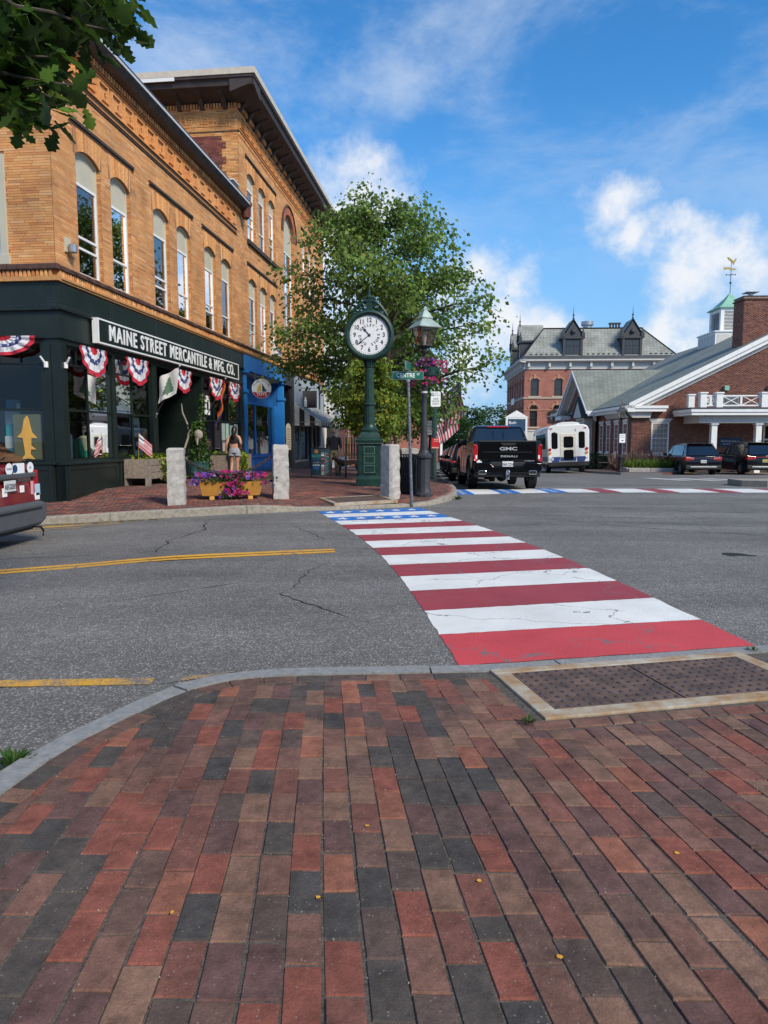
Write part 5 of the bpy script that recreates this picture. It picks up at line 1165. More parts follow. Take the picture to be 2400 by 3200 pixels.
c_=B();c_.box(6.92,8.93,.52,2.08,10.3,10.38);c_.box(6.97,8.88,.57,2.03,10.5,10.56);c_.build('chimney_cap','brownstone',cho);v=B();v.cyl((7.7,1.3,10.5),(7.7,1.3,10.85),.16,.16,10);v.box(7.3,8.1,.9,1.7,10.85,10.89);v.build('chimney_cowl','steel',cho)
cx0,cy0=12.1,14.6
cu=B();cu.box(cx0-1.75,cx0+1.75,cy0-1.75,cy0+1.75,8.0,10.1);cu.box(cx0-1.85,cx0+1.85,cy0-1.85,cy0+1.85,10.1,10.2);co=cu.build('cupola_base',WP,bk)
for i in(-1,0,1):
    p_=B();p_.box(cx0+i*1.12-.5,cx0+i*1.12+.5,cy0-1.77,cy0-1.74,9.1,9.95);p_.build('base_panel','stone_light',co);p_=B();p_.box(cx0-1.77,cx0-1.74,cy0+i*1.12-.5,cy0+i*1.12+.5,9.1,9.95);p_.build('base_panel','stone_light',co)
t=B()
for sx_ in(-1,1):
    for sy_ in(-1,1):t.box(cx0+sx_*.98-.14,cx0+sx_*.98+.14,cy0+sy_*.98-.14,cy0+sy_*.98+.14,10.2,12.1)
t.box(cx0-1.1,cx0+1.1,cy0-1.1,cy0+1.1,11.85,12.1);t.box(cx0-1.1,cx0+1.1,cy0-1.1,cy0+1.1,10.2,10.35);t.build('cupola_frame',WP,bk)
B().box(cx0-.85,cx0+.85,cy0-.85,cy0+.85,10.3,11.9).build('cupola_core','dark_int',bk)
for i in range(13):
    z_=10.4+i*.112;l=B();l.add([(cx0-.84,cy0-1.06,z_),(cx0+.84,cy0-1.06,z_),(cx0+.84,cy0-.9,z_+.10),(cx0-.84,cy0-.9,z_+.10),(cx0-.84,cy0-1.06,z_+.025),(cx0+.84,cy0-1.06,z_+.025)],[(0,1,2,3),(0,4,5,1),(4,3,2,5)]);l.build('louvre',WP,bk)
    l=B();l.add([(cx0-1.06,cy0-.84,z_),(cx0-1.06,cy0+.84,z_),(cx0-.9,cy0+.84,z_+.10),(cx0-.9,cy0-.84,z_+.10),(cx0-1.06,cy0-.84,z_+.025),(cx0-1.06,cy0+.84,z_+.025)],[(0,1,2,3),(0,4,5,1),(4,3,2,5)]);l.build('louvre',WP,bk)
t=B();t.sq([(1.28,12.1),(1.3,12.16),(.95,12.4),(.62,12.75),(.3,13.1),(.05,13.45)],(cx0,cy0));t.build('cupola_roof','copper',bk)
v=B();v.cyl((cx0,cy0,13.4),(cx0,cy0,16.0),.03,.02,6);v.ball((cx0,cy0,14.3),.09,8,6);v.cyl((cx0-.35,cy0,14.95),(cx0+.35,cy0,14.95),.02,.02,6);v.cyl((cx0,cy0-.35,14.95),(cx0,cy0+.35,14.95),.02,.02,6);v.ball((cx0-.35,cy0,14.95),.06,6,5);v.ball((cx0+.35,cy0,14.95),.06,6,5)
vo_=v.build('weathervane','black_iron',bk)
ea=B();ea.prism([(-.6,15.35),(-.2,15.42),(.05,15.3),(.4,15.36),(.4,15.44),(.02,15.46),(-.2,15.56),(-.6,15.55)],cy0-.03,cy0+.03,'y',0,Matrix.Translation((cx0,0,0)));ea.build('vane_arrow','brass',vo_)
ea=B();ea.prism([(-.3,16.15),(-.02,15.95),(.1,15.75),(.2,15.95),(.34,16.25),(.22,16.22),(.12,16.05),(-.05,16.15),(-.3,16.35),(-.42,16.35)],cy0-.05,cy0+.05,'y',0,Matrix.Translation((cx0+.08,0,0)));ea.build('vane_eagle','brass',vo_)
px0,px1,py=2.55,14.0,-3.1
b=B();b.box(px0,px1,py,0,3.28,3.36);b.build('porch_roof','lead',bk);b=B();b.box(px0+.03,px1,py+.03,-.02,3.08,3.28);b.build('porch_fascia',WP,bk,bevel=.02);b=B();b.box(px0+.09,px1,py+.09,-.02,2.9,3.08);b.build('porch_fascia',WP,bk,bevel=.01);b=B();b.box(px0+.75,px1,py+.55,-.02,2.45,2.9);b.build('porch_beam','stone_light',bk)
for cxx in(4.25,6.9,9.6,12.3):
    c=B();c.box(cxx-.17,cxx+.17,py+.62,py+.96,Z0,2.3);c.box(cxx-.23,cxx+.23,py+.56,py+1.02,2.33,2.45);c.box(cxx-.19,cxx+.19,py+.6,py+.98,2.3,2.33);c.build('column',WP,bk,bevel=.01)
for cxx,yy in((3.35,py+.35),(4.3,py+.35),(6.95,py+.35),(9.6,py+.35),(3.35,-.9)):
    c=B();c.box(cxx-.19,cxx+.19,yy-.19,yy+.19,3.36,4.18);c.box(cxx-.24,cxx+.24,yy-.24,yy+.24,4.18,4.27);c.build('baluster_post',WP,bk,bevel=.01)
def xrail(a,c,yy):
    m_=(a+c)/2;f=B();f.box(a,c,yy-.04,yy+.04,4.02,4.1);f.box(a,c,yy-.04,yy+.04,3.44,3.52);f.box(m_-.06,m_+.06,yy-.035,yy+.035,3.52,4.02);o=f.build('balustrade',WP,bk)
    for p,q in(((a,3.5),(m_-.06,4.04)),((a,4.04),(m_-.06,3.5)),((m_+.06,3.5),(c,4.04)),((m_+.06,4.04),(c,3.5))):B().tube([(p[0],yy,p[1]),(q[0],yy,q[1])],.028,4).build('lattice_bar',WP,o)
xrail(4.5,6.75,py+.35);xrail(7.15,9.4,py+.35);xrail(3.55,4.1,py+.35)
f=B();f.box(5.0,6.0,-1.6,-.7,3.4,4.1);ac=f.build('roof_condenser','steel',bk)
for i in range(12):B().box(5.03+i*.08,5.06+i*.08,-1.62,-1.6,3.45,4.05).build('grille_bar','charcoal',ac)
for cxx in(5.85,8.6):f=B();f.box(cxx-.14,cxx+.14,-.25,.0,4.55,4.85);f.build('wall_light','copper',bk)
f=B();f.box(5.6,7.0,-.06,.0,1.0,1.55);s_=f.build('wall_sign','wall_sign_blue',bk)if pm('wall_sign_blue',(.01,.05,.13),.5)else None
text('Bath Savings Institution',.13,'print_white',s_,XZ(6.3,-.064,1.35),.002);text('Main Street Branch',.10,'print_white',s_,XZ(6.2,-.064,1.17),.002)
b=B();b.box(8.3,9.6,-.1,.0,Z0,2.45);d_=b.build('door',WP,bk);B().box(8.42,9.48,-.12,-.1,1.5,2.3).build('pane','pane_dark',d_);B().box(8.42,9.48,-.12,-.1,Z0+.2,1.4).build('pane','pane_dark',d_)
# ---------------- mansard-roofed brick hall far back
hy=85.0
hl=E_('brick_hall','far red brick hall with grey slate mansard roof and pinnacled dormers','building',(16.6,hy,0),radians(-3.1))
FB='far_brick';X1=17.3;DP=17.5
wn1=[(.72+2.75*i,1.68+2.75*i,6.6,8.35,.25)for i in range(6)];wn0=[(.66+2.75*i,1.56+2.75*i,3.0,5.05,.44)for i in range(6)]
b=B();wall_panel(b,0,X1,-1.3,10.0,wn1+wn0,0,.3);b.build('wall',FB,hl)
lw=[(1.0+2.4*i,2.0+2.4*i,6.6,8.35,.25)for i in range(7)]+[(1.0+2.4*i,2.0+2.4*i,3.0,5.05,.44)for i in range(7)]
t=B();wall_panel(t,0,DP,-1.3,10.0,lw,0,.3);b=B();b.add([(y_,x_,z_)for x_,y_,z_ in t.v],t.f);b.build('wall',FB,hl)
b=B();b.quad((X1,0,-1.3),(X1,DP,-1.3),(X1,DP,10),(X1,0,10));b.quad((0,DP,-1.3),(X1,DP,-1.3),(X1,DP,10),(0,DP,10));b.build('wall',FB,hl)
pm('pane_mid',(.03,.03,.032),.08,spec=.8,var=.2);pm('pale_stone',(.50,.43,.34),.85,var=.1);pm('sandy',(.45,.24,.15),.85,var=.1)
def hallwin(op,side):
    T=I4 if side==0 else Matrix(((0,1,0,0),(1,0,0,0),(0,0,1,0),(0,0,0,1)))
    P=arch_pts(op,8);pts=[(op[0],op[2]),(op[1],op[2])]+P[::-1]
    b=B();b.add([T@Vector((p[0],.18,p[1]))for p in pts],[tuple(range(len(pts)))]);o=b.build('window','pane_mid',hl)
    f=B();f.box(op[0],op[1],.12,.2,(op[2]+op[3])/2-.04,(op[2]+op[3])/2+.04,0,T);f.box(op[0],op[0]+.08,.12,.2,op[2],op[3],0,T);f.box(op[1]-.08,op[1],.12,.2,op[2],op[3],0,T);f.build('frame','charcoal',o)
    s=B();s.box(op[0]-.3,op[1]+.3,-.12,.05,op[2]-.2,op[2]-.02,0,T);s.build('sill','pale_stone',o)
    P2=arch_pts((op[0]-.14,op[1]+.14,op[2],op[3],op[4]+.12),10);h=B()
    for p,q in zip(P2[:-1],P2[1:]):h.add([T@Vector(v_)for v_ in((p[0],-.08,p[1]),(q[0],-.08,q[1]),(q[0]+(q[0]-(op[0]+op[1])/2)*.18,-.08,q[1]+.16),(p[0]+(p[0]-(op[0]+op[1])/2)*.18,-.08,p[1]+.16),(p[0],.02,p[1]),(q[0],.02,q[1]))],[(0,1,2,3),(0,4,5,1)])
    c=(op[0]+op[1])/2;h.box(c-.13,c+.13,-.12,.02,op[3]+op[4]+.02,op[3]+op[4]+.5,0,T);h.build('hood_mould','sandy',o)
for op in wn1+wn0:hallwin(op,0)
for op in lw:hallwin(op,1)
b=B();b.box(-.1,X1,-.1,0,6.28,6.42);b.build('belt_course','pale_stone',hl);b=B();b.box(-.1,0,0,DP,6.28,6.42);b.build('belt_course','pale_stone',hl)
b=B();b.box(-.06,X1,-.06,0,4.9,5.02);b.build('belt_course','sandy',hl);b=B();b.box(-.15,X1,-.15,0,-1.3,2.6);b.box(-.22,X1,-.22,0,2.45,2.62);b.build('stone_base','stone_light',hl);b=B();b.box(-.15,0,0,DP,-1.3,2.6);b.build('stone_base','stone_light',hl)
b=B();b.box(-.1,X1,-.12,0,9.7,10.45);b.build('frieze','stone_light',hl);b=B();b.box(-.1,0,0,DP,9.7,10.45);b.build('frieze','stone_light',hl)
b=B();b.prism([(0,10.4),(-.55,10.5),(-.75,10.62),(-.75,10.78),(0,10.85)],-.75,X1+.4,'x');b.build('cornice','stone_light',hl);b=B();b.prism([(0,10.4),(-.55,10.5),(-.75,10.62),(-.75,10.78),(0,10.85)],-.75,DP,'y');b.build('cornice','stone_light',hl)
for i in range(8):B().box(.3+i*2.4,.55+i*2.4,-.5,-.1,9.95,10.5).build('modillion','stone_light',hl)
for i in range(13):B().box(-.5,-.1,.3+i*1.35,.6+i*1.35,9.85,10.5).build('modillion','stone_light',hl)
b=B();b.box(-.25,X1+.2,-.25,.3,10.8,11.25);b.box(-.25,.3,.3,DP,10.8,11.25);b.build('gutter_band','lead',hl)
hx0,hx1,ht=2.5,14.1,14.75
b=B();b.quad((-.2,-.2,11.2),(X1+.2,-.2,11.2),(hx1,2.6,ht),(hx0,2.6,ht));b.build('roof','slate_grey',hl);b=B();b.quad((-.2,-.2,11.2),(-.2,DP,11.2),(hx0,DP-2.6,ht),(hx0,2.6,ht));b.build('roof','slate_grey',hl);b=B();b.quad((X1+.2,-.2,11.2),(X1+.2,DP,11.2),(hx1,DP-2.6,ht),(hx1,2.6,ht));b.build('roof','slate_grey',hl);b=B();b.quad((hx0,2.6,ht),(hx1,2.6,ht),(hx1,DP-2.6,ht),(hx0,DP-2.6,ht));b.build('roof_top','lead',hl)
b=B();b.tube([(hx0,2.6,ht+.03),(hx1,2.6,ht+.03)],.1,6);b.tube([(-.2,-.2,11.25),(hx0,2.6,ht+.03)],.07,6);b.tube([(X1+.2,-.2,11.25),(hx1,2.6,ht+.03)],.07,6);b.build('ridge_roll','slate',hl)
for i in range(28):
    xx=.6+i*.6
    if 4.1<xx<6.9 or 10.9<xx<13.8:continue
    B().box(xx,xx+.22,-.12,.1,11.38,11.52).build('snow_guard','charcoal',hl)
pm('dormer_grey',(.045,.047,.055),.6,var=.15)
def dormer(c,side):
    T=Matrix.Translation((c,-.1,0))if side==0 else Matrix(((0,1,0,-.1),(1,0,0,c),(0,0,1,0),(0,0,0,1)))
    f=B();f.box(-1.15,1.15,0,2.4,11.25,13.2,0,T);f.box(-1.35,1.35,-.2,2.4,13.2,13.42,0,T);f.prism([(-1.15,13.42),(1.15,13.42),(0,15.2)],-.1,2.6,'y',0,T);o=f.build('dormer','dormer_grey',hl)
    for s_ in(-1,1):
        k=B();k.box(s_*1.15-.18,s_*1.15+.18,-.25,.1,13.42,13.85,0,T);k.cyl(T@Vector((s_*1.15,-.08,13.85)),T@Vector((s_*1.15,-.08,14.5)),.16,.02,6);k.build('pinnacle','dormer_grey',o)
        k=B();k.box(s_*1.0-.14,s_*1.0+.14,-.12,.05,11.25,13.2,0,T);k.build('dormer_pilaster','dormer_grey',o)
        q=B();q.add([T@Vector(p)for p in((s_*1.3,-.25,13.45),(0,-.25,15.45),(0,2.8,15.45),(s_*1.3,2.8,13.45))],[(0,1,2,3)]);q.build('dormer_roof','slate_grey',o)
    for i in(-1,1):
        for z0_,z1_ in((11.45,12.3),(12.36,13.0)):B().box(i*.42-.36,i*.42+.36,-.03,0,z0_,z1_,0,T).build('pane','pane_mid',o)
    k=B();k.ball(T@Vector((0,-.12,14.0)),.3,10,6);k.build('rosette','dormer_grey',o)
    k=B();p0=T@Vector((0,0,15.2));k.cyl(p0,p0+Vector((0,0,.6)),.16,.05,6);k.ball(p0+Vector((0,0,.7)),.12,8,6);k.cyl(p0+Vector((0,0,.7)),p0+Vector((0,0,1.7)),.05,.01,5);k.build('spire','dormer_grey',o)
dormer(5.5,0);dormer(12.3,0);dormer(4.2,1);dormer(11.5,1)
v=B();v.cyl((7.9,3.5,ht),(7.9,3.5,ht+.8),.55,.55,14);v.cyl((7.9,3.5,ht+.5),(7.9,3.5,ht+.95),.75,.75,14);v.build('roof_vent','steel',hl,smooth=True);v=B();[v.box(10.6+i*.35,10.75+i*.35,3.4,3.8,ht,ht+.65)for i in range(4)];v.box(10.5,11.9,3.35,3.85,ht+.65,ht+.8);v.build('chimney_hood','charcoal',hl)
b=B();b.box(3.0,4.0,-.25,-.02,3.6,4.7);b.prism([(2.85,4.7),(4.15,4.7),(3.5,5.1)],-.3,0,'y');s_=b.build('night_deposit_box','charcoal',hl);text('DAILY',.24,'print_white',s_,XZ(3.5,-.26,4.35));text('ALARM',.24,'print_white',s_,XZ(3.5,-.26,4.0))
b=B();b.box(-.2,-.1,8,10.8,6.0,6.8);b.build('wall_sign','white_plastic',hl)
sgn=E_('street_sign_board','blue and white pedimented bank sign standing behind the pickup','sign',(9.25,50.0,float(Rz(9.25,50))))
b=B();b.box(-.75,-.62,-.1,.1,0,3.6);b.box(.62,.75,-.1,.1,0,3.6);b.box(-.75,.75,-.1,.1,3.6,3.7);b.prism([(-.85,3.7),(.85,3.7),(0,4.2)],-.12,.12,'y');b.build('frame',WP,sgn);b=B();b.box(-.62,.62,-.06,.06,2.2,3.6);q=b.build('panel','wall_sign_blue2',sgn)if pm('wall_sign_blue2',(.015,.06,.12),.5)else None
for i,s_ in enumerate(('Bath','Savings','Institution')):text(s_,.3,'print_white',q,XZ(-.55,-.066,3.35-i*.32),.002,al='LEFT')
# ---------------- far left of the street end
g=E_('brick_house','far small brick house with grey slate gable and white trim','building',(6.1,78,-1.0),radians(4))
b=B();b.add([(0,0,0),(-7,0,0),(-7,0,6.5),(-3.0,0,5.4),(0,0,3.6)],[(0,1,2,3,4)]);b.quad((0,0,0),(0,10,0),(0,10,3.6),(0,0,3.6));b.build('wall','far_brick',g);b=B();b.add([(.15,-.05,3.5),(.15,-.05,6.6),(-3.8,3,7.0),(-5,-.05,6.5)],[(0,1,2,3)]);b.build('roof','slate_grey',g);b=B();b.box(0,.25,-.3,0,0,6.6);b.build('corner_board',WP,g);b=B();b.tube([(.1,-.2,3.6),(-4,-.2,6.3)],.14,4);b.build('rake_trim',WP,g)
h2=E_('cream_house','far cream house with dormered roof beyond the hall','building',(21,128,-1.0));b=B();b.box(0,6,0,8,0,4.2);b.build('wall','white_paint',h2);b=B();b.prism([(-.3,4.2),(6.3,4.2),(5,6.0),(1.2,6.0)],-.3,8,'y');b.build('roof','slate',h2);b=B();b.box(.6,2.0,-.1,2,4.3,7.4);b.build('dormer','cream',h2);b=B();b.box(2.6,6,-.1,2,4.3,6.6);b.build('dormer','white_paint',h2)
def plain_shop(s,w,h,mt,label,wmat='pane_mid'):
    o=E_('shop_building',label,'building',fw(s,0,-.6),FA);b=B();b.box(0,w,0,10,0,h);b.build('wall',mt,o);b=B();b.box(-.1,w+.1,-.25,.2,h-.4,h+.1);b.build('cornice','stone_light',o);b=B();b.box(.5,w-.5,-.04,.05,.9,3.2);b.build('shop_window',wmat,o)
    for i in range(int(w//2)):b=B();b.box(.6+i*2,1.6+i*2,-.05,.05,4.8,6.6);b.build('window',wmat,o)
plain_shop(28.3,9,9.2,'white_paint','white painted shop building beyond the tan brick block');plain_shop(37.5,10,8.5,'far_brick','red brick shop building further down the left side of the street')
def block(name,pts,z0,z1,mat,kind=True,zf=None):
    b=B();n=len(pts);b.add([(p[0],p[1],z1+R1(*p))for p in pts]+[(p[0],p[1],z0+R1(*p))for p in pts],[tuple(range(n))]+[(i,n+i,n+(i+1)%n,(i+1)%n)for i in range(n)]);o=b.build(name,mat)
    return st(o)if kind else o
block('pavement',[(13.0,38.6),(14.7,37.9),(16.0,39.0),(16.6,41.0),(16.8,44.5),(30,44.5),(30,46.5),(16,46.5),(15.6,62),(17,90),(15.2,90),(13.9,62),(12.6,43)],-.3,.12,'brick_walk')
block('kerb',[(12.85,38.55),(14.75,37.75),(14.8,37.85),(13.0,38.62),(12.75,43),(14.0,62),(15.4,90),(15.2,90),(13.8,62),(12.5,43)],-.3,.13,'granite_kerb')
isl=block('kerb_island',[(11.75,23.3),(12.3,22.75),(18,23.6),(18,25.6),(12.2,25.2)],-.3,.20,'granite_kerb_far');B
bed=E_('flower_bed','granite-edged flower bed with daylilies in front of the bank window','flower bed',(0,0,0))
ZB=R1(15.5,41)
for i,(a,c)in enumerate([((13.9,40.4),(16.2,39.9)),((16.2,39.9),(17.3,41.2)),((13.9,40.4),(14.2,42.2))]):
    a,c=Vector(a),Vector(c);d=(c-a);L0=d.length;T=Matrix.Translation((a.x,a.y,ZB))@Matrix.Rotation(atan2(d.y,d.x),4,'Z');k=B()
    for q in range(max(1,int(L0/1.1))):w_=L0/max(1,int(L0/1.1));B().box(q*w_+.01,(q+1)*w_-.01,-.1,.1,-.2,.36,0,T).build('edging_stone','granite',bed,bevel=.02)
b=B();b.add([(14.0,40.5,ZB+.3),(16.2,40.0,ZB+.3),(17.2,41.2,ZB+.3),(17,43.5,ZB+.3),(14.3,43,ZB+.3)],[(0,1,2,3,4)]);b.build('soil','sand',bed)
hr=E_('handrail','thin black metal handrail on the ramp beside the bank wall','handrail',(0,0,0))
zr=R1(15,44)
b=B();b.tube([(13.4,44.4,zr+.2),(13.4,44.4,zr+1.05),(16.5,44.4,zr+1.1),(19.6,44.4,zr+1.35),(19.6,44.4,zr+.5)],.03,6);b.tube([(13.4,44.4,zr+.6),(16.5,44.4,zr+.62),(19.6,44.4,zr+.8)],.025,6)
for q in(14.6,15.9,17.2,18.4):b.tube([(q,44.4,zr),(q,44.4,zr+1.2)],.025,6)
b.build('rail','black_iron',hr)
rw_=E_('unseen_reflection_row','row of brick shops standing across the street behind the viewpoint','building',(-30,-24,0));b=B();b.box(0,75,-12,0,-1,9.5);b.build('wall','bank_brick_far',rw_);B().box(-.3,75.3,-12,.5,9.5,10).build('cornice','pale_stone',rw_)  # unseen block, added so glossy paint and glass reflect dark brick, not bright horizon
for i in range(18):
    B().box(1.4+i*4.1,4.4+i*4.1,-.05,.06,.4,3.2).build('shop_window','pane_mid',rw_)
    for k in(0,1):B().box(1.5+i*4.1+k*1.6,2.6+i*4.1+k*1.6,-.05,.06,5,7.4).build('window','pane_mid',rw_)
# ============================================================ STREET FURNITURE
from mathutils import noise as mnoise
# ---------------- street clock
ck=E_('street_clock','tall dark green cast-iron street clock with white dial on the far corner','clock',(-.385,19.0,S1(-.385,19.0)-.01),radians(0))
CG='clock_green'
b=B();b.sq([(.36,0),(.36,.22),(.335,.24),(.325,.30)]);b.build('base',CG,ck,bevel=.012)
b=B();b.sq([(.30,.29),(.30,1.16),(.36,1.19)]);cab=b.build('cabinet',CG,ck,bevel=.01)
b=B();b.sq([(.36,1.19),(.37,1.25),(.34,1.29),(.30,1.31),(.27,1.36),(.25,1.42),(.22,1.47)]);b.build('cabinet_cornice',CG,ck,bevel=.008)
dn_=B()
for i in range(20):
    q=-.325+i*.0342
    dn_.box(q-.010,q+.010,-.352,-.33,1.15,1.178);dn_.box(-.352,-.33,q-.010,q+.010,1.15,1.178);dn_.box(.33,.352,q-.010,q+.010,1.15,1.178)
tag(dn_.build('bead_row','green_edge',cab)if pm('green_edge',(.10,.16,.13),.5,var=.3)else None,kind='stuff')
for sd_,T in(('front',I4),('left',Matrix.Rotation(-pi/2,4,'Z')),('right',Matrix.Rotation(pi/2,4,'Z'))):
    d=B();d.box(-.19,.19,-.318,-.29,.34,1.10,0,T);dd=d.build('cabinet_door',CG,cab,bevel=.006)
    for z0_ in(.38,.63,.88):
        f=B()
        for q in((-.145,-.13,z0_,z0_+.2),(.13,.145,z0_,z0_+.2),(-.13,.13,z0_+.185,z0_+.2),(-.13,.13,z0_,z0_+.015)):f.box(q[0],q[1],-.328,-.31,q[2],q[3],0,T)
        f.build('panel_mould','green_edge',dd)
    f=B();f.box(.18,.22,-.33,-.30,.45,.50,0,T);f.box(.18,.22,-.33,-.30,.92,.97,0,T);f.build('hinge',CG,dd)
b=B();b.lathe([(.24,1.47),(.25,1.52),(.20,1.57),(.175,1.62),(.165,1.66)],20);b.build('column_foot',CG,ck,smooth=True)
def fluted(name,parent,z0,z1,r0,r1,nf=14,dep=.10):
    n=nf*4;vs,fs=[],[];ks=8
    for j in range(ks+1):
        u=j/ks;R0=r0+(r1-r0)*u
        for i in range(n):a=2*pi*i/n;rr=R0*(1-dep*(.5+.5*cos(a*nf)));vs.append((rr*cos(a),rr*sin(a),z0+(z1-z0)*u))
    fs=[(j*n+i,j*n+(i+1)%n,(j+1)*n+(i+1)%n,(j+1)*n+i)for j in range(ks)for i in range(n)];b=B();b.add(vs,fs);return b.build(name,CG,parent,smooth=True,ang=60)
fluted('column',ck,1.65,2.18,.155,.14);b=B();b.lathe([(.14,2.16),(.16,2.18),(.165,2.21),(.14,2.24)],20);b.build('collar',CG,ck,smooth=True);fluted('column',ck,2.23,3.18,.135,.115)
b=B();b.lathe([(.115,3.17),(.135,3.19),(.12,3.21),(.135,3.30),(.165,3.38),(.175,3.40),(.175,3.44)],20);cap_=b.build('capital',CG,ck,smooth=True)
for i in range(10):
    a=i*pi/5;B().tube([(.12*cos(a),.12*sin(a),3.2),(.14*cos(a),.14*sin(a),3.29),(.175*cos(a),.175*sin(a),3.37),(.17*cos(a),.17*sin(a),3.33)],[.018,.022,.018,.008],5).build('leaf_scroll',CG,cap_,smooth=True)
CZ=4.01;RF=.50
b=B();b.prism([(-.16,3.43),(.16,3.43),(.22,3.47),(.40,3.50),(.46,3.60),(.40,3.72),(-.40,3.72),(-.46,3.60),(-.40,3.50),(-.22,3.47)],-.14,.14,'y');b.build('head_cradle',CG,ck,bevel=.02)
def ringy(prof,n=56,T=None):
    """lathe about the y axis at the dial centre: prof = (radius, y)"""
    vs,fs=[],[];k=len(prof)
    for r_,y_ in prof:
        for i in range(n):a=2*pi*i/n;vs.append((r_*sin(a),y_,CZ+r_*cos(a)))
    fs=[(j*n+i,j*n+(i+1)%n,(j+1)*n+(i+1)%n,(j+1)*n+i)for j in range(k-1)for i in range(n)];b=B();b.add(vs,fs);return b
ringy([(.51,-.16),(.535,-.22),(.58,-.25),(.63,-.235),(.66,-.18),(.64,-.13),(.625,-.10),(.65,-.06),(.65,.06),(.625,.10),(.64,.13),(.66,.18),(.63,.235),(.58,.25),(.535,.22),(.51,.16)]).build('clock_case',CG,ck,smooth=True)
for sy_ in(-1,1):
    b=B();n=48;b.add([(.525*sin(2*pi*i/n),sy_*.165,CZ+.525*cos(2*pi*i/n))for i in range(n)],[tuple(range(n))]);dl=b.build('dial','white_plastic',ck)
    T0=Matrix.Translation((0,-.168,CZ))if sy_<0 else Matrix.Rotation(pi,4,'Z')@Matrix.Translation((0,-.168,CZ))
    TT=T0@Matrix.Rotation(pi/2,4,'X')
    tk=B()
    for i in range(60):
        a=2*pi*i/60;r0,r1=(.472,.505);w=.008 if i%5==0 else .0035
        tk.add([T0@Vector((r_*sin(a)+w_*cos(a),0,r_*cos(a)-w_*sin(a)))for r_,w_ in((r0,-w),(r0,w),(r1,w),(r1,-w))],[(0,1,2,3)])
    tag(tk.build('minute_marks','print_dark',dl),kind='stuff')
    for h in range(1,13):a=2*pi*h/12;text(str(h),.165,'print_dark',dl,T0@Matrix.Translation((.385*sin(a),-.001,.385*cos(a)))@Matrix.Rotation(pi/2,4,'X'),.001,.85,.004,name='numeral')
    for wd,a0,st_,up in(("HALLET'S",-58,16.5,1),('DRUG',-98,-19,0),('STORE',162,-18.5,0)):
        for i,c_ in enumerate(wd):
            a=radians(a0+st_*i);rr=.255;ro=-a if up else pi-a
            text(c_,.095,'print_dark',dl,T0@Matrix.Translation((rr*sin(a),-.001,rr*cos(a)))@Matrix.Rotation(-(-ro),4,'Y')@Matrix.Rotation(pi/2,4,'X')if False else T0@Matrix.Translation((rr*sin(a),-.001,rr*cos(a)))@Matrix.Rotation(a if up else a+pi,4,'Y')@Matrix.Rotation(pi/2,4,'X'),.001,.9,.002,name='letter')
    for a,l,w,nm in((radians(318),.24,.020,'hour_hand'),(radians(231),.42,.015,'minute_hand')):
        hb=B();hb.add([T0@Vector((x_*cos(a)+z_*sin(a),-.012,-x_*sin(a)+z_*cos(a)))for x_,z_ in((-w*.6,-.05),(w*.6,-.05),(w*.6,l*.55),(w*1.7,l*.72),(0,l),(-w*1.7,l*.72),(-w*.6,l*.55))],[tuple(range(7))]);hb.build(nm,'print_dark',dl)
    hb=B();c0=T0@Vector((0,0,0));c1=T0@Vector((0,-.02,0));hb.cyl(c0,c1,.032,.03,14);hb.build('hub','print_dark',dl)
cr_=B();cr_.box(-.08,.08,-.05,.05,CZ+.63,CZ+.90);cr_.box(-.12,.12,-.07,.07,CZ+.88,CZ+.94);cr_.lathe([(.07,CZ+.94),(.085,CZ+1.0),(.055,CZ+1.06),(.03,CZ+1.1),(.035,CZ+1.14),(.004,CZ+1.24)],10);crest=cr_.build('crest',CG,ck)
for s_ in(-1,1):
    def spiral(cx_,cz_,r0,r1,a0,turns,sgn):return[(s_*(cx_+(r0+(r1-r0)*i/18)*cos(a0+sgn*turns*2*pi*i/18)),0,cz_+(r0+(r1-r0)*i/18)*sin(a0+sgn*turns*2*pi*i/18))for i in range(19)]
    B().tube(spiral(.21,CZ+.76,.10,.02,-.4,1.2,1),.036,6).build('scroll',CG,crest,smooth=True);B().tube(spiral(.37,CZ+.62,.07,.015,.2,1.2,1),.032,6).build('scroll',CG,crest,smooth=True)
    B().tube([(s_*.07,0,CZ+.86),(s_*.16,0,CZ+.88),(s_*.28,0,CZ+.80),(s_*.36,0,CZ+.70),(s_*.48,0,CZ+.53)],[.04,.045,.045,.04,.03],6).build('scroll',CG,crest,smooth=True)
    B().tube(spiral(.10,CZ+.96,.06,.012,-1.2,1.1,1),.028,6).build('scroll',CG,crest,smooth=True)
ck.scale=(.985,.985,.985)
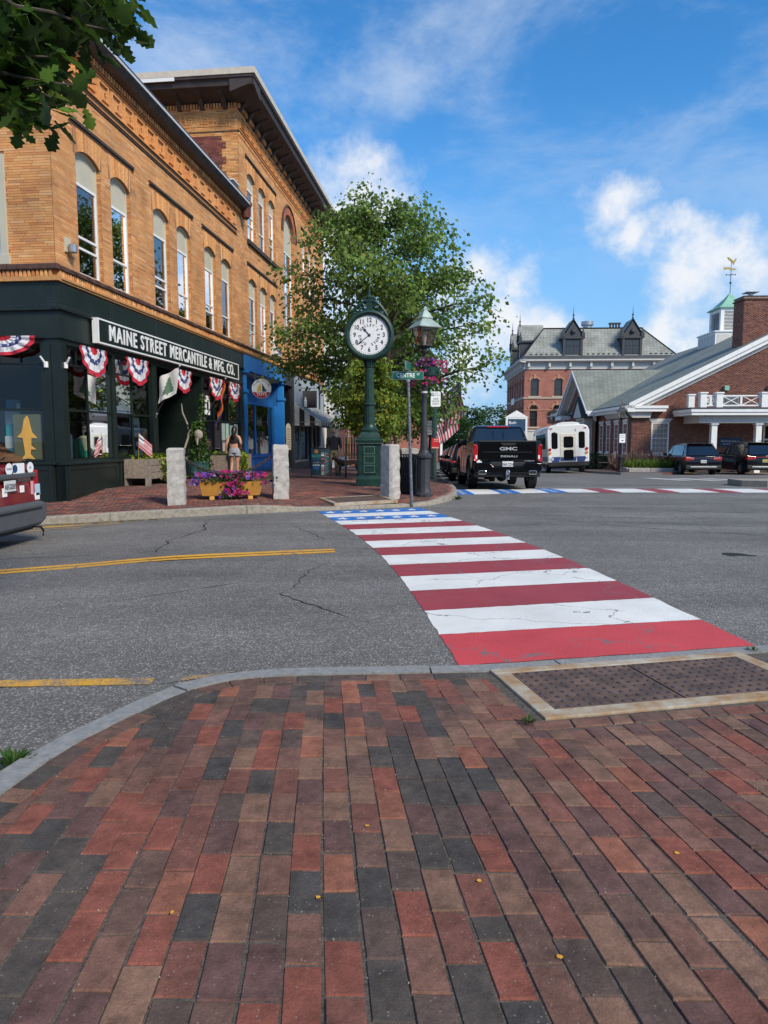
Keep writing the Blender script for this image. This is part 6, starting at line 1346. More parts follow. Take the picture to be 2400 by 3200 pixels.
# ---------------- lamp posts
glass_mat('lantern_glass',(.62,.56,.52),.05)
def lamp(x,y,z,label,mat='lamp_iron',roof='copper_grey',simple=False,h=1.0,group=None):
    o=E_('street_lamp',label,'street lamp',(x,y,z),0,group)
    b=B();b.lathe([(.21,0),(.21,.06),(.17,.10),(.155,.16),(.145,.20),(.15,.86),(.19,.89),(.19,.94),(.13,1.0),(.10,1.06)],10);b.build('base',mat,o,smooth=True,ang=30)
    b=B();b.lathe([(.095,1.03),(.07,1.5),(.055,3.0),(.05,3.24),(.08,3.28),(.08,3.31),(.04,3.34)],14);b.build('post',mat,o,smooth=True);b=B();b.lathe([(.072,2.35),(.076,2.37),(.072,2.39)],14);b.build('post_band','white_paint' if not simple else mat,o,smooth=True)
    cr=B();cr.tube([(-.12,0,3.3),(-.13,0,3.36),(-.07,0,3.42)],.012,6);cr.tube([(.12,0,3.3),(.13,0,3.36),(.07,0,3.42)],.012,6);cr.build('bracket',mat,o)
    z0,z1=3.40,3.80;a0,a1=.125,.215
    fr=B()
    for sx_ in(-1,1):
        for sy_ in(-1,1):fr.tube([(sx_*a0,sy_*a0,z0),(sx_*a1,sy_*a1,z1)],.013,4)
    for q,z_ in((a0,z0),(a1,z1)):
        for p,p2 in(((-q,-q),(q,-q)),((q,-q),(q,q)),((q,q),(-q,q)),((-q,q),(-q,-q))):fr.tube([(p[0],p[1],z_),(p2[0],p2[1],z_)],.014,4)
    ln=fr.build('lantern_frame',mat,o);b=B();b.sq([(.05,z0-.06),(a0+.01,z0-.005)]);b.build('lantern_floor',mat,o)
    for T in(0,1,2,3):
        M_=Matrix.Rotation(T*pi/2,4,'Z');b=B();b.add([M_@Vector(p)for p in((-a0,-a0,z0),(a0,-a0,z0),(a1,-a1,z1),(-a1,-a1,z1))],[(0,1,2,3)]);b.build('pane','lantern_glass',ln)
    b=B();b.lathe([(.03,z0),(.035,z0+.1),(.05,z0+.2),(.045,z0+.28),(.015,z0+.32)],10);b.build('lamp_globe','white_plastic',ln,smooth=True)
    b=B();b.sq([(a1+.055,z1-.01),(a1+.06,z1+.01),(.12,z1+.18),(.125,z1+.20),(.14,z1+.21),(.09,z1+.30),(.05,z1+.37),(.045,z1+.38),(.055,z1+.40),(.025,z1+.43),(.02,z1+.47)]);b.build('lantern_roof',roof,o);b=B();b.ball((0,0,z1+.52),.038,10,8);b.cyl((0,0,z1+.46),(0,0,z1+.53),.015,.015,6);b.build('finial',mat,o,smooth=True)
    return o
pm('copper_grey',(.34,.43,.39),.55,.15,var=.25,vs=6)
pm('old_lamp_roof',(.05,.055,.06),.5,var=.2)
zl=S1(.90,16.3);lm=lamp(.915,16.3,zl,'old lamp post with green copper lantern top and hanging flower basket');lm.rotation_euler=(0,0,radians(26));lm.scale=(1,1,1)
lamp(1.72,26.3,S1(1.72,26.3),'lamp post behind the green parking sign pole carrying a big flag','black_iron','old_lamp_roof',True)
lamp(2.7,39.5,S1(2.7,39.5),'second flag-bearing lamp post down the street past the pickup','black_iron','old_lamp_roof',True)
lamp(3.4,53.0,S1(3.4,53),'third flag-bearing lamp post down the street past the pickup','black_iron','old_lamp_roof',True)
lr=lamp(13.05,39.3,R1(13,39.3)+.12,'black lamp post with white sign on the corner before the bank','black_iron','old_lamp_roof',True);lr.scale=(.88,.88,.88)
# ---------------- street name sign
sp=E_('street_name_sign','green street name sign on a peeling grey pole at the far corner','sign',(.592,15.07,S1(.592,15.07)))
pm('peeling',(.14,.15,.17),.6,.2,var=.75,vs=26,det=9)
b=B();b.cyl((0,0,-.05),(-.085,0,2.585),.033,.030,12);b.build('pole','peeling',sp,smooth=True)
b=B();b.lathe([(.034,2.56),(.042,2.575),(.042,2.60),(.02,2.625)],10,(-.085,0));b.build('bracket','steel',sp)
b=B();b.box(-.425,.235,-.012,.012,2.62,2.785);b.build('blade_edge','steel',sp);b=B();b.box(-.415,.225,-.018,.018,2.632,2.773);bl=b.build('name_blade','sign_green',sp)
text('CENTRE',.125,'print_white',bl,XZ(-.14,-.0185,2.70),.001,.85,.002);text('ST',.065,'print_white',bl,XZ(.125,-.0185,2.725),.001,.9,.001)
b=B();b.box(-.012,.012,-.3,.3,2.795,2.95);c_=b.build('cross_blade','sign_green',sp,loc=(-.085,0,.02),rot=(0,0,radians(-12)));b=B();b.box(-.014,.014,-.31,.31,2.785,2.797);b.box(-.014,.014,-.31,.31,2.948,2.96);b.box(-.014,.014,-.315,-.30,2.79,2.955);b.build('blade_edge','steel',c_)
for o_ in sp.children:pass
# ---------------- parking sign on green pole
zg=S1(1.58,22.0)
gp_=E_('parking_sign','white parking limit sign and red notice on a green square pole','sign',(1.58,22.0,zg))
pm('pole_green',(.012,.065,.06),.5,var=.15)
b=B();b.box(-.04,.04,-.04,.04,-.05,2.75);b.build('pole','pole_green',gp_,bevel=.005)
b=B();b.prism([(-.12,2.33),(.12,2.33),(.15,2.36),(.15,2.76),(.12,2.79),(-.12,2.79),(-.15,2.76),(-.15,2.36)],-.055,-.045,'y');s_=b.build('sign_plate','print_white',gp_)
for q,z_,sz in(('ONE',2.565,.075),('SPACE',2.49,.075),('ONLY',2.415,.075)):text(q,sz,'pole_green',s_,XZ(0,-.056,z_),.0005,.95,.001,1.1)
b=B();b.box(-.15,-.05,-.057,-.0555,2.65,2.75);b.build('limit_patch','pole_green',s_);text('30',.10,'print_white',s_,XZ(-.10,-.058,2.70),.0005,.8,.002);text('MIN',.05,'pole_green',s_,XZ(.03,-.056,2.735),.0005);text('PARKING',.045,'pole_green',s_,XZ(.045,-.056,2.675),.0005,.9)
b=B();b.add([(-.19,-.05,2.75),(-.14,-.05,2.88),(-.10,-.05,2.78)],[(0,1,2)]);b.build('arrow_tip','copper',s_)
b=B();b.box(-.11,.11,-.055,-.045,1.06,1.37);q=b.build('notice_plate','red_paint',gp_);b=B();b.box(-.11,.11,-.057,-.0555,1.06,1.10);b.build('notice_stripe','notice_pale',q)if pm('notice_pale',(.75,.35,.3),.5)else None
text('Notice',.05,'print_white',q,XZ(.03,-.056,1.33),.0005);text('Seasonal',.04,'print_white',q,XZ(.03,-.056,1.28),.0005)
pk2=E_('parking_sign','small white two-hour parking notice strapped to the second lamp post','sign',(1.60,26.15,S1(1.6,26.15)));b=B();b.box(-.15,.15,-.01,.01,1.62,2.12);s_=b.build('sign_plate','plate',pk2);B().box(-.05,.16,.01,.2,1.8,1.84).build('strap','steel',pk2)
for i,q in enumerate(('2 HOUR','PARKING','FORWARD','OF SIGN')):text(q,.075,'print_dark',s_,XZ(0,-.012,2.03-i*.11),.0005)
ws=E_('notice_sign','white notice sign strapped to the lamp before the bank','sign',(13.02,39.0,R1(13,39)+.12));b=B();b.box(-.16,.16,-.012,.012,1.62,2.1);s_=b.build('sign_plate','print_white',ws);B().box(-.05,.05,.012,.2,1.8,1.86).build('strap','steel',ws);b=B();b.box(-.05,.07,-.015,-.012,1.72,1.76);b.build('pictogram','wall_sign_blue',s_);text('PUBLIC',.07,'wall_sign_blue',s_,XZ(0,-.014,2.0),.0005);text('PARKING',.06,'wall_sign_blue',s_,XZ(0,-.014,1.9),.0005)
# ---------------- litter bin
tb=E_('litter_bin','round black slatted litter bin behind the granite post and lamp','litter bin',(.62,16.95,S1(.62,16.95)))
b=B();b.lathe([(.25,.03),(.25,.86),(.24,.86),(.24,.05)],20,caps=False);b.build('liner','dark_int',tb,smooth=True)
for i in range(30):
    a=2*pi*i/30;T=Matrix.Rotation(a,4,'Z');B().add([T@Vector(p)for p in((.272,-.017,.06),(.272,.017,.06),(.285,.017,.86),(.285,-.017,.86),(.33,.018,.93),(.33,-.018,.93))],[(0,1,2,3),(3,2,4,5)]).build('slat','black_iron',tb,recalc=False)
for z_,r_ in((.05,.28),(.45,.285),(.84,.295)):b=B();b.lathe([(r_-.012,z_),(r_,z_),(r_,z_+.03),(r_-.012,z_+.03)],28,caps=False);b.build('hoop','black_iron',tb)
b=B();b.tube([(.34*cos(2*pi*i/28),.34*sin(2*pi*i/28),.93)for i in range(29)],.016,6);b.build('rim','black_iron',tb,smooth=True)
# ---------------- granite posts and chain
def gpost(x,y,z,w,h,seed,label,rz_=0):
    r=random.Random(seed);n=5;k=19;vs,fs=[],[]
    ring=[(-1,-1),(-.5,-1),(0,-1),(.5,-1),(1,-1),(1,-.5),(1,0),(1,.5),(1,1),(.5,1),(0,1),(-.5,1),(-1,1),(-1,.5),(-1,0),(-1,-.5)];m_=len(ring)
    for j in range(k):
        u=j/(k-1)
        for px,py in ring:
            rr=w*(1-.04*u);q=Vector((px*rr*7+seed*9,py*rr*7,u*h*7));nv=mnoise.noise(q)*.6+mnoise.noise(q*2.3)*.4;f_=1+.16*nv;vs.append((px*rr*f_,py*rr*f_,-.08+(h+.06)*u))
    for px,py in ring:vs.append((px*w*.82,py*w*.82,h+r.uniform(0,.02)))
    fs=[(j*m_+i,j*m_+(i+1)%m_,(j+1)*m_+(i+1)%m_,(j+1)*m_+i)for j in range(k)for i in range(m_)]+[tuple(range(k*m_,(k+1)*m_))]
    b=B();b.add(vs,fs);o=b.build('granite_post','granite',None,smooth=False);o.location=(x,y,z);o.rotation_euler=(0,0,rz_);return tag(o,label,'post','granite posts on the far corner')
P1=gpost(-4.18,14.3,S1(-4.18,14.3),.165,1.13,1,'rough granite post on the flower trough\'s side toward the red car',.15);P2=gpost(-2.25,15.42,S1(-2.25,15.42),.165,1.16,2,'rough granite post between the flower trough and the clock',.25);P3=gpost(.14,15.8,S1(.14,15.8),.155,1.20,3,'rough granite post beside the clock and street name sign',radians(38))
gpost(.75,23.2,S1(.75,23.2),.30,1.05,4,'squat pale granite block behind the litter bin',.3);gpost(1.2,24.0,S1(1.2,24.0),.22,.95,5,'further granite post past the squat pale block',.1)
chn=E_('chain','rusty iron chain sagging between the two granite posts behind the flowers','chain',(0,0,0))
a,c=Vector((-4.03,14.4,S1(-4.1,14.3)+.92)),Vector((-2.40,15.36,S1(-2.3,15.4)+.95));N_=30
pm('rust_iron',(.05,.035,.03),.7,.3,var=.4,vs=30)
lk=B();lk.tube([(.042*cos(t)+(.018 if cos(t)>0 else-.018),.024*sin(t),0)for t in[2*pi*i/12 for i in range(13)]],.009,6);lme=lk.mesh('chain_link')
for i in range(N_):
    u=(i+.5)/N_;p=a.lerp(c,u);p.z-=.36*(1-(2*u-1)**2);u2=u+.02;d=(c-a)*.02;d.z-=.36*((1-(2*u2-1)**2)-(1-(2*u-1)**2))
    o=mk('chain_link',lme,'rust_iron',chn,smooth=False);q=d.to_track_quat('X','Z');o.location=p;o.rotation_mode='QUATERNION';o.rotation_quaternion=q@Euler((pi/2*(i%2),0,0)).to_quaternion()
# ---------------- A-frame sandwich board
ab=E_('sandwich_board','dark teal sandwich board with event list standing before the striped awnings','sign board',(-2.19,24.6,S1(-2.19,24.6)),radians(4))
pm('board_teal',(.018,.055,.065),.6,var=.08);TL=Matrix.Rotation(radians(-9),4,'X')
b=B();b.box(-.31,.31,-.01,.01,.06,.99,0,TL);bd=b.build('panel','board_teal',ab);b=B();b.box(-.34,-.31,-.015,.015,0,1.0,0,TL);b.box(.31,.34,-.015,.015,0,1.0,0,TL);b.box(-.34,.34,-.02,.02,.99,1.02,0,TL);b.build('frame','black_iron',ab)
TB=Matrix.Translation((0,.33,0))@Matrix.Rotation(radians(9),4,'X');b=B();b.box(-.31,.31,-.01,.01,.06,.99,0,TB);b.build('back_panel','plate',ab);b=B();b.box(-.34,-.31,-.015,.015,0,1.0,0,TB);b.box(.31,.34,-.015,.015,0,1.0,0,TB);b.build('frame','black_iron',ab);B().tube([(-.07,.16,.99),(-.07,.16,1.04),(.07,.16,1.04),(.07,.16,.99)],.012,6).build('handle','steel',ab)
pm('aqua',(.08,.55,.35),.5);pm('sky_print',(.05,.25,.6),.5);pm('orange_print',(.75,.28,.06),.5);pm('pink_print',(.65,.12,.12),.5);pm('grey_print',(.35,.4,.4),.5)
def pr(x0,x1,z0,z1,mt):b=B();b.box(x0,x1,-.013,-.0105,z0,z1,0,TL);b.build('print_block',mt,bd)
b=B();b.add([TL@Vector((-.15+.07*cos(i*pi/8),-.013,.89+.07*sin(i*pi/8)))for i in range(16)],[tuple(range(16))]);b.build('print_disc','orange_print',bd)
text('BATH',.14,'aqua',bd,TL@XZ(-.155,-.012,.73),.001,.85,.003);text('ALL FREE',.055,'print_white',bd,TL@XZ(-.155,-.012,.5),.001,.9);text('WATERFRONT',.042,'sky_print',bd,TL@XZ(-.155,-.012,.655),.001,.9);text('MUSIC SERIES',.042,'sky_print',bd,TL@XZ(-.155,-.012,.605),.001,.9);text('JULY',.05,'pink_print',bd,TL@XZ(.06,-.012,.93),.001);text('AUGUST',.05,'pink_print',bd,TL@XZ(.08,-.012,.49),.001)
for i in range(4):pr(-.27+i*.062,-.225+i*.062,.39,.44,'print_white')
for i,z_ in enumerate((.83,.76,.64,.40,.33,.26,.17,.10)):pr(.02,.12,z_-.03,z_+.03,['grey_print','print_white','pink_print','print_white','grey_print','orange_print','cream','cream'][i])
for i in range(16):pr(.14,.14+.06+.08*((i*37)%5)/4,.1+i*.05,.118+i*.05,['grey_print','orange_print','grey_print','sky_print'][i%4])
for i in range(2):pr(-.25,-.06,.27+i*.05,.295+i*.05,'sky_print')
# ---------------- bench (metal armchair type)
be=E_('metal_bench','dark metal armchair bench beside the street clock','bench',(-.95,24.4,S1(-.95,24.4)),radians(8))
for x_ in(-.36,.36):
    f=B();f.tube([(x_,-.22,0),(x_,-.25,.42),(x_,-.25,.62),(x_,-.1,.66),(x_,.22,.64)],.018,6);f.tube([(x_,.26,0),(x_,.20,.42),(x_,.30,.88)],.018,6);f.build('leg_frame','rust_iron',be)
for i in range(9):y_=-.24+i*.055;B().box(-.36,.36,y_-.018,y_+.018,.42-.01*sin(i*.35),.435-.01*sin(i*.35)).build('seat_slat','rust_iron',be)
for i in range(7):z_=.50+i*.055;B().box(-.36,.36,.215+.1*(z_-.42)/.46*2.2-.02,.23+.1*(z_-.42)/.46*2.2-.02,z_-.018,z_+.018).build('back_slat','rust_iron',be)
# ---------------- shop signs, lights and goods
ts=E_('hanging_sign','round white toy shop sign with sailboat hanging under the blue beam','sign',(-4.70,27.6,3.38),radians(10))
def disc(b,r,y,z=0,n=40,a0=0,a1=2*pi):
    b.add([(r*sin(a0+(a1-a0)*i/n),y,z+r*cos(a0+(a1-a0)*i/n))for i in range(n+(0 if a1-a0>6.2 else 1))],[tuple(range(n+(0 if a1-a0>6.2 else 1)))])
b=B();b.cyl((0,-.02,0),(0,.02,0),.37,.37,40);b.build('board','print_white',ts)
b=B();disc(b,.355,-.0225,0,24,radians(112),radians(248));b.build('red_hull','red_paint',ts);text('TOYS',.165,'print_white',ts,XZ(0,-.024,-.215),.001,.95,.006)
b=B();b.add([(.02,-.0225,.2),(.02,-.0225,-.11),(.2,-.0225,-.11)],[(0,1,2)]);b.build('blue_sail','wall_sign_blue2',ts);b=B();b.add([(-.02,-.0225,.2),(-.1,-.0225,.13),(-.15,-.0225,.02),(-.16,-.0225,-.11),(-.02,-.0225,-.11)],[tuple(range(5))]);b.build('yellow_sail','sail_yellow',ts)if pm('sail_yellow',(.75,.55,.04),.5)else None
for i,c_ in enumerate('ISLAND TREASURE'):
    a=radians(-72+i*10.3);text(c_,.085,'print_dark',ts,Matrix.Translation((.30*sin(a),-.0225,.30*cos(a)))@Matrix.Rotation(a,4,'Y')@Matrix.Rotation(pi/2,4,'X'),.001,.85,.001,name='letter')
for x_ in(-.24,.24):B().tube([(x_,0,.28),(x_,0,.62)],.008,5).build('hanger','steel',ts)
bs=E_('hanging_sign','grey hanging sign with painted bottles over the striped awnings','sign',fw(21.9,-.1,3.5),FA-pi/2);b=B();b.box(0,.75,-.02,.02,-.45,.42);q=b.build('board','sign_taupe',bs)if pm('sign_taupe',(.10,.09,.085),.6)else None;b=B();b.tube([(-.05,0,.55),(.8,0,.55)],.014,6);b.tube([(.1,0,.42),(.1,0,.55)],.006,4);b.tube([(.65,0,.42),(.65,0,.55)],.006,4);b.build('arm','black_iron',bs)
b=B();b.lathe([(.08,-.4),(.08,-.1),(.04,0),(.04,.1)],10,(.16,-.02));b.build('painted_bottle','print_white',q);
for x_ in(.34,.48,.62):b=B();b.lathe([(.05,-.4),(.06,-.3),(.02,-.2),(.02,-.12)],8,(x_,-.02));b.build('painted_jar','brownstone',q)
ov=E_('notice_board','tall narrow cream directory board in the dark passage','sign',fw(18.75,-.05,.95),FA);b=B();b.prism([(0,0),(.85,0),(.85,1.05),(.7,1.2),(.42,1.26),(.15,1.2),(0,1.05)],0,.04,'y');q=b.build('board','cream',ov)
for i in range(8):B().box(.1,.75,-.006,.0,.12+i*.12,.16+i*.12).build('print_line','wood_grey',q)
def awning(s0,s1,z1,z0,out,label,n):
    o=E_('awning',label,'awning',fw(s0,0,0),FA,'striped awnings over the grey shop');w=s1-s0
    for i in range(n):
        a,c=w*i/n,w*(i+1)/n;mt='awn_black' if i%2 else 'awn_white'
        b=B();b.quad((a,0,z1),(c,0,z1),(c,-out,z0),(a,-out,z0));b.quad((a,-out,z0),(c,-out,z0),(c,-out-.01,z0-.22),(a,-out-.01,z0-.22));b.build('stripe',mt,o)
    for x_ in(0,w):
        nn_=5
        for k in range(nn_):u0,u1=k/nn_,(k+1)/nn_;b=B();b.quad((x_,-out*u0,z1+(z0-z1)*u0),(x_,-out*u1,z1+(z0-z1)*u1),(x_,-out*u1,z0-.22),(x_,-out*u0,z0-.22));b.build('side_stripe','awn_black' if k%2 else 'awn_white',o)
    B().tube([(0,0,z0-.05),(0,-out,z0-.05),(w,-out,z0-.05),(w,0,z0-.05)],.015,5).build('frame','steel',o)
pm('awn_white',(.55,.56,.55),.8,trans=.2);pm('awn_black',(.014,.014,.015),.8)
awning(20.5,23.6,3.2,2.35,1.3,'black and white striped awning beside the dark passage',11);awning(24.0,27.2,3.2,2.35,1.3,'black and white striped awning half hidden by the small tree',11)
acu=E_('air_conditioner','white window air conditioner in a second-floor sash','air conditioner',fw(16.75,-.2,5.06),FA);b=B();b.box(-.3,.3,-.1,.38,0,.38);q=b.build('casing','white_plastic',acu,bevel=.015);b=B();[b.box(-.27+i*.045,-.245+i*.045,-.106,-.1,.05,.33)for i in range(12)];tag(b.build('grille','steel',q),kind='stuff')
wl=E_('wall_light','weathered wall bracket light on the brick corner pier','wall light',fw(.45,-.02,5.45),FA);b=B();b.box(-.1,.1,-.02,.02,-.1,.2);b.build('plate','cream',wl);b=B();b.lathe([(.03,-.12),(.09,-.1),(.09,.05),(.04,.08)],10,(0,-.12));b.build('housing','steel',wl);B().tube([(.05,-.05,-.05),(.14,-.1,-.08),(.16,-.12,.05)],.018,6).build('bracket','cream',wl)
# ---------------- bunting fans
CL_W,CL_R,CL_B=(.74,.74,.76),(.56,.025,.05),(.05,.06,.20)
def bunting(M,w,label,seed,sag=0.0):
    """pleated half-round: rings red centre, white, blue with stars, white, red"""
    r=random.Random(seed);na,nr_=48,12;vs,fs,cs=[],[],[]
    b=B()
    for j in range(nr_+1):
        for i in range(na+1):
            a=pi*i/na;rr=w/2*(j/nr_)
            pl=.017*sin(a*13+seed)*(.25+j/nr_)+r.uniform(-.006,.006);zz=-rr*sin(a)*1.02
            vs.append(M@Vector((-rr*cos(a)*(.92+.08*sin(a)),pl-.03*j/nr_*sin(a),zz)))
    def colr(j,i):
        u=(j+.5)/nr_
        return CL_R if u<.22 else CL_W if u<.42 else CL_B if u<.60 else CL_W if u<.82 else CL_R
    for j in range(nr_):
        for i in range(na):
            f=[vs[j*(na+1)+i],vs[j*(na+1)+i+1],vs[(j+1)*(na+1)+i+1],vs[(j+1)*(na+1)+i]];b.add(f,[(0,1,2,3)],0,colr(j,i))
    o=b.build('bunting','cloth',None,recalc=False,colors=True);tag(o,label,'bunting','patriotic bunting fans on the shopfront')
    sb=B()
    for k in range(7):
        a=pi*(k+.7)/7.4;rr=w/2*.51;c0=M@Vector((-rr*cos(a),-.075,-rr*sin(a)*1.02));ex=(M.to_3x3()@Vector((1,0,0))).normalized()
        sb.add([c0+ex*(.035*(1 if q%2==0 else .42)*sin(pi*q/5))+Vector((0,0,.035*(1 if q%2==0 else .42)*cos(pi*q/5)))for q in range(10)],[tuple(range(10))],0,CL_W)
    tag(sb.build('stars','cloth',o,colors=True,recalc=False),kind='stuff')
FT=Matrix.Rotation(FA,4,'Z')
def fmat(s,d,z):return Matrix.Translation(fw(s,d,z))@FT
for i,(s0,s1,nm)in enumerate([(.59,1.85,'red, white and blue bunting fan at the shop window nearest the corner'),(2.73,4.04,'red, white and blue bunting fan over the window with the paint poster'),(5.68,7.0,'red, white and blue bunting fan over the shop doorway'),(8.43,9.84,'red, white and blue bunting fan just left of the rainbow flag'),(10.37,11.73,'red, white and blue bunting fan nearest the blue shop')]):
    bunting(fmat((s0+s1)/2,-.10,3.47),s1-s0,nm,i)
bm_=Matrix.Translation(fw(0,1.15,3.56))@Matrix.Rotation(FA+pi/2+pi,4,'Z')@Matrix.Translation((0,-.14,0))@Matrix.Diagonal((1,1,.5,1))
bunting(bm_,1.55,'wind-blown bunting fan on the flank window above the fish board',9)
# ---------------- flags on poles
def sheet_flag(name,label,O,U,Vv,nu,nv,colf,mat='cloth',wave=.04,ph=0,sag=0.0):
    """cloth from corner O along U (fly) and Vv (drop)"""
    O,U,Vv=Vector(O),Vector(U),Vector(Vv);n_=U.cross(Vv).normalized();b=B();P=lambda u,v:O+U*u+Vv*v+n_*(wave*sin(u*9+v*2.2+ph)*(.25+u)+wave*.5*sin(v*7-ph))+Vector((0,0,-sag*u*u))
    for j in range(nv):
        for i in range(nu):u0,u1,v0,v1=i/nu,(i+1)/nu,j/nv,(j+1)/nv;b.add([P(u0,v0),P(u1,v0),P(u1,v1),P(u0,v1)],[(0,1,2,3)],0,colf((u0+u1)/2,(v0+v1)/2))
    return b.build(name,mat,None,recalc=False,colors=True)
def us(u,v):
    if u<.4 and v<.54:
        return CL_W if(int(u*30)%2==0 and int(v*26)%2==0)else(.035,.05,.16)
    return(.50,.03,.05)if int(v*13)%2==0 else(.72,.72,.72)
def flag_on_pole(label,p0,p1,O,U,Vv,colf,nu=26,nv=26,wave=.05,ph=0,sag=0,group=None,bracket='white_plastic',cloth_label=None,pole='steel'):
    o=E_('flag',label,'flag',p0,0,group);p0,p1=Vector(p0),Vector(p1)
    b=B();b.cyl((0,0,0),p1-p0,.016,.014,8);b.ball(p1-p0,.03,8,6);b.build('pole',pole,o,smooth=True);d=(p1-p0).normalized();b=B();b.cyl(-d*.05,d*.14,.026,.024,8);b.build('socket',bracket,o)
    c=sheet_flag('cloth',None,Vector(O)-p0,U,Vv,nu,nv,colf,wave=wave,ph=ph,sag=sag);c.parent=o;return o,c
def pine(u,v):
    x=abs(u-.5);t=(v-.18)/.62
    if 0<t<1 and x<.03+.30*t*(.75+.25*((t*5)%1)):return(.10,.19,.12)
    if 0<t and .8<v<.9 and x<.025:return(.10,.19,.12)
    return(.72,.70,.64)
pb,pt=fw(4.5,-.03,2.06),Vector((-5.07,17.9,3.25))
dpl=(pt-pb)
flag_on_pole('white flag with green pine tree on a slanted pole by the shop door',pb,pt,pt-dpl*.02,Vector((-.52,.12,-.24)),Vector((-.05,-.12,-.66)),lambda u,v:pine(v,u*1.0)if False else pine(.5+(u-.5)*1.0,v),wave=.03,sag=-.0)
pb,pt=fw(8.08,-.03,2.02),Vector((-4.82,21.9,3.28));dpl=pt-pb
RB=[(.50,.02,.03),(.65,.20,.02),(.70,.50,.04),(.04,.22,.08),(.02,.08,.38),(.14,.04,.24)]
flag_on_pole('furled rainbow flag on a slanted pole beside the bunting',pb,pt,pt-dpl*.04,Vector((-.16,-.12,-1.0)),-dpl.normalized()*.55+Vector((.16,0,-.12)),lambda u,v:RB[min(5,int(v*6))],wave=.055,ph=1)
def small_us(x,y,z,h,label,rz_=0):
    o=E_('small_flag',label,'flag',(x,y,z),rz_);b=B();b.cyl((0,0,0),(.04,0,h),.006,.005,6);b.build('stick','wood_gold',o);c=sheet_flag('cloth',None,(.04,0,h-.02),(.30,-.05,-.28),(-.02,0,-.34),16,16,us,wave=.02);c.parent=o
small_us(*fw(2.62,-.38,.85),.75,'little striped flag stuck in the wooden planter by the paint poster',.6);small_us(*fw(9.75,-.45,.80),.62,'little striped flag stuck in the planter beside the walking woman',2.0)
for(lx,ly,lab,sc_,ph)in[(1.72,26.3,'large hanging striped flag on the lamp behind the parking sign',1.0,0),(2.7,39.5,'striped flag flying from the second lamp down the street',1.0,1.2),(3.4,53.0,'striped flag flying from the third lamp down the street',1.0,2.1)]:
    zb=S1(lx,ly);p0=Vector((lx+.06,ly,zb+(2.62 if ly<30 else 2.35)));p1=p0+Vector((.95,-.6,.95))if ly<30 else p0+Vector((1.1,-.4,1.05))
    if ly<30:flag_on_pole(lab,p0,p1,p1,Vector((.16,.0,-1.25)),(p0-p1)*.72,us,wave=.10,ph=.5,pole='white_plastic',group='flags along the lamp posts')
    else:flag_on_pole(lab,p0,p1,p1,Vector((.30,.1,-1.05)),(p0-p1)*.8,us,wave=.10,ph=ph,pole='white_plastic',group='flags along the lamp posts')
for s_,lab in(((-.06,.16),'white'),):pass
fh=B()
for p,d in((fw(-.05,.28,2.98),Vector((-.3,-.45,.7))),(fw(.16,-.03,2.98),Vector((.5,-.25,.7)))):
    o=E_('flag_socket','empty white flagpole socket on the '+('flank' if d.x<0 else 'street')+' side of the corner pier','flag socket',p);b=B();b.cyl((0,0,-.06),(0,0,.06),.045,.045,10);b.build('base','white_plastic',o);b=B();b.cyl((0,0,0),d.normalized()*.2,.025,.022,8);b.build('sleeve','white_plastic',o)
# ---------------- goods in the shop windows
def thing1(name,b,mat,label,cat,colors=False,smooth=False,loc=None,rot=None,bevel=0,group=None):return tag(b.build(name,mat,None,smooth=smooth,colors=colors,loc=loc,rot=rot,bevel=bevel),label,cat,group)
pt_=E_('poster','pale paint-tin poster leaning in the shop window','poster',fw(3.42,.12,1.02),FA);T=Matrix.Rotation(radians(-4),4,'X');b=B();b.box(0,.52,0,.012,0,.98,0,T);q=b.build('card','poster_mint',pt_)if pm('poster_mint',(.62,.70,.62),.6,var=.03)else None
text('Little',.15,'print_dark',q,T@XZ(.26,-.004,.76),.001,.9);text('Greene',.15,'print_dark',q,T@XZ(.26,-.004,.63),.001,.9);b=B();b.add([T@Vector(p)for p in((.14,-.004,.14),(.40,-.004,.14),(.42,-.004,.17),(.42,-.004,.46),(.27,-.004,.49),(.12,-.004,.46),(.12,-.004,.17))],[tuple(range(7))]);b.build('printed_tin','charcoal',q);b=B();b.box(.2,.33,-.007,-.005,.25,.36,0,T);b.build('tin_label','print_white',q)
fs_=E_('fish_board','olive board with a cut-out golden fish in the flank window','board',fw(.12,.55,.98),FA-pi/2);T=I4
MF=Matrix.Translation((0,0,0))
fx=lambda y_:(y_,)
b=B();b.box(-.62,0,-.03,.0,.0,.98);q=b.build('board','olive',fs_)if pm('olive',(.17,.17,.08),.7)else None
fp=[(-.30,.95),(-.26,.88),(-.23,.72),(-.20,.60),(-.09,.48),(-.22,.48),(-.23,.32),(-.13,.24),(-.24,.24),(-.26,.14),(-.16,.03),(-.30,.05),(-.46,.03),(-.37,.14),(-.39,.32),(-.41,.48),(-.54,.50),(-.43,.60),(-.40,.72),(-.36,.88)]
b=B();b.prism(fp,-.05,-.031,'y');b.build('fish','wood_gold_light',q)if pm('wood_gold_light',(.62,.34,.07),.6,var=.12)else None
tl_=random.Random(5)
for i,(s_,z_,w_,h_,c_,lab)in enumerate([(.55,.99,.40,.55,(.62,.66,.62),'pale mint chair back standing in the corner shop window'),]):b=B();b.box(0,w_,.0,.03,0,h_);thing1('chair_back',b,'paint_geo',lab,'chair',True,loc=fw(s_,.35,z_),rot=(0,0,FA)).data.color_attributes['Col'].data.foreach_set('color',[*c_,1]*8)
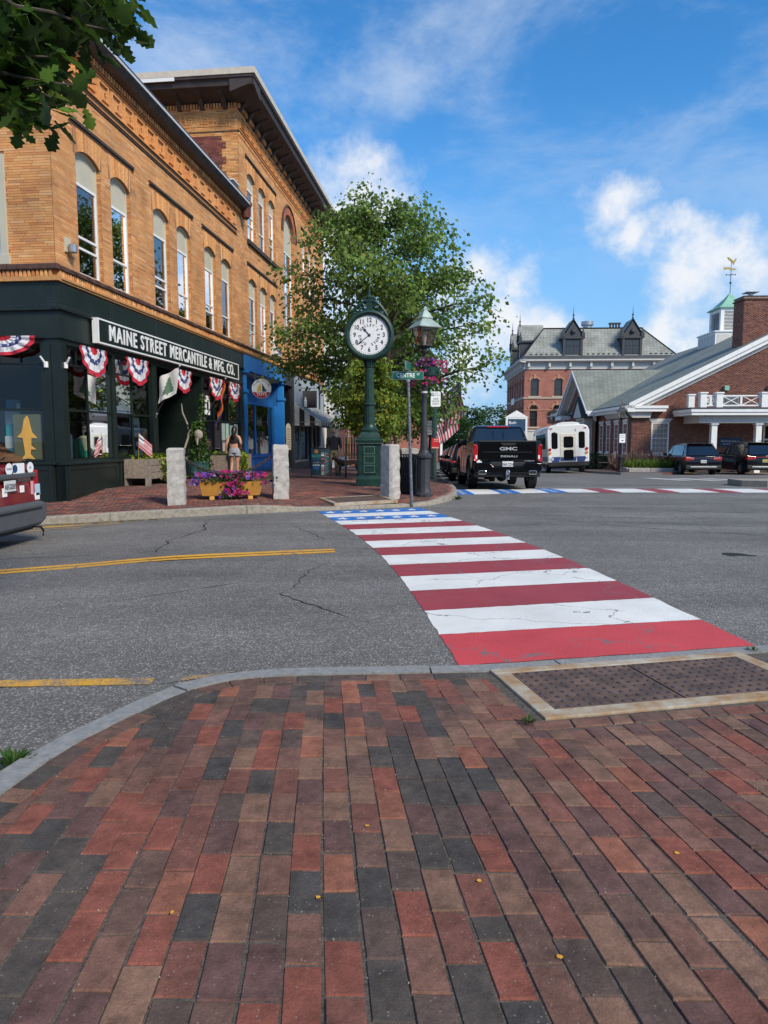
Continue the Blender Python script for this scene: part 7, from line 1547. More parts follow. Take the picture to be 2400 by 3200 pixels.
b=B();b.prism([(0,.45),(.08,.06),(.9,.06),(1.0,.18),(.55,.2),(.25,.22),(.08,.48)],0,.25,'y',0,None,(.04,.42,.20));b.prism([(.35,.2),(.72,.2),(.72,.46),(.54,.56),(.35,.5)],.02,.23,'y',0,None,(.70,.66,.42));o=thing1('toy_boat',b,'paint_geo','green wooden toy boat with cream cabin in the corner window','toy boat',True,loc=fw(1.12,.3,.96),rot=(0,0,FA));b=B();b.box(.45,.6,-.005,0,.3,.42);b.build('porthole','print_dark',o)
b=B();b.prism([(0,.2),(.1,.03),(.8,.03),(.95,.22),(.6,.12),(.2,.12)],0,.2,'y',0,None,(.6,.5,.15));thing1('toy_boat',b,'paint_geo','small yellow toy boat below the paint poster','toy boat',True,loc=fw(2.6,.3,.97),rot=(0,0,FA))
for i in range(5):
    c_=[(.03,.3,.42),(.72,.72,.7),(.05,.42,.45),(.6,.65,.6),(.03,.22,.3)][i];b=B();b.box(0,.22,0,.2,0,.26,0,None,c_);b.box(.05,.17,-.01,0,.07,.18,0,None,(.75,.75,.7));thing1('toy_block',b,'paint_geo',['teal block at the foot of','white block low in','aqua block in the middle of','pale block near the top of','dark teal block topping'][i]+' the toy stack by the fish board','toy',True,loc=fw(.25+.02*i,1.28+.02*(i%2),.98+i*.262),rot=(0,0,FA),bevel=.02)
for i in range(16):
    r=tl_;c_=r.choice([(.2,.12,.06),(.35,.33,.3),(.12,.1,.09),(.3,.05,.04),(.1,.2,.1)]);s_=r.uniform(4.9,11.6);b=B();w_,h_=r.uniform(.15,.45),r.uniform(.2,.5);b.box(0,w_,0,.3,0,h_,0,None,c_);b.box(.02,w_-.02,-.01,0,h_*.3,h_*.7,0,None,tuple(q*1.6 for q in c_));o=b.build('stock_box','paint_geo',b1,colors=True,bevel=.01);o.location=(s_,r.uniform(.5,1.2)if s_>8 else r.uniform(1.7,2.3),r.choice([.25,.8,1.2,1.55]));
for i,(s_,z_,w_,h_,mt)in enumerate([(10.05,1.42,.35,.58,'grey_print'),(10.48,1.35,.30,.65,'aqua_pale'),(10.9,1.45,.36,.5,'grey_print'),(11.4,1.4,.4,.6,'grey_print'),(10.1,1.02,.3,.3,'pink_pale')]):
    pm('aqua_pale',(.35,.55,.45),.6);pm('pink_pale',(.5,.38,.38),.6);b=B();b.box(0,w_,0,.006,0,h_);thing1('flyer',b,mt,['grey flyer taped in the shop window behind the woman','pale aqua flyer taped behind the woman\'s head','grey flyer taped beside the pale aqua one','grey flyer taped nearest the blue column','small pink flyer taped low behind the woman'][i],'flyer',loc=fw(s_,.06,z_),rot=(0,0,FA))
b=B();b.box(0,.42,0,.03,0,.62);o=thing1('framed_print',b,'print_white','white framed dark print hung with greenery in the shop window','picture',loc=fw(8.5,.06,2.25),rot=(0,0,FA));b=B();b.box(.13,.29,-.006,0,.15,.42);b.build('silhouette','print_dark',o)
rwk=E_('road_work_sign','orange diamond road work sign on a post at the picture edge','sign',(16.62,30.0,R1(16.6,30)));pm('sign_orange',(.80,.16,.02),.5)
b=B();b.box(-.03,.03,0,.05,0,3.2);b.build('post','steel',rwk);b=B();b.prism([(0,2.72),(.5,3.22),(0,3.72),(-.5,3.22)],-.02,0,'y');q=b.build('panel','sign_orange',rwk);b=B();b.prism([(-.30,3.22),(0,3.52),(0,3.46),(-.24,3.22),(0,2.98),(0,2.92)],-.024,-.0205,'y');b.build('border','print_dark',q)
# ============================================================ VEHICLES
pm('black_car',(.005,.0052,.0065),.10,var=.1,vs=2,coat=.25,spec=.35)
pm('navy_car',(.006,.007,.011),.12,var=.1,vs=2,coat=.3,spec=.35)
pm('grey_car',(.06,.062,.065),.2,.3,var=.1,coat=.8)
pm('maroon_car',(.17,.012,.020),.25,var=.12,vs=2,coat=.6)
pm('bumper_grey',(.075,.08,.085),.6,var=.1)
pm('black_plastic',(.012,.012,.013),.6,var=.15)
pm('tail_red',(.42,.012,.015),.15,var=.1,coat=1.0,spec=.7)
pm('tail_red_hot',(.70,.03,.03),.2,coat=1.0)
pm('amber',(.7,.25,.02),.25,coat=.8)
pm('bus_white',(.74,.74,.72),.35,var=.04,coat=.4)
pm('bus_blue',(.03,.055,.19),.4)
pm('badge',(.55,.56,.58),.3,.4,var=.03)
pm('alloy',(.30,.31,.32),.35,.8,var=.1)
def wheel(parent,x,y,R,w,side):
    b=B();prof=[(R*.62,-w/2+.02),(R*.86,-w/2),(R*.97,-w/2+.03),(R,-w/2+.07),(R,w/2-.07),(R*.97,w/2-.03),(R*.86,w/2),(R*.62,w/2-.02)]
    vs,fs=[],[];n=32
    for r_,t_ in prof:
        for i in range(n):a=2*pi*i/n;vs.append((t_,r_*cos(a),r_*sin(a)))
    fs=[(j*n+i,j*n+(i+1)%n,(j+1)*n+(i+1)%n,(j+1)*n+i)for j in range(len(prof)-1)for i in range(n)];b.add(vs,fs);o=b.build('wheel','rubber',parent,smooth=True,loc=(x,y,R))
    tr=B();nt_=40
    for i in range(nt_):
        a=2*pi*i/nt_;T=Matrix.Rotation(a,4,'X')
        for q in(-1,1):tr.box(q*w*.26-w*.15,q*w*.26+w*.15,-.022,.022,R-.004,R+.008,0,T@Matrix.Rotation(q*.3,4,'Z'))
    tag(tr.build('tread','rubber',o,recalc=False),kind='stuff')
    b=B();s_=side*(w/2-.05);b.cyl((s_-side*.06,0,0),(s_,0,0),R*.63,R*.60,28);
    for i in range(6):a=2*pi*i/6;T=Matrix.Rotation(a,4,'X');b.box(min(s_,s_+side*.03),max(s_,s_+side*.03),-.035,.035,.04,R*.58,0,T)
    b.cyl((s_,0,0),(s_+side*.05,0,0),.06,.05,12);b.build('rim','alloy',o);return o
def arch(y0,R,z0,n=12):return[(y0+R*cos(t),z0+R*sin(t))for t in[pi*i/n for i in range(n+1)]]
def flare(parent,x,y0,R,z0,w,mat,side):
    b=B();P=arch(y0,R,z0,14);Q=arch(y0,R+.07,z0,14);vs=[(x+side*.025,p[0],p[1])for p in P]+[(x+side*.025,p[0],p[1])for p in Q]+[(x-side*.03,p[0],p[1])for p in P]+[(x-side*.03,p[0],p[1])for p in Q];n=15;fs=[]
    for i in range(n-1):fs+=[(i,i+1,n+i+1,n+i),(i,2*n+i,2*n+i+1,i+1),(n+i,n+i+1,3*n+i+1,3*n+i)]
    b.add(vs,fs);b.build('wheel_arch',mat,parent)
def body_prism(parent,P,w,belt,top,tumble,mat,bev=.05,name='body',rearw=1.0):
    b=B();n=len(P);xs_=[-w/2,-w/2*.98,w/2*.98,w/2]
    b.prism(P,-w/2,w/2,'x');b.v=[(v[0]*(1-tumble*max(0,(v[2]-belt))/(top-belt+1e-6)),v[1],v[2])for v in b.v]
    return b.build(name,mat,parent,smooth=True,bevel=bev,seg=3,ang=35)
def loft4(parent,name,secs,mat,bev=.05,sm=True):
    """secs: (z, y0, y1, halfwidth) stacked"""
    b=B();vs=[]
    for z,y0,y1,h0,h1 in secs:vs+=[(-h0,y0,z),(h0,y0,z),(h1,y1,z),(-h1,y1,z)]
    k=len(secs);fs=[(j*4+i,j*4+(i+1)%4,(j+1)*4+(i+1)%4,(j+1)*4+i)for j in range(k-1)for i in range(4)]+[(3,2,1,0),tuple((k-1)*4+i for i in range(4))]
    b.add(vs,fs);return b.build(name,mat,parent,smooth=sm,bevel=bev,seg=3)
def glassq(parent,P,mat='car_glass',name='window'):
    b=B();b.add(P,[tuple(range(len(P)))]);return b.build(name,mat,parent,recalc=False)
def plate(parent,x,y,z,s_,w=.31,h=.155,mat='plate',tilt=0,col='print_dark'):
    b=B();b.box(x-w/2,x+w/2,y-.012,y,z-h/2,z+h/2);o=b.build('number_plate',mat,parent,bevel=.006)
    text(s_,h*.66,col,o,XZ(x+w*.02,y-.013,z-h*.08),.001,.78,.002);return o
# ---------------- the pickup
tk=E_('pickup_truck','shiny black crew-cab pickup truck parked at the kerb beyond the crosswalk','truck',(3.62,23.35,R1(3.62,23.0)),radians(-1.5))
tk.rotation_euler=(radians(-1.2),0,radians(-1.5))
P=[(-2.84,.66),(-2.92,.80),(-2.92,1.36),(-2.88,1.43),(-1.02,1.43),(-.95,1.40),(1.1,1.38),(1.25,1.36),(2.55,1.27),(2.86,1.15),(2.95,.95),(2.93,.50),(2.85,.42)]
P+=arch(2.0,.52,.42)+[(1.3,.42),(-1.1,.42)]+arch(-1.72,.53,.44)+[(-2.32,.55)]
body_prism(tk,P,2.02,.95,1.43,.05,'black_car',.055)
loft4(tk,'cab',[(1.38,-.98,1.22,.95,.92),(1.62,-.93,.82,.87,.84),(1.90,-.80,.34,.75,.74),(1.965,-.62,.12,.66,.66)],'black_car',.05)
def on(y0,z0,h0,y1,z1,h1,s0=-1,s1=1,e=.012,ins=.05):
    """rear-facing quad between two heights"""
    return[(s0*h0,y0-e,z0),(s1*h1*0+s1*h0,y0-e,z0),(s1*h1,y1-e,z1),(s0*h1,y1-e,z1)]
glassq(tk,[(-.80,-.985,1.46),(.80,-.985,1.46),(.68,-.865,1.85),(-.68,-.865,1.85)],name='rear_window')
b=B();b.box(-.165,-.155,-.985,-.955,1.48,1.83,0,Matrix.Translation((0,-.0,0)));b.box(.155,.165,-.985,-.955,1.48,1.83);b.build('slider_frame','black_plastic',tk)
for s_ in(-1,1):
    glassq(tk,[(s_*.925,-.70,1.46),(s_*.915,.02,1.46),(s_*.772,.02,1.86),(s_*.775,-.60,1.86)]);glassq(tk,[(s_*.912,.10,1.46),(s_*.905,.88,1.46),(s_*.77,.38,1.84),(s_*.772,.10,1.86)])
    b=B();b.box(s_*.98-.12,s_*.98+.12+.0,.78,.90,1.36,1.56);b.build('mirror','black_plastic',tk,bevel=.03);
    for y_,n_ in((-.25,'h'),(.55,'h')):b=B();b.box(s_*1.0-.012,s_*1.0+.012,y_-.1,y_+.1,1.22,1.25);b.build('door_handle','chrome',tk,bevel=.006)
    b=B();b.box(s_*1.02-.03,s_*1.02+.03,-.95,1.2,.36,.43);b.build('running_board','black_plastic',tk,bevel=.01)
    for q in(-.92,.05,.98):b=B();b.box(s_*1.007-.004,s_*1.007+.004,q-.006,q+.006,.5,1.34);b.build('door_gap','black_plastic',tk)
    flare(tk,s_*1.0,2.0,.50,.42,.1,'black_plastic',s_);flare(tk,s_*1.0,-1.72,.51,.44,.1,'black_plastic',s_)
    wheel(tk,s_*.885,2.0,.41,.28,s_);wheel(tk,s_*.885,-1.72,.41,.28,s_)
    b=B();b.prism([(s_*.985,1.33),(s_*.985,.86),(s_*.93,.83),(s_*.865,.84),(s_*.85,.88),(s_*.86,1.28),(s_*.90,1.33)],-2.965,-2.80,'y');tl=b.build('tail_lamp','tail_red',tk,bevel=.012)
    b=B();b.tube([(s_*.90,-2.972,1.31),(s_*.965,-2.972,1.29),(s_*.968,-2.972,.92),(s_*.94,-2.972,.865),(s_*.88,-2.972,.865)],.014,6);b.build('light_tube','tail_red_hot',tl,smooth=True);b=B();b.box(s_*.895-.025,s_*.895+.025,-2.972,-2.96,.91,1.02);b.build('reverse_lens','white_plastic',tl)
    b=B();b.prism([(s_*.84,.47),(s_*.84,.55),(s_*.81,.585),(s_*.63,.585),(s_*.60,.56),(s_*.60,.50),(s_*.63,.47)],-3.03,-2.90,'y');ex=b.build('exhaust_tip','chrome',tk,bevel=.01);b=B();b.box(s_*.72-.085,s_*.72+.085,-3.034,-3.02,.495,.56);b.build('exhaust_bore','dark_int',ex)
b=B();b.box(-.84,.84,-2.955,-2.90,.86,1.38);tg=b.build('tailgate','black_car',tk,bevel=.03);b=B();b.box(-.84,.84,-2.99,-2.86,1.385,1.44);b.build('tailgate_spoiler','black_plastic',tg,bevel=.02);b=B();b.box(-.70,.70,-2.968,-2.95,1.10,1.115);b.build('tailgate_crease','black_plastic',tg);b=B();b.prism([(-.22,1.37),(.26,1.37),(.18,1.30),(-.14,1.30)],-2.985,-2.95,'y');b.build('handle_recess','black_plastic',tg)
text('GMC',.13,'badge',tg,XZ(.02,-2.957,1.20),.008,1.75,.004,1.0);text('DENALI',.072,'badge',tg,XZ(.04,-2.957,.985),.006,1.75,.002,1.15);text('ULTIMATE',.035,'badge',tg,XZ(.62,-2.957,.855),.004,1.7,.001)
b=B();b.prism([(-.98,.60),(-.98,.80),(-.52,.82),(-.40,.70),(.40,.70),(.52,.82),(.98,.80),(.98,.60),(.90,.50),(-.90,.50)],-3.02,-2.86,'y');bm=b.build('bumper','black_car',tk,bevel=.025,smooth=True);b=B();b.box(-.50,.50,-2.99,-2.90,.70,.83);b.build('bumper_step','black_plastic',bm,bevel=.02);b=B();b.box(-.95,.95,-2.94,-2.75,.40,.52);b.build('bumper_valance','black_plastic',bm,bevel=.02)
plate(tk,0,-3.0,.765,'568 CDV',.31,.16)
b=B();b.box(-.035,.035,-3.22,-2.95,.40,.47);b.cyl((0,-3.2,.47),(0,-3.2,.53),.02,.02,8);b.ball((0,-3.2,.56),.04,10,8);b.build('tow_hitch','chrome',tk);b=B();b.box(-.05,.05,-3.05,-2.95,.32,.56);b.build('hitch_receiver','steel',tk,bevel=.01)
b=B();b.box(-.35,.33,-.86,-.78,1.885,1.93);b.build('roof_stop_lamp','tail_red',tk,bevel=.01);b=B();b.prism([(-.08,0),(.08,0),(.05,.05),(.02,.05),(.0,.09),(-.04,.07),(-.08,.04)],-.004,0,'y',0,Matrix.Translation((-.80,-2.958,.80)));b.build('decal','print_white',tk);b=B();b.box(-.8,.8,-2.5,-.9,.45,.6);b.box(-.06,.06,-2.0,2.2,.32,.45);b.build('underframe','black_plastic',tk);b=B();b.ball((0,-1.72,.38),.16,10,8);b.cyl((-.8,-1.72,.40),(.8,-1.72,.40),.06,.06,8);b.build('rear_axle','black_plastic',tk)
# ---------------- generic hatch-tailed cars
def suv(label,loc,rz_,paint,L=4.7,Wd=1.9,H=1.72,plate_s='',lamp='wide',group=None,lower='black_plastic',plate_mat='plate',hatch=True,exh=True,R=.36,name='parked_car',detail=True,roofrack=False,bzf=.60,pitch=0):
    o=E_(name,label,'car',loc,rz_,group);o.rotation_euler=(pitch,0,rz_);h=L/2;ra,fa=-h+.92,h-.92;bz=H*bzf
    P=[(-h+.10,.34),(-h,.45),(-h-.01,.72),(-h+.04,bz-.06),(-h+.10,bz),(h-1.35,bz-.02),(h-.35,bz-.20),(h-.06,bz-.38),(h,.55),(h-.08,.30)]+arch(fa,R+.09,R-.02)+[(fa-R-.2,.24),(ra+R+.2,.24)]+arch(ra,R+.09,R-.02)+[(ra-R-.14,.34)]
    body_prism(o,P,Wd,.8,bz,.06,paint,.06)
    hb,ht=Wd/2*.93,Wd/2*.72
    loft4(o,'roof',[(bz-.04,-h+.055,h-1.45,hb,hb*.97),(H*.80,-h+.34,h-1.95,(hb+ht)/2,(hb+ht)/2*.98),(H-.05,-h+.60,h-2.4,ht,ht),(H,-h+.85,h-2.7,ht*.9,ht*.9)],paint,.06)
    w0,w1=hb*.88,(hb+ht)/2*.86
    glassq(o,[(-w0,-h+.10,bz+.06),(w0,-h+.10,bz+.06),(w1*.93,-h+.50,H*.925),(-w1*.93,-h+.50,H*.925)],name='rear_window')
    for s_ in(-1,1):
        glassq(o,[(s_*(hb+.008),-h+.62,bz+.03),(s_*(hb*.985+.006),-.02,bz+.02),(s_*(ht+.045),-.02,H-.13),(s_*(ht+.045),-h+.86,H-.14)]);glassq(o,[(s_*(hb*.985+.006),.06,bz+.02),(s_*(hb*.975+.006),h-1.62,bz+.02),(s_*(ht+.05),h-2.3,H-.13),(s_*(ht+.045),.06,H-.13)])
        wheel(o,s_*(Wd/2-.13),ra,R,.23,s_);wheel(o,s_*(Wd/2-.13),fa,R,.23,s_);flare(o,s_*Wd/2,ra,R+.07,R-.02,.1,lower,s_);flare(o,s_*Wd/2,fa,R+.07,R-.02,.1,lower,s_)
        b=B();b.box(s_*(Wd/2+.06)-.10,s_*(Wd/2+.06)+.10,h-1.75,h-1.62,bz-.02,bz+.15);b.build('mirror',paint,o,bevel=.03)
        b=B()
        if lamp=='wide':b.prism([(s_*Wd/2*.985,bz-.02),(s_*Wd/2*.5,bz-.09),(s_*Wd/2*.52,bz-.20),(s_*Wd/2*.985,bz-.23)],-h-.005,-h+.22,'y')
        elif lamp=='band':b.prism([(s_*Wd/2*.985,bz+.0),(s_*Wd/2*.52,bz-.05),(s_*Wd/2*.50,bz-.18),(s_*Wd/2*.985,bz-.22)],-h-.005,-h+.22,'y')
        else:b.prism([(s_*Wd/2*.985,bz-.08),(s_*Wd/2*.80,bz-.10),(s_*Wd/2*.84,bz-.46),(s_*Wd/2*.985,bz-.46)],-h+.0,-h+.18,'y')
        t_=b.build('tail_lamp','tail_red',o,bevel=.015)
        if lamp=='wide':b=B();b.prism([(s_*Wd/2*.90,bz-.045),(s_*Wd/2*.55,bz-.085),(s_*Wd/2*.56,bz-.12),(s_*Wd/2*.90,bz-.09)],-h-.012,-h,'y');b.build('lamp_lens','lens_pink',t_)
        if exh:b=B();b.cyl((s_*Wd*.32,-h-.03,.42),(s_*Wd*.32,-h+.1,.42),.06,.06,14);e_=b.build('exhaust_tip','chrome',o);b=B();b.cyl((s_*Wd*.32,-h-.034,.42),(s_*Wd*.32,-h-.025,.42),.045,.045,14);b.build('exhaust_bore','dark_int',e_)
    if lamp=='band':b=B();b.box(-Wd*.26,Wd*.26,-h-.008,-h+.1,bz-.10,bz-.07);b.build('light_bar','tail_red',o)
    b=B();b.box(-Wd/2*.97,Wd/2*.97,-h-.04,-h+.25,.34,.56);bm=b.build('bumper',lower,o,bevel=.04);b=B();b.box(-Wd*.36,Wd*.36,-h-.05,-h-.02,.44,.50);b.build('diffuser','steel' if detail else lower,bm,bevel=.01)
    b=B();b.box(-ht*.95,ht*.95,-h+.42,-h+.72,H-.045,H-.01);b.build('spoiler',paint,o,bevel=.012);b=B();b.tube([(0,-h+.12,bz+.06),(.25,-h+.16,bz+.12)],.012,5);b.build('rear_wiper','black_plastic',o)
    glassq(o,[(-hb*.85,h-1.42,bz+.03),(hb*.85,h-1.42,bz+.03),(ht*.9,h-2.3,H-.07),(-ht*.9,h-2.3,H-.07)],name='windscreen')
    for s_ in(-1,1):b=B();b.prism([(s_*Wd/2*.95,bz-.28),(s_*Wd/2*.55,bz-.32),(s_*Wd/2*.58,bz-.44),(s_*Wd/2*.95,bz-.42)],h-.22,h-.02,'y');b.build('headlight','white_plastic',o,bevel=.02)
    if roofrack:
        for s_ in(-1,1):B().tube([(s_*ht*.9,-h+.9,H-.02),(s_*ht*.9,-h+1.0,H+.06),(s_*ht*.9,h-2.8,H+.06)],.018,6).build('roof_rail','black_plastic',o,smooth=True)
    if plate_s:plate(o,0,-h-.02,bz-.28,plate_s,.31,.155,plate_mat)
    return o
pm('lens_pink',(.65,.30,.32),.2,coat=.8);pm('plate_yellow',(.5,.45,.15),.5)
suv('dark blue crossover with twin exhausts parked in front of the bank wall',(17.25,40.5,R1(17.2,40.0)),radians(-3),'navy_car',4.75,1.93,1.74,'HH 424','wide')
suv('black sport utility with red light band parked beside the porch column',(20.55,40.6,R1(20.5,40.0)),radians(-3),'black_car',5.0,1.93,1.80,'AB 120','band',plate_mat='plate_yellow',roofrack=True)
cols=['black_car','grey_car','navy_car','grey_car','maroon_car'];labs=['dark car parked right ahead of the pickup','grey car second ahead of the pickup','dark blue car third ahead of the pickup','pale grey car fourth ahead of the pickup','maroon car fifth ahead of the pickup']
for i in range(5):
    y_=29.6+i*5.9;x_=2.35+.06*(y_-25)+.98+.02*i;suv(labs[i],(x_,y_,R1(x_,y_)),radians(-3.5),cols[i],4.4,1.8,1.52,'','tall','cars parked along the left kerb',exh=False,detail=False,R=.33,pitch=radians(-1.2))
# ---------------- maroon compact SUV leaving on the left
rs=suv('maroon compact SUV with grey bumper and many stickers, cut off at the picture edge',(-7.50,10.0,R1(-7.5,10.3)),radians(90),'maroon_car',4.4,1.80,1.75,'AEG2059','tall',lower='bumper_grey',exh=False,name='sport_utility_car',bzf=.71)
rs.rotation_euler=(radians(0),radians(0),radians(90))
b=B();b.prism([(-.91,.42),(-.91,.66),(-.80,.69),(.80,.69),(.91,.66),(.91,.42),(.70,.33),(-.70,.33)],-2.31,-2.05,'y');bm=b.build('rear_bumper','bumper_grey',rs,bevel=.05,smooth=True)
b=B();b.box(-.72,.72,-2.32,-2.30,.58,.61);b.build('bumper_ridge','black_plastic',bm)
b=B();b.box(-.72,.72,-2.25,-2.16,1.06,1.13);b.build('hatch_trim','bumper_grey',rs,bevel=.015)
for i,(x_,z_,w_,h_,mt)in enumerate([(.30,1.19,.30,.17,'print_white'),(.82,.86,.13,.17,'sticker_blue'),(.80,.76,.13,.10,'print_white'),(.66,.90,.05,.2,'sticker_pink'),(-.12,.88,.10,.12,'print_white'),(.36,.90,.10,.10,'print_white')]):
    pm('sticker_blue',(.45,.62,.75),.5);pm('sticker_pink',(.75,.35,.38),.5);b=B();b.box(x_-w_/2,x_+w_/2,-2.2145-.003*(z_<1.0),-2.20,z_-h_/2,z_+h_/2);b.build('sticker',mt,rs)
for x_,z_ in((.02,1.2),(.62,1.2)):b=B();b.add([(x_+.10*cos(k*pi/10),-2.216,z_+.085*sin(k*pi/10))for k in range(20)],[tuple(range(20))]);q=b.build('oval_sticker','print_white',rs);text('MAINE' if x_<.3 else 'ME',.05,'print_dark',q,XZ(x_,-2.2165,z_),.0005)
b=B();b.add([(.18+.07*cos(k*pi/10),-2.216,1.2+.06*sin(k*pi/10))for k in range(20)],[tuple(range(20))]);b.build('oval_sticker','wall_sign_blue',rs)
b=B();b.tube([(.55,-2.25,.32),(.72,-2.28,.30),(.76,-2.30,.24),(.74,-2.30,.16)],.018,6);b.build('tow_loop','black_plastic',rs,smooth=True)
b=B();b.box(-.55,.85,-2.1,-.5,.25,.42);b.build('underbody','black_plastic',rs)
# ---------------- white shuttle bus
bs_=E_('shuttle_bus','white shuttle bus with blue stripe pulled up before the bank entrance','bus',(11.15,45.2,R1(11,44)),radians(-5));bs_.rotation_euler=(radians(-1),radians(-2.2),radians(-5))
P=[(-1.2,.55),(-1.22,2.5),(-1.12,2.74),(-.9,2.84),(.9,2.84),(1.12,2.74),(1.22,2.5),(1.2,.55)]
b=B();b.prism(P,-3.5,3.0,'y');bd=b.build('body','bus_white',bs_,bevel=.05,smooth=True)
b=B();b.prism([(-.75,2.80),(-.6,2.94),(-.3,3.0),(.3,3.0),(.6,2.94),(.75,2.80)],-3.45,-2.0,'y');b.build('roof_pod','bus_white',bs_,bevel=.03,smooth=True);b=B();b.box(-.9,.9,3.0,4.0,.6,1.7);b.build('bonnet','bus_white',bs_,bevel=.1);b=B();b.box(-1.18,1.18,-3.62,-3.35,.42,.68);b.build('rear_bumper','black_plastic',bs_,bevel=.03)
b=B();b.box(-.46,.46,-3.52,-3.48,.68,2.32);dr=b.build('rear_door','door_cream',bs_,bevel=.015)if pm('door_cream',(.66,.63,.52),.4)else None
def rpane(x0,x1,z0,z1,par,y=-3.53):b=B();q=.07;b.prism([(x0+q,z0),(x1-q,z0),(x1,z0+q),(x1,z1-q),(x1-q,z1),(x0+q,z1),(x0,z1-q),(x0,z0+q)],y-.008,y,'y');b.build('window','car_glass',par,bevel=.004)
rpane(-.27,.30,1.50,2.16,dr,-3.52);rpane(-.27,.30,.78,1.38,dr,-3.52);rpane(-.96,-.60,1.45,2.42,bs_,-3.50);rpane(.60,.96,1.45,2.42,bs_,-3.50)
for a,c in((-1.05,-.47),(.47,1.05)):b=B();b.prism([(a,.98),(c,.98),(c-(.05 if c<0 else .12),.68),(a+(.12 if a<0 else .05),.68)],-3.508,-3.50,'y');b.build('blue_stripe','bus_blue',bs_)
b=B();b.box(-.45,.45,-3.526,-3.52,.72,.96);b.build('blue_stripe','bus_blue',dr)
for s_ in(-1,1):
    for z_,mt in((1.42,'tail_red'),(1.20,'amber'),(.97,'white_plastic')):b=B();b.cyl((s_*1.06,-3.54,z_),(s_*1.06,-3.49,z_),.085,.085,14);b.build('tail_lamp',mt,bs_)
    b=B();b.box(s_*.98-.08,s_*.98+.08,-3.52,-3.48,2.60,2.66);b.build('marker_lamp','tail_red',bs_)
    for y_ in(-2.2,2.8):wheel(bs_,s_*1.0,y_,.40,.26,s_)
    for i in range(5):b=B();b.box(s_*1.222-.008,s_*1.222+.008,-2.9+i*1.12,-1.9+i*1.12,1.45,2.36);b.build('side_window','car_glass',bs_,bevel=.006)
    b=B();b.box(s_*1.21-.008,s_*1.21+.008,-3.45,2.9,.72,1.0);b.build('blue_stripe','bus_blue',bs_)
for i in range(3):b=B();b.box(-.2+i*.16,-.08+i*.16,-3.47,-3.40,2.73,2.79);b.build('roof_lamp','tail_red',bs_)
plate(bs_,-1.0,-3.51,.86,'1057',.3,.15);text('5',.2,'print_dark',bs_,XZ(.42,-3.508,2.5),.001);b=B();b.box(-.9,.9,-3.3,2.8,.3,.56);b.build('chassis','black_plastic',bs_)
# ============================================================ PEOPLE AND DOG
pm('skin',(.52,.27,.18),.55,var=.06,vs=8);pm('skin2',(.48,.25,.18),.55,var=.06)
pm('hair_dark',(.010,.008,.007),.45,var=.3,vs=40);pm('hair_grey',(.33,.30,.27),.7,var=.25,vs=40)
pm('top_black',(.010,.010,.012),.8);pm('shorts_grey',(.30,.31,.36),.8,var=.2,vs=14);pm('shirt_dark',(.045,.045,.055),.8,var=.25,vs=9);pm('khaki',(.40,.32,.18),.85,var=.2,vs=9);pm('shoe_dark',(.02,.018,.016),.7);pm('sock',(.5,.35,.2),.8);pm('dog_brown',(.035,.018,.010),.7,var=.5,vs=8);pm('leash',(.62,.05,.06),.6)
def skin_body(name,parent,V,Ed,Rr,mat,root=0,sub=2):
    me=bpy.data.meshes.new(name);me.from_pydata([tuple(v)for v in V],Ed,[]);o=mk(name,me,mat,parent)
    m=o.modifiers.new('skin','SKIN');m.use_smooth_shade=True;m.branch_smoothing=.4
    for i,r in enumerate(Rr):
        sv=me.skin_vertices[0].data[i];sv.radius=(r,r)if not isinstance(r,tuple)else r;sv.use_root=(i==root)
    s=o.modifiers.new('sub','SUBSURF');s.levels=sub;s.render_levels=sub;return o
def hand(b,wrist,d,side,fw_=Vector((0,-1,0)),L=.17,curl=.5):
    """palm and five bent fingers; d = direction of the forearm"""
    d=d.normalized();a=d.cross(fw_).normalized();n=a.cross(d).normalized();c=wrist+d*.045
    b.tube([wrist-d*.02,wrist+d*.03,wrist+d*.085],[.022,.034,.030],8)
    for i,l in enumerate((.068,.078,.072,.056)):
        q=(i-1.5)*.018;p0=wrist+d*.08+a*q;p1=p0+d*l*.5+n*l*.12*curl;p2=p1+d*l*.35*(1-curl*.4)+n*l*.35*curl;p3=p2+d*l*.15+n*l*.3*curl;b.tube([p0,p1,p2,p3],[.0095,.009,.008,.006],6)
    t0=wrist+d*.03+a*side*.028;b.tube([t0,t0+d*.03+a*side*.022+n*.01,t0+d*.062+a*side*.026+n*.02],[.011,.010,.007],6)
def rings(b,secs,n=18,cap=False):
    """secs: (cx, cy, z, rx, ry)"""
    vs=[];
    for cx_,cy_,z,rx,ry in secs:vs+=[(cx_+rx*cos(2*pi*i/n),cy_+ry*sin(2*pi*i/n),z)for i in range(n)]
    fs=[(j*n+i,j*n+(i+1)%n,(j+1)*n+(i+1)%n,(j+1)*n+i)for j in range(len(secs)-1)for i in range(n)]
    if cap:fs+=[tuple(range(n)),tuple(range((len(secs)-1)*n,len(secs)*n))]
    b.add(vs,fs)
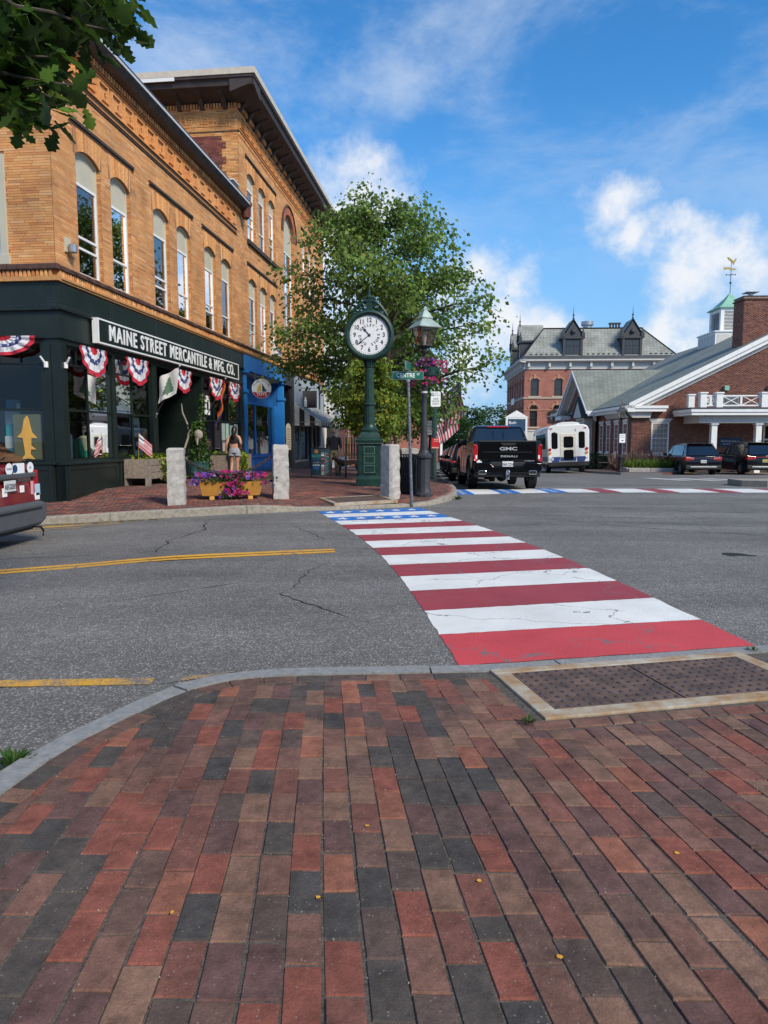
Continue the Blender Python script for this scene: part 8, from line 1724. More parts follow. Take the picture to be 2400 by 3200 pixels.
def person_base(name,label,loc,rz_,J,skinm,H):
    """J: dict of joints (figure faces -y)"""
    o=E_(name,label,'person',loc,rz_);k=H/1.7
    names=['pelvis','waist','chest','neck0','neck1','lsh','lel','lwr','rsh','rel','rwr','lhip','lkn','lan','lto','rhip','rkn','ran','rto']
    rad=dict(pelvis=(.145,.105),waist=(.125,.09),chest=(.15,.10),neck0=(.075,.07),neck1=(.052,.055),lsh=.058,lel=.042,lwr=.026,rsh=.058,rel=.042,rwr=.026,lhip=.088,lkn=.058,lan=.036,lto=.034,rhip=.088,rkn=.058,ran=.036,rto=.034)
    idx={q:i for i,q in enumerate(names)}
    ed=[('pelvis','waist'),('waist','chest'),('chest','neck0'),('neck0','neck1'),('chest','lsh'),('lsh','lel'),('lel','lwr'),('chest','rsh'),('rsh','rel'),('rel','rwr'),('pelvis','lhip'),('lhip','lkn'),('lkn','lan'),('lan','lto'),('pelvis','rhip'),('rhip','rkn'),('rkn','ran'),('ran','rto')]
    skin_body('body',o,[J[q]for q in names],[(idx[a],idx[c])for a,c in ed],[rad[q]for q in names],skinm)
    h=Vector(J['head']);b=B();n=16;secs=[]
    for t,rx,ry,oy in((-.115,.040,.045,-.030),(-.10,.055,.062,-.020),(-.06,.066,.080,-.008),(-.02,.073,.090,0),(.03,.077,.097,.004),(.075,.070,.090,.006),(.105,.050,.066,.006),(.122,.018,.025,.006)):secs.append((h.x,h.y+oy,h.z+t,rx,ry))
    rings(b,secs,n,True)
    b.prism([(-.001-.014,-.035),(.014,-.035),(.009,.02),(-.009,.02)],-.118,-.085,'y',0,Matrix.Translation(h))
    for s_ in(-1,1):b.ball((h.x+s_*.077,h.y+.012,h.z-.005),.022,8,6,0,(.35,.8,1.3))
    hd=b.build('head',skinm,o,smooth=True)
    for s_ in(-1,1):B().ball((h.x+s_*.030,h.y-.083,h.z+.005),.011,8,6).build('eye','print_dark',hd,smooth=True)
    B().box(h.x-.024,h.x+.024,h.y-.088,h.y-.078,h.z-.068,h.z-.060).build('mouth','lip',hd)if pm('lip',(.30,.10,.08),.5)else None
    for s_,w_,e_ in((1,'lwr','lel'),(-1,'rwr','rel')):b=B();hand(b,Vector(J[w_]),Vector(J[w_])-Vector(J[e_]),-s_);b.build('hand',skinm,o,smooth=True)
    return o
# ---- woman walking away past the shop (back to us)
Jw=dict(pelvis=(0,0,.90),waist=(0,0,1.06),chest=(0,.01,1.25),neck0=(0,.01,1.36),neck1=(0,.0,1.42),head=(-.01,-.02,1.53),lsh=(.165,.01,1.32),lel=(.235,.07,1.08),lwr=(.275,-.02,.86),rsh=(-.165,.01,1.32),rel=(-.225,.06,1.10),rwr=(-.17,-.12,.98),lhip=(.085,0,.86),lkn=(.10,-.06,.47),lan=(.10,.10,.10),lto=(.10,-.02,.045),rhip=(-.085,0,.86),rkn=(-.085,-.02,.47),ran=(-.08,.0,.07),rto=(-.08,-.14,.035))
wm=person_base('person','person in black crop top and grey shorts walking past the planters',(-4.85,23.1,S1(-4.85,23.1)),radians(180),Jw,'skin',1.66)
b=B();rings(b,[(0,.005,1.10,.138,.100),(0,.005,1.16,.146,.108),(0,.01,1.24,.158,.112),(0,.01,1.30,.150,.105),(0,.01,1.355,.10,.085)],20);b.build('crop_top','top_black',wm,smooth=True)
b=B();rings(b,[(0,0,.955,.142,.108),(0,0,.90,.172,.128),(0,0,.84,.190,.138),(0,0,.80,.192,.138)],22);rings(b,[(.092,0,.82,.108,.118),(.10,-.01,.70,.116,.112)],16);rings(b,[(-.092,0,.82,.108,.118),(-.098,0,.70,.116,.112)],16);b.build('shorts','shorts_grey',wm,smooth=True)
b=B();h=Vector(Jw['head']);b.ball((h.x,h.y+.018,h.z+.022),.098,14,10,0,(.93,1.08,1.06));b.tube([(h.x,h.y+.06,h.z+.04),(h.x,h.y+.10,h.z-.04),(h.x+.01,h.y+.105,h.z-.15),(h.x+.015,h.y+.115,h.z-.26),(h.x+.01,h.y+.12,h.z-.34)],[.075,.085,.075,.06,.02],10);b.build('hair','hair_dark',wm,smooth=True)
for q in('l','r'):b=B();a=Vector(Jw[q+'an']);t_=Vector(Jw[q+'to']);b.tube([a+Vector((0,.05,-.02)),a+Vector((0,.01,-.01)),(a+t_)/2+Vector((0,0,.01)),t_+Vector((0,-.06,0))],[.038,.046,.042,.026],10);b.build('shoe','sock',wm,smooth=True)
# ---- man standing with a dog behind the board
Jm=dict(pelvis=(0,0,.96),waist=(0,-.01,1.12),chest=(0,0,1.34),neck0=(0,0,1.47),neck1=(0,-.02,1.53),head=(.0,-.05,1.64),lsh=(.20,.01,1.42),lel=(.265,.03,1.14),lwr=(.27,-.10,.90),rsh=(-.20,.01,1.42),rel=(-.26,.03,1.14),rwr=(-.25,-.05,.90),lhip=(.095,0,.92),lkn=(.105,-.02,.50),lan=(.11,.02,.08),lto=(.125,-.12,.04),rhip=(-.095,0,.92),rkn=(-.13,-.03,.50),ran=(-.16,.0,.08),rto=(-.19,-.14,.04))
mx_,my_=-1.93,27.4
mn=person_base('person','bearded person in dark shirt and khaki trousers holding a red leash',(mx_,my_,S1(mx_,my_)),radians(0),Jm,'skin2',1.76)
b=B();rings(b,[(0,-.01,.98,.175,.130),(0,-.01,1.12,.175,.135),(0,0,1.26,.185,.135),(0,0,1.36,.195,.130),(0,0,1.44,.165,.105),(0,-.005,1.50,.075,.075)],22)
for s_,a,e_,w_ in((1,'lsh','lel','lwr'),(-1,'rsh','rel','rwr')):p,q,r_=Vector(Jm[a]),Vector(Jm[e_]),Vector(Jm[w_]);b.tube([p+Vector((-s_*.06,0,.02)),p+Vector((s_*.02,0,-.02)),p.lerp(q,.5),q,q.lerp(r_,.35)],[.072,.078,.066,.058,.052],12)
b.build('shirt','shirt_dark',mn,smooth=True)
b=B();rings(b,[(0,0,1.02,.160,.122),(0,0,.94,.180,.135),(0,0,.86,.185,.138)],22)
for q in('l','r'):p,k_,a=Vector(Jm[q+'hip']),Vector(Jm[q+'kn']),Vector(Jm[q+'an']);b.tube([p+Vector((0,0,.03)),p.lerp(k_,.4),k_,k_.lerp(a,.5),a+Vector((0,0,.0))],[.108,.102,.085,.075,.075],14)
b.build('trousers','khaki',mn,smooth=True);b=B();rings(b,[(0,0,.985,.172,.132),(0,0,1.015,.170,.130)],22);b.build('belt','shoe_dark',mn)
b=B();h=Vector(Jm['head']);b.ball((h.x,h.y+.03,h.z+.05),.088,12,9,0,(.95,1.0,.85));b.ball((h.x,h.y-.055,h.z-.075),.058,10,8,0,(.95,.75,.9));b.build('hair_and_beard','hair_grey',mn,smooth=True);b=B();b.box(h.x-.055,h.x-.008,h.y-.10,h.y-.095,h.z-.008,h.z+.022);b.box(h.x+.008,h.x+.055,h.y-.10,h.y-.095,h.z-.008,h.z+.022);b.build('glasses','print_dark',mn)
for q in('l','r'):b=B();a=Vector(Jm[q+'an']);t_=Vector(Jm[q+'to']);b.tube([a+Vector((0,.06,-.03)),a+Vector((0,.01,-.02)),(a+t_)/2,t_+Vector((0,-.08,0))],[.045,.055,.05,.035],10);b.build('shoe','shoe_dark',mn,smooth=True)
dg=E_('dog','dark brown dog standing at the feet of the bearded person','dog',(mx_+.62,my_-.35,S1(mx_+.6,my_-.35)),radians(0))
V=[(0,0,.52),(-.16,0,.50),(-.34,0,.50),(-.46,0,.60),(-.56,-.02,.68),(-.68,-.05,.66),(.18,0,.53),(.30,0,.52),(.42,0,.56),(.54,0,.50),(-.36,.08,.34),(-.37,.08,.18),(-.38,.08,.04),(-.36,-.08,.34),(-.37,-.08,.18),(-.38,-.08,.04),(.26,.09,.36),(.34,.09,.20),(.30,.09,.04),(.26,-.09,.36),(.36,-.09,.20),(.34,-.09,.04),(-.42,.08,.03),(-.42,-.08,.03),(.25,.09,.03),(.29,-.09,.03)]
Ed=[(0,1),(1,2),(2,3),(3,4),(4,5),(0,6),(6,7),(7,8),(8,9),(2,10),(10,11),(11,12),(2,13),(13,14),(14,15),(7,16),(16,17),(17,18),(7,19),(19,20),(20,21),(12,22),(15,23),(18,24),(21,25)]
Rd=[.10,.125,.13,.085,.085,.035,.105,.10,.025,.012,.05,.035,.03,.05,.035,.03,.07,.032,.03,.07,.032,.03,.025,.025,.025,.025]
skin_body('body',dg,V,Ed,Rd,'dog_brown',0,2)
for s_ in(-1,1):b=B();b.add([(-.50,s_*.06-.02,.76),(-.56,s_*.07-.02,.76),(-.54,s_*.11-.02,.64),(-.50,s_*.10-.02,.63)],[(0,1,2,3)]);b.build('ear','dog_brown',dg)
b=B();b.tube([(-.44,0,.66),(-.45,.05,.60),(-.42,0,.50),(-.45,-.06,.60),(-.44,0,.66)],.012,6);b.build('collar','leash',dg)
b=B();hw=Vector((mx_+.27,my_-.13,S1(mx_,my_)+.86));dc=Vector((mx_+.62-.44,my_-.38,S1(mx_,my_)+.58));b.tube([hw,(hw+dc)/2+Vector((.03,0,-.1)),dc],.009,5);b.tube([hw,hw+Vector((.05,0,-.25)),hw+Vector((.03,0,-.42)),hw+Vector((-.01,0,-.25)),hw+Vector((0,0,-.02))],.008,5);tag(b.build('leash','leash',None,smooth=True),'red leash held by the bearded person','leash')
# ============================================================ TREES AND PLANTS
LEAF4=(np.array([(0,0,0),(-.42,.42,.10),(0,1,-.10),(.42,.42,.10)]),[(0,1,2),(0,2,3)])
def leaves(name,Pn,size,cols,mat,parent,out=None,droop=.6,tmpl=LEAF4,rng=RNG,flat=.5,kind='stuff'):
    """one mesh of many small leaves at points Pn (n,3); out = outward directions"""
    n=len(Pn);T,Fs=tmpl;k=len(T)
    yaw=rng.uniform(0,2*pi,n)
    ax=np.stack([np.cos(yaw),np.sin(yaw),np.zeros(n)],1)
    if out is not None:
        o_=out.copy();o_[:,2]=0;o_/=(np.linalg.norm(o_,axis=1,keepdims=True)+1e-6);ax=ax*.75+o_*.6
    ax[:,2]-=droop*rng.uniform(.2,1.5,n);ax/=np.linalg.norm(ax,axis=1,keepdims=True)
    up=np.stack([rng.normal(0,flat,n),rng.normal(0,flat,n),np.ones(n)],1);sd_=np.cross(ax,up);sd_/=np.linalg.norm(sd_,axis=1,keepdims=True);nm=np.cross(sd_,ax)
    s=size*rng.uniform(.65,1.25,n)
    V=Pn[:,None]+(sd_[:,None]*T[None,:,0:1]+ax[:,None]*T[None,:,1:2]+nm[:,None]*T[None,:,2:3])*s[:,None,None]
    F=(np.arange(n)[:,None,None]*k+np.array(Fs)[None]).reshape(-1,3);C=np.repeat(cols[:,None],k,1).reshape(-1,3)
    o=npmesh(name,V.reshape(-1,3),F,mat,C,parent)
    if kind:tag(o,kind=kind)
    return o
def limb(p0,p1,n,sagz,r,rnd):
    p0,p1=Vector(p0),Vector(p1);L0=(p1-p0).length;pts=[]
    for i in range(n+1):
        u=i/n;p=p0.lerp(p1,u)+Vector((rnd.gauss(0,.03),rnd.gauss(0,.03),rnd.gauss(0,.02)))*L0*.5*(u*(1-u)*4)+Vector((0,0,sagz*4*u*(1-u)));pts.append(p)
    return pts
def tree(name,label,loc,prof,tr,zfork,nl,seed,leaf=.10,per=16,col=(.075,.15,.028),shift=None,sub=9,twig=4,yellow=0.0,lean=(0,0),cat='tree',group=None,spread=.20,light=1.0,dens=1.0,drop=.5):
    """prof: list of (z, radius); shift(z) -> (dx, dy) of the crown axis"""
    rnd=random.Random(seed);rng=np.random.default_rng(seed);o=E_(name,label,cat,loc,0,group);tb=B();shift=shift or(lambda z:(0,0))
    zs=[q[0]for q in prof];rs=[q[1]for q in prof];R=lambda z:float(np.interp(z,zs,rs));zt=zs[-1]
    tp=[]
    for i in range(9):z=zt*.93*i/8;s_=shift(z);f=max(0,(z-zfork)/(zt-zfork));tp.append((s_[0]*f+rnd.gauss(0,.02)*z*.3,s_[1]*f+rnd.gauss(0,.02)*z*.3,z-.05))
    tb.tube(tp,[tr*(1.35 if i==0 else 1.0)*(1-.11*i)for i in range(9)],10)
    tips,outs,shade=[],[],[]
    def tpos(z):return Vector((np.interp(z,[p[2]for p in tp],[p[0]for p in tp]),np.interp(z,[p[2]for p in tp],[p[1]for p in tp]),z))
    for i in range(nl):
        u=(i+.5)/nl;z0=zfork+(zt*.90-zfork)*u**1.05;a=i*2.399+rnd.uniform(-.4,.4);ze=min(zt*.98,max(zs[0]+.2,z0+rnd.uniform(-.1,.24)*(zt-zfork)*(1-.4*u)+.25));rr=R(ze)*rnd.uniform(.78,1.05);s_=shift(ze)
        end=Vector((s_[0]+rr*cos(a),s_[1]+rr*sin(a),ze-(drop if u<.35 else 0)));pts=limb(tpos(z0*.96),end,7,.10*rr,.1,rnd);r0=tr*.42*(1-.5*u)+.012
        tb.tube(pts,[r0*(1-.85*k/7)for k in range(8)],6)
        for j in range(sub):
            v=.28+.72*(j+rnd.random())/sub;k=min(6,int(v*7));p=pts[k].lerp(pts[k+1],v*7-k);d=(pts[min(7,k+1)]-pts[k]).normalized();sd2=d.cross(Vector((0,0,1))).normalized()*rnd.choice([-1,1]);L1=rr*rnd.uniform(.16,.36)*(1.25-.5*v)
            e=p+(d*.7+sd2*rnd.uniform(.2,1.0)+Vector((0,0,rnd.uniform(-.35,.5)))).normalized()*L1;q2=limb(p,e,3,.02,.05,rnd);tb.tube(q2,[r0*.32,r0*.24,r0*.16,.004],4)
            for t_ in range(twig):
                w=rnd.uniform(.35,1.05);c=p.lerp(e,w)+Vector((rnd.gauss(0,spread),rnd.gauss(0,spread),rnd.gauss(0,spread*.9)));tips.append(c);ov=c-Vector((s_[0],s_[1],c.z));outs.append(ov);shade.append(rnd.uniform(.6,1.4))
    tb.build('trunk','bark',o,smooth=True)
    tips=np.array([tuple(t)for t in tips]);outs=np.array([tuple(t)for t in outs]);shade=np.array(shade);m_=len(tips);n_=int(per*dens)
    Pn=np.repeat(tips,n_,0)+rng.normal(0,1,(m_*n_,3))*np.array([spread*.8,spread*.8,spread*.62]);oo=np.repeat(outs,n_,0)
    cc=np.array(col)[None]*np.repeat(shade,n_)[:,None]*rng.uniform(.75,1.25,(m_*n_,1))*light
    if yellow:yy=rng.random(m_*n_)<yellow;cc[yy]=np.array([(.34,.28,.03)])*rng.uniform(.7,1.2,(yy.sum(),1))
    g_=rng.random(m_*n_)<.25;cc[g_]*=np.array([1.35,1.15,.9])
    leaves('crown',Pn,leaf,cc,'foliage',o,oo,droop=.75,rng=rng,flat=.8);return o
main=tree('street_tree','large linden street tree in full leaf behind the street clock',(.12,25.2,S1(.12,25.2)),
    [(2.5,1.0),(3.1,2.1),(3.8,3.1),(4.6,3.7),(5.8,3.6),(7.0,3.05),(8.2,2.3),(9.1,1.3),(9.8,.3)],.17,2.5,44,5,leaf=.145,per=11,col=(.155,.255,.060),shift=lambda z:(-.5*max(0,(z-5)/5)-.05,0),sub=11,twig=4,yellow=.015,spread=.25)
tree('street_tree','second darker street tree behind the litter bin and lamp',(-.1,33.5,S1(-.1,33.5)),[(1.9,1.2),(2.6,2.0),(3.8,2.6),(5.4,2.5),(7.2,1.4),(8.0,.3)],.14,2.0,22,8,leaf=.17,per=16,col=(.075,.145,.028),sub=8,twig=4,spread=.25)
tree('street_tree','third street tree further down the left pavement',(.7,44.5,S1(.7,44.5)),[(1.4,1.2),(2.4,2.0),(3.8,2.5),(5.4,2.3),(6.8,1.2),(7.4,.3)],.14,1.8,20,9,leaf=.19,per=14,col=(.08,.15,.03),sub=8,twig=4,spread=.27)
tree('small_tree','small yellow-green tree with low branches right behind the clock pedestal',(-.42,21.6,S1(-.42,21.6)),[(1.6,.4),(1.9,1.0),(2.3,1.2),(2.7,.95),(3.4,.62),(3.9,.15)],.04,1.05,20,3,leaf=.115,per=14,col=(.17,.25,.04),sub=6,twig=4,yellow=.06,spread=.12,drop=0)
# ---- oak whose bough hangs into the picture from above left
half=[(0,.0),(.05,.08),(.16,.16),(.10,.26),(.24,.38),(.15,.47),(.33,.60),(.22,.70),(.26,.82),(.13,.88),(0,1)]
ov_=[(x,y,.10*abs(x))for x,y in half]+[(-x,y,.10*abs(x))for x,y in half[-2:0:-1]];OT=np.array([(0,.5,-.02)]+ov_);nO=len(ov_);OAK=(OT,[(0,1+i,1+(i+1)%nO)for i in range(nO)])
oak=E_('oak_tree','oak tree with a lobed-leaf bough hanging in at the upper left','tree',(-1.2,-1.6,ZP));ro=random.Random(12);rgo=np.random.default_rng(12)
tb=B();tb.tube([(0,0,-.1),(.02,.05,1.2),(-.03,.12,2.6),(-.1,.25,3.8),(-.1,.2,5.2),(0,.1,7.0)],[.17,.13,.12,.11,.08,.03],12)
def ow(u,v,y):return Vector(((u-1200)/2219*y*1.02+1.2,y+1.6,1.42+(1375-v)/2219*y-ZP))
hubs=[(40,130,3.9),(150,250,4.2),(300,120,4.4),(380,200,4.3),(180,60,4.6),(430,60,4.6),(-60,250,3.7),(-40,20,4.4),(260,300,4.0),(100,350,3.8)]
start=Vector((-.1,.3,3.9));pts_,cl_=[],[]
prev=Vector((-.62,3.6,3.55+.2))
main_l=limb(start,ow(150,110,4.3),8,.25,.05,ro);tb.tube(main_l,[.075*(1-.8*i/8)+.006 for i in range(9)],8)
tl2=limb(main_l[4],ow(330,40,4.7),6,.1,.05,ro);tb.tube(tl2,[.03*(1-.8*i/6)+.004 for i in range(7)],6)
tl3=limb(main_l[4],ow(-30,250,3.7),6,.05,.05,ro);tb.tube(tl3,[.028*(1-.8*i/6)+.004 for i in range(7)],6)
def twig_(base,end,nlv,sp):
    q=limb(base,end,5,ro.uniform(-.04,.05),.03,ro);tb.tube(q,[.012,.010,.008,.007,.005,.003],5)
    for i in range(nlv):
        u=.15+.85*ro.random();k=min(4,int(u*5));p=q[k].lerp(q[k+1],u*5-k)+Vector((ro.gauss(0,sp),ro.gauss(0,sp*1.3),ro.gauss(0,sp*.8)));pts_.append(p);cl_.append(np.array([(.036,.082,.011),(.058,.125,.016),(.09,.175,.022),(.026,.058,.010),(.13,.22,.028)][ro.choices(range(5),[5,5,2.2,5,.8])[0]]))
tgt=[(60,60),(150,110),(250,50),(340,30),(430,70),(455,130),(395,150),(330,215),(260,290),(215,380),(190,425),(120,350),(60,290),(25,375),(290,120),(200,200),(100,190),(415,15),(15,120),(150,290),(0,230),(-90,130),(-120,300),(360,-70),(160,-70),(450,-50),(70,130),(180,20),(300,330),(340,270),(440,225),(475,40),(265,170),(385,85),(120,30),(20,20),(40,330),(-60,60),(90,250),(215,130),(320,90),(230,250),(140,170),(45,210),(10,70),(100,100),(280,20),(380,-10),(180,330),(-20,330),(60,400),(-10,170),(300,60),(360,180),(240,10),(490,60),(485,165),(470,110),(498,125),(200,430),(150,420),(70,425),(290,390),(250,370),(20,410),(430,180),(410,110),(350,130),(505,30),(-20,420)]
al=main_l[3:]+tl2[1:]+tl3[1:]
for(u,v)in tgt:
    y=ro.uniform(3.75,4.9);e=ow(u,v,y);bs0=min(al,key=lambda p:(p-e).length+ro.uniform(0,.25));twig_(bs0,e,22,.078)
for i in range(26):
    a=ro.uniform(0,6.3);p=Vector((ro.uniform(-1.4,.6)-.2,ro.uniform(-1.6,2.2),ro.uniform(5.0,7.4)));b0=Vector((-.05,.15,ro.uniform(4.4,6.6)));q=limb(b0,p,4,.1,.05,ro);tb.tube(q,[.03,.022,.016,.01,.005],6);twig_(q[3],p+Vector((ro.gauss(0,.3),ro.gauss(0,.3),.1)),16,.13)
tb.build('trunk','bark',oak,smooth=True);leaves('crown',np.array([tuple(p)for p in pts_]),.15,np.array(cl_)*rgo.uniform(.8,1.25,(len(cl_),1)),'oak_leaf',oak,None,droop=.7,tmpl=OAK,rng=rgo,flat=.55)
# ---- far trees at the street end
def far_tree(x,y,z,h,w,seed,label,col):
    rng=np.random.default_rng(seed);o=E_('distant_tree',label,'tree',(x,y,z),0,'trees at the far end of the street');B().tube([(0,0,-.3),(0,0,h*.3),(.1,0,h*.7)],[.3,.22,.1],6).build('trunk','bark',o)
    cs=[];
    for i in range(70):a=rng.uniform(0,6.3);t_=rng.uniform(.12,1);r=w*.5*sqrt(max(.02,1-((t_-.45)/.58)**2))*rng.uniform(.45,1.0);cs.append((r*cos(a),r*sin(a),h*t_))
    cs=np.array(cs);P_n=np.repeat(cs,34,0)+rng.normal(0,1,(70*34,3))*np.array([w*.075,w*.075,h*.05]);sh=np.repeat(rng.uniform(.7,1.25,70),34);leaves('crown',P_n,.42,np.array(col)[None]*sh[:,None]*rng.uniform(.8,1.2,(len(P_n),1)),'foliage',o,P_n,droop=.4,rng=rng)
ft=[(10.5,112,6.0,7),(14.5,118,7.6,8),(19.0,122,8.0,9),(23.0,126,6.4,7),(8.0,104,5.2,6),(27,132,6.2,8),(5.5,98,6.5,7),(1,96,7,8)]
fl_=['rounded far tree just right of the flags','broad far tree above the pickup roof','tallest rounded far tree above the pickup cab','far tree beside the cream house','low far tree by the small brick house','far tree between the cream house and the hall','far tree behind the small brick house','far tree behind the second lamp']
for i,(x,y,h,w)in enumerate(ft):far_tree(x,y,-1.1,h,w,40+i,fl_[i],(.055,.11,.03))
rng=np.random.default_rng(99);n_=5200;X_=rng.uniform(-160,190,n_);Y_=rng.uniform(190,240,n_);hh=6.0+2.0*np.sin(X_*.11)+1.5*np.sin(X_*.037+1);Z_=-1+hh*rng.uniform(0,1,n_)**.6
leaves('woodland',np.stack([X_,Y_,Z_],1),2.2,np.array((.05,.10,.035))[None]*rng.uniform(.6,1.3,(n_,1)),'foliage',None,None,rng=rng);wo_=bpy.data.objects['woodland'];tag(wo_,'distant belt of green woodland beyond the street end','woodland')
# ---- petunias
def petunias(parent,pts,nrm,cols,r,name='petunias'):
    b=B();rp=random.Random(len(pts))
    for p,n,c in zip(pts,nrm,cols):
        p,n=Vector(p),Vector(n).normalized();q=n.to_track_quat('Z','Y');rr=r*rp.uniform(.75,1.2);vs=[p-n*rr*.45];a0=rp.uniform(0,6)
        for i in range(10):a=a0+2*pi*i/10;k=rr*(1.05 if i%2==0 else .82);vs.append(p+q@Vector((k*cos(a),k*sin(a),0)))
        o=len(b.v);b.v+=[tuple(v)for v in vs];b.f+=[(o,o+1+i,o+1+(i+1)%10)for i in range(10)];b.m+=[0]*10;b.c+=[tuple(x*.35 for x in c)]+[c]*10
    o=b.build(name,'petal',parent,recalc=False,colors=True);tag(o,kind='stuff');return o
PUR,MAG,VIO,LAV=(.10,.015,.22),(.52,.015,.17),(.19,.06,.42),(.42,.32,.60)
tr_=E_('flower_trough','golden wooden trough overflowing with purple and magenta petunias between granite posts','planter',(-3.28,15.2,S1(-3.28,15.2)),radians(13))
b=B()
for q in((-.58,-.56,1),(.56,.58,1)):pass
b.add([(-.60,-.17,.08),(.60,-.17,.08),(.60,.17,.08),(-.60,.17,.08),(-.66,-.21,.38),(.66,-.21,.38),(.66,.21,.38),(-.66,.21,.38)],[(0,1,2,3),(0,4,5,1),(1,5,6,2),(2,6,7,3),(3,7,4,0)]);b.build('box','wood_gold',tr_,bevel=.006)
for x_ in(-.4,.4):B().box(x_-.05,x_+.05,-.16,.16,-.02,.085).build('foot','wood_gold_light',tr_,bevel=.005)
B().box(-.64,.64,-.2,.2,.33,.36).build('soil','sand',tr_)
rf=random.Random(3);pts,nr,cl,lp=[],[],[],[]
for i in range(230):
    x_=rf.uniform(-.74,.76);t_=rf.random();y_=rf.uniform(-.30,.22);z_=.40+.16*(1-abs(x_)*.4)*rf.random()+.05
    if t_<.24:x_=rf.gauss(.06,.12);y_=-.25-.05*rf.random();z_=rf.uniform(.06,.42)
    if t_>.9:x_=rf.choice([-1,1])*rf.uniform(.62,.86);z_=rf.uniform(.30,.44)
    pts.append((x_,y_,z_));nr.append((rf.gauss(0,.4),-1.1+rf.gauss(0,.3),.5+rf.gauss(0,.3)))
    cl.append(tuple(q*rf.uniform(.8,1.2)for q in(rf.choices([PUR,MAG,VIO,LAV],[3,1.2,6,1.5]if x_<-.22 else([.6,9,.6,.2]if t_<.3 or x_<.35 else[3,6,1.5,.5]))[0])))
petunias(tr_,pts,nr,cl,.036)
lp=np.array([(rf.gauss(0,.40),rf.uniform(-.28,.2),.36+rf.random()*.17)for _ in range(600)]+[(rf.gauss(.06,.12),-.24,rf.uniform(.05,.4))for _ in range(200)]);leaves('leaves',lp,.055,np.array((.05,.11,.02))[None]*RNG.uniform(.7,1.4,(800,1)),'foliage',tr_,None)
hb_=E_('hanging_basket','hanging basket of purple and pink petunias on the lamp post','hanging basket',(1.02,16.12,S1(.92,16.3)+2.82),0)
b=B();b.lathe([(.10,-.14),(.19,-.10),(.225,.02),(.235,.08)],18);b.build('bowl','pole_green',hb_,smooth=True);B().tube([(-.12,.18,.36),(-.10,.1,.42),(0,0,.44),(.02,0,.30)],.012,6).build('hook','black_iron',hb_);
for a in(0,2.1,4.2):B().tube([(.22*cos(a),.22*sin(a),.08),(0,0,.34)],.005,4).build('chain','black_iron',hb_)
pts,nr,cl=[],[],[]
for i in range(150):
    a=rf.uniform(0,6.3);r_=rf.uniform(.08,.36);z_=.10+.20*rf.random()*(1-r_);side=rf.random()
    if side<.34:r_=rf.uniform(.26,.36);a=rf.choice([rf.gauss(-.4,.35),rf.gauss(2.9,.3),rf.gauss(-1.5,.5)]);z_=rf.uniform(-.34,.10)
    pts.append((r_*cos(a)*1.15,r_*sin(a)*.9,z_));nr.append((cos(a)+rf.gauss(0,.3),sin(a)*.6-.7,.5+rf.gauss(0,.3)));cl.append(rf.choices([PUR,MAG,VIO,(.60,.05,.18)],[5,2,2,2]if z_>.08 and cos(a)<.3 else[.6,6,.6,5])[0])
petunias(hb_,pts,nr,cl,.036)
lp=np.array([(rf.gauss(0,.17),rf.gauss(0,.15),.08+rf.random()*.26)for _ in range(420)]+[(rf.gauss(.0,.26),rf.gauss(-.1,.12),rf.uniform(-.3,.1))for _ in range(220)]);leaves('leaves',lp,.055,np.array((.09,.13,.03))[None]*RNG.uniform(.6,1.4,(640,1)),'foliage',hb_,None)
# ---- weathered wooden planters at the shop
def wplanter(s0,s1,d0,d1,ztop,label,vines):
    zb=S1(*fw((s0+s1)/2,(d0+d1)/2,0)[:2]);o=E_('wooden_planter',label,'planter',fw(s0,d0,0),FA);w,d=s1-s0,d1-d0;zg_=min(zb,S1(*fw(s0,d0,0)[:2]))
    for x_ in(0,w-.30):
        B().box(x_,x_+.30,-.03,0,zg_-.05,ztop).build('post_board','wood_grey',o,bevel=.006);B().box(x_,x_+.30,d,d+.03,zg_-.05,ztop).build('post_board','wood_grey',o)
        B().box(x_+(0 if x_==0 else .27),x_+(.03 if x_==0 else .30),0,d,zg_+.2,ztop).build('end_board','wood_grey',o)
    hh_=(ztop-zg_-.16)/3
    for k in range(3):B().box(.30,w-.30,-.022,.0,zg_+.16+k*hh_+.006,zg_+.16+(k+1)*hh_-.004).build('side_board','wood_grey',o,bevel=.005)
    B().box(.02,w-.02,0,d,ztop-.08,ztop-.05).build('soil','sand',o)
    r=random.Random(int(s0*10));P_=[]
    for _ in range(160):P_.append((r.uniform(.1,w-.1),r.uniform(-.02,d),ztop-.02+r.random()*.16))
    for(vx,dep,nw)in vines:
        for _ in range(nw):P_.append((r.gauss(vx,.17),-.06-r.random()*.10,ztop+.05-dep*r.random()**.8))
    P_=np.array(P_);cc=np.array([(.30,.40,.025)])*RNG.uniform(.55,1.25,(len(P_),1));dk=RNG.random(len(P_))<.25;cc[dk]=np.array([(.05,.10,.02)]);leaves('vine_leaves',P_,.105,cc,'foliage',o,None,droop=.9)
    return o
wplanter(2.45,4.95,-.62,-.12,.95,'weathered wooden planter with lime green vine under the paint poster',[(1.15,.62,210),(1.75,.45,110)])
wplanter(8.3,11.0,-.66,-.16,.92,'weathered wooden planter with lime green vine beside the walking woman',[(1.6,.55,150)])
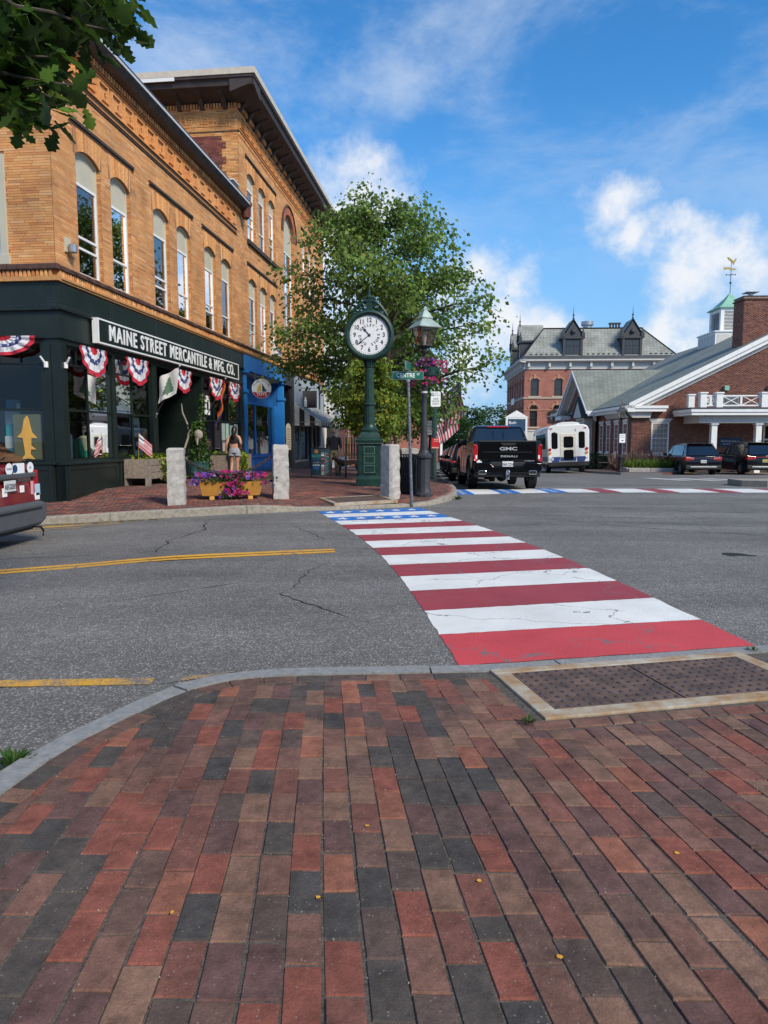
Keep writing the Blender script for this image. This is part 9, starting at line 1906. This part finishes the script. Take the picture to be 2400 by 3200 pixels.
# ---- pot of ivy with driftwood
ipx,ipy=-5.50,21.0;zi=S1(ipx,ipy)
ip=E_('ivy_pot','tall ivy plant climbing from a blue-green pot by the shop door','potted plant',(ipx,ipy,zi));pm('pot_teal',(.03,.10,.10),.4,var=.15)
b=B();b.lathe([(.24,0),(.30,.1),(.33,.35),(.36,.5),(.37,.52)],18);b.build('pot','pot_teal',ip,smooth=True)
rv_=random.Random(31);P_=[]
for _ in range(950):t_=rv_.random();z_=.15+1.55*t_;r_=(.40*(1-t_*.75)+.05);a=rv_.uniform(0,6.3);q=sqrt(rv_.random());P_.append((.08+r_*q*cos(a)-.05*t_,r_*q*sin(a),z_))
for _ in range(160):t_=rv_.random();P_.append((.12+rv_.gauss(0,.06)+.08*t_,rv_.gauss(0,.06),1.6+.9*t_))
P_=np.array(P_);leaves('ivy',P_,.085,np.array((.06,.13,.022))[None]*RNG.uniform(.6,1.5,(len(P_),1)),'foliage',ip,None,droop=.9)
pm('driftwood',(.30,.26,.21),.9,var=.3,vs=12,bump=.5)
B().tube([(.0,0,.2),(.08,0,1.0),(.14,0,1.9),(.2,.0,2.5)],[.03,.025,.02,.01],6).build('stake','driftwood',ip,smooth=True)
b=B();b.tube([(-.30,-.1,.05),(-.28,-.1,.55),(-.34,-.12,.9),(-.22,-.1,1.25),(-.24,-.1,1.6),(-.38,-.1,1.95),(-.40,-.1,2.2)],[.035,.04,.03,.035,.026,.022,.012],8);b.tube([(-.24,-.1,1.3),(-.15,-.12,1.45),(-.1,-.1,1.42)],[.02,.012,.006],6);b.build('driftwood','driftwood',ip,smooth=True)
b=B();b.ball((.12,-.3,1.30),.12,10,8,0,(1.1,.6,1.2));b.tube([(.08,-.32,1.2),(.1,-.34,1.0)],[.06,.015],6);b.build('burl','driftwood',ip,smooth=True)
for i,(s_,d_,r_,h_,mt,lab)in enumerate([(5.05,.35,.16,.55,'steel','tall galvanised bucket in the shop doorway'),(6.3,.6,.13,.34,'steel','small galvanised pail on the floor of the doorway')]):
    p=fw(s_,d_,.30);o=E_('bucket',lab,'bucket',p);b=B();b.lathe([(r_*.75,0),(r_,h_),(r_+.015,h_+.01),(r_-.01,h_),(r_*.72,.03)],16);b.build('pail',mt,o,smooth=True);B().tube([(-r_,0,h_),(-r_*.6,0,h_+.1),(r_*.6,0,h_+.1),(r_,0,h_)],.006,5).build('handle','steel',o)
B().box(5.3,7.0,.3,1.4,.15,.30).build('entry_floor','wood_grey',b1)
# ---- bank planting
lp=np.array([(rf.uniform(-1.5,1.6),rf.uniform(-.9,1.0),.32+rf.random()*.08)for _ in range(900)])
STRAP=(np.array([(-.05,0,0),(.05,0,0),(.055,.55,.10),(-.055,.55,.10),(0,1.0,-.05)]),[(0,1,2),(0,2,3),(3,2,4)])
def strap(name,pts,size,col,parent):
    n=len(pts);rng=np.random.default_rng(n);yaw=rng.uniform(0,6.3,n);ax=np.stack([np.cos(yaw)*.55,np.sin(yaw)*.55,rng.uniform(.5,1.1,n)],1);ax/=np.linalg.norm(ax,axis=1,keepdims=True);sd_=np.cross(ax,[0,0,1.]);sd_/=np.linalg.norm(sd_,axis=1,keepdims=True);nm=np.cross(sd_,ax);s=size*rng.uniform(.6,1.2,n);T,Fs=STRAP
    V=pts[:,None]+(sd_[:,None]*T[None,:,0:1]+ax[:,None]*T[None,:,1:2]-nm[:,None]*T[None,:,2:3])*s[:,None,None];F=(np.arange(n)[:,None,None]*5+np.array(Fs)[None]).reshape(-1,3);C=np.repeat((np.array(col)[None]*rng.uniform(.6,1.35,(n,1)))[:,None],5,1).reshape(-1,3);return tag(npmesh(name,V.reshape(-1,3),F,'foliage',C,parent),kind='stuff')
lp[:,0]+=15.6;lp[:,1]+=41.3;lp[:,2]+=ZB-.02;strap('daylilies',lp,.55,(.13,.20,.03),bed)
yf=[(rf.gauss(16.75,.25),rf.uniform(40.4,41.5),ZB+rf.uniform(.55,.8))for _ in range(22)];petunias(bed,yf,[(0,-1,.4)]*22,[(.65,.45,.03)]*22,.06,'lily_blooms')
gx=np.array([(rf.uniform(13.9,16.2),rf.uniform(42.3,43.4),ZB+.1)for _ in range(220)]);strap('tall_grass',gx,1.3,(.20,.13,.10),bed)
for i,(x_,y_,r_,h_,lab)in enumerate([(14.6,49.5,1.0,1.1,'round green shrub against the bank wall behind the lamp'),(14.6,53.0,.8,.75,'low green shrub by the bank wall near the bus'),(14.4,56.0,.9,.75,'green shrub by the bank entrance beside the bus')]):
    zz=R1(x_,y_)+.1;o=E_('shrub',lab,'shrub',(x_,y_,zz),0,'shrubs along the bank wall');B().tube([(0,0,0),(.05,0,h_*.6)],[.05,.02],6).build('stem','bark',o);rng=np.random.default_rng(i);d_=rng.normal(0,1,(1500,3));d_/=np.linalg.norm(d_,axis=1,keepdims=True);P_=d_*rng.uniform(.55,1.0,(1500,1))**.4*np.array([r_,r_,h_*.55])+np.array([0,0,h_*.52]);leaves('foliage',P_,.10,np.array((.035,.085,.02))[None]*rng.uniform(.6,1.3,(1500,1)),'foliage',o,P_,rng=rng)
cr2=E_('clothes_rack','rack of hanging shirts outside the far shop behind the bench','clothes rack',(-.95,29.2,S1(-.95,29.2)));b=B();b.tube([(-.7,0,0),(-.7,0,1.6),(.7,0,1.6),(.7,0,0)],.02,6);b.build('frame','steel',cr2)
for i in range(12):
    c_=[(.02,.08,.09),(.5,.38,.05),(.03,.09,.05),(.1,.1,.12),(.4,.05,.06),(.3,.3,.32),(.03,.05,.15)][i%7];x_=-.6+i*.11;b=B();b.prism([(-.20,.62),(-.16,1.40),(-.26,1.18),(-.30,1.24),(-.14,1.5),(0,1.54),(.14,1.5),(.30,1.24),(.26,1.18),(.16,1.40),(.20,.62)],x_-.02,x_+.03,'x',0,None,c_);b.build('shirt','paint_geo',cr2,colors=True)
# ============================================================ finish: lettering
flush_text()
for o in list(bpy.data.objects):
    if o.type=='MESH' and o.name.split('.')[0]in('lettering','numeral','letter'):o['kind']='stuff'
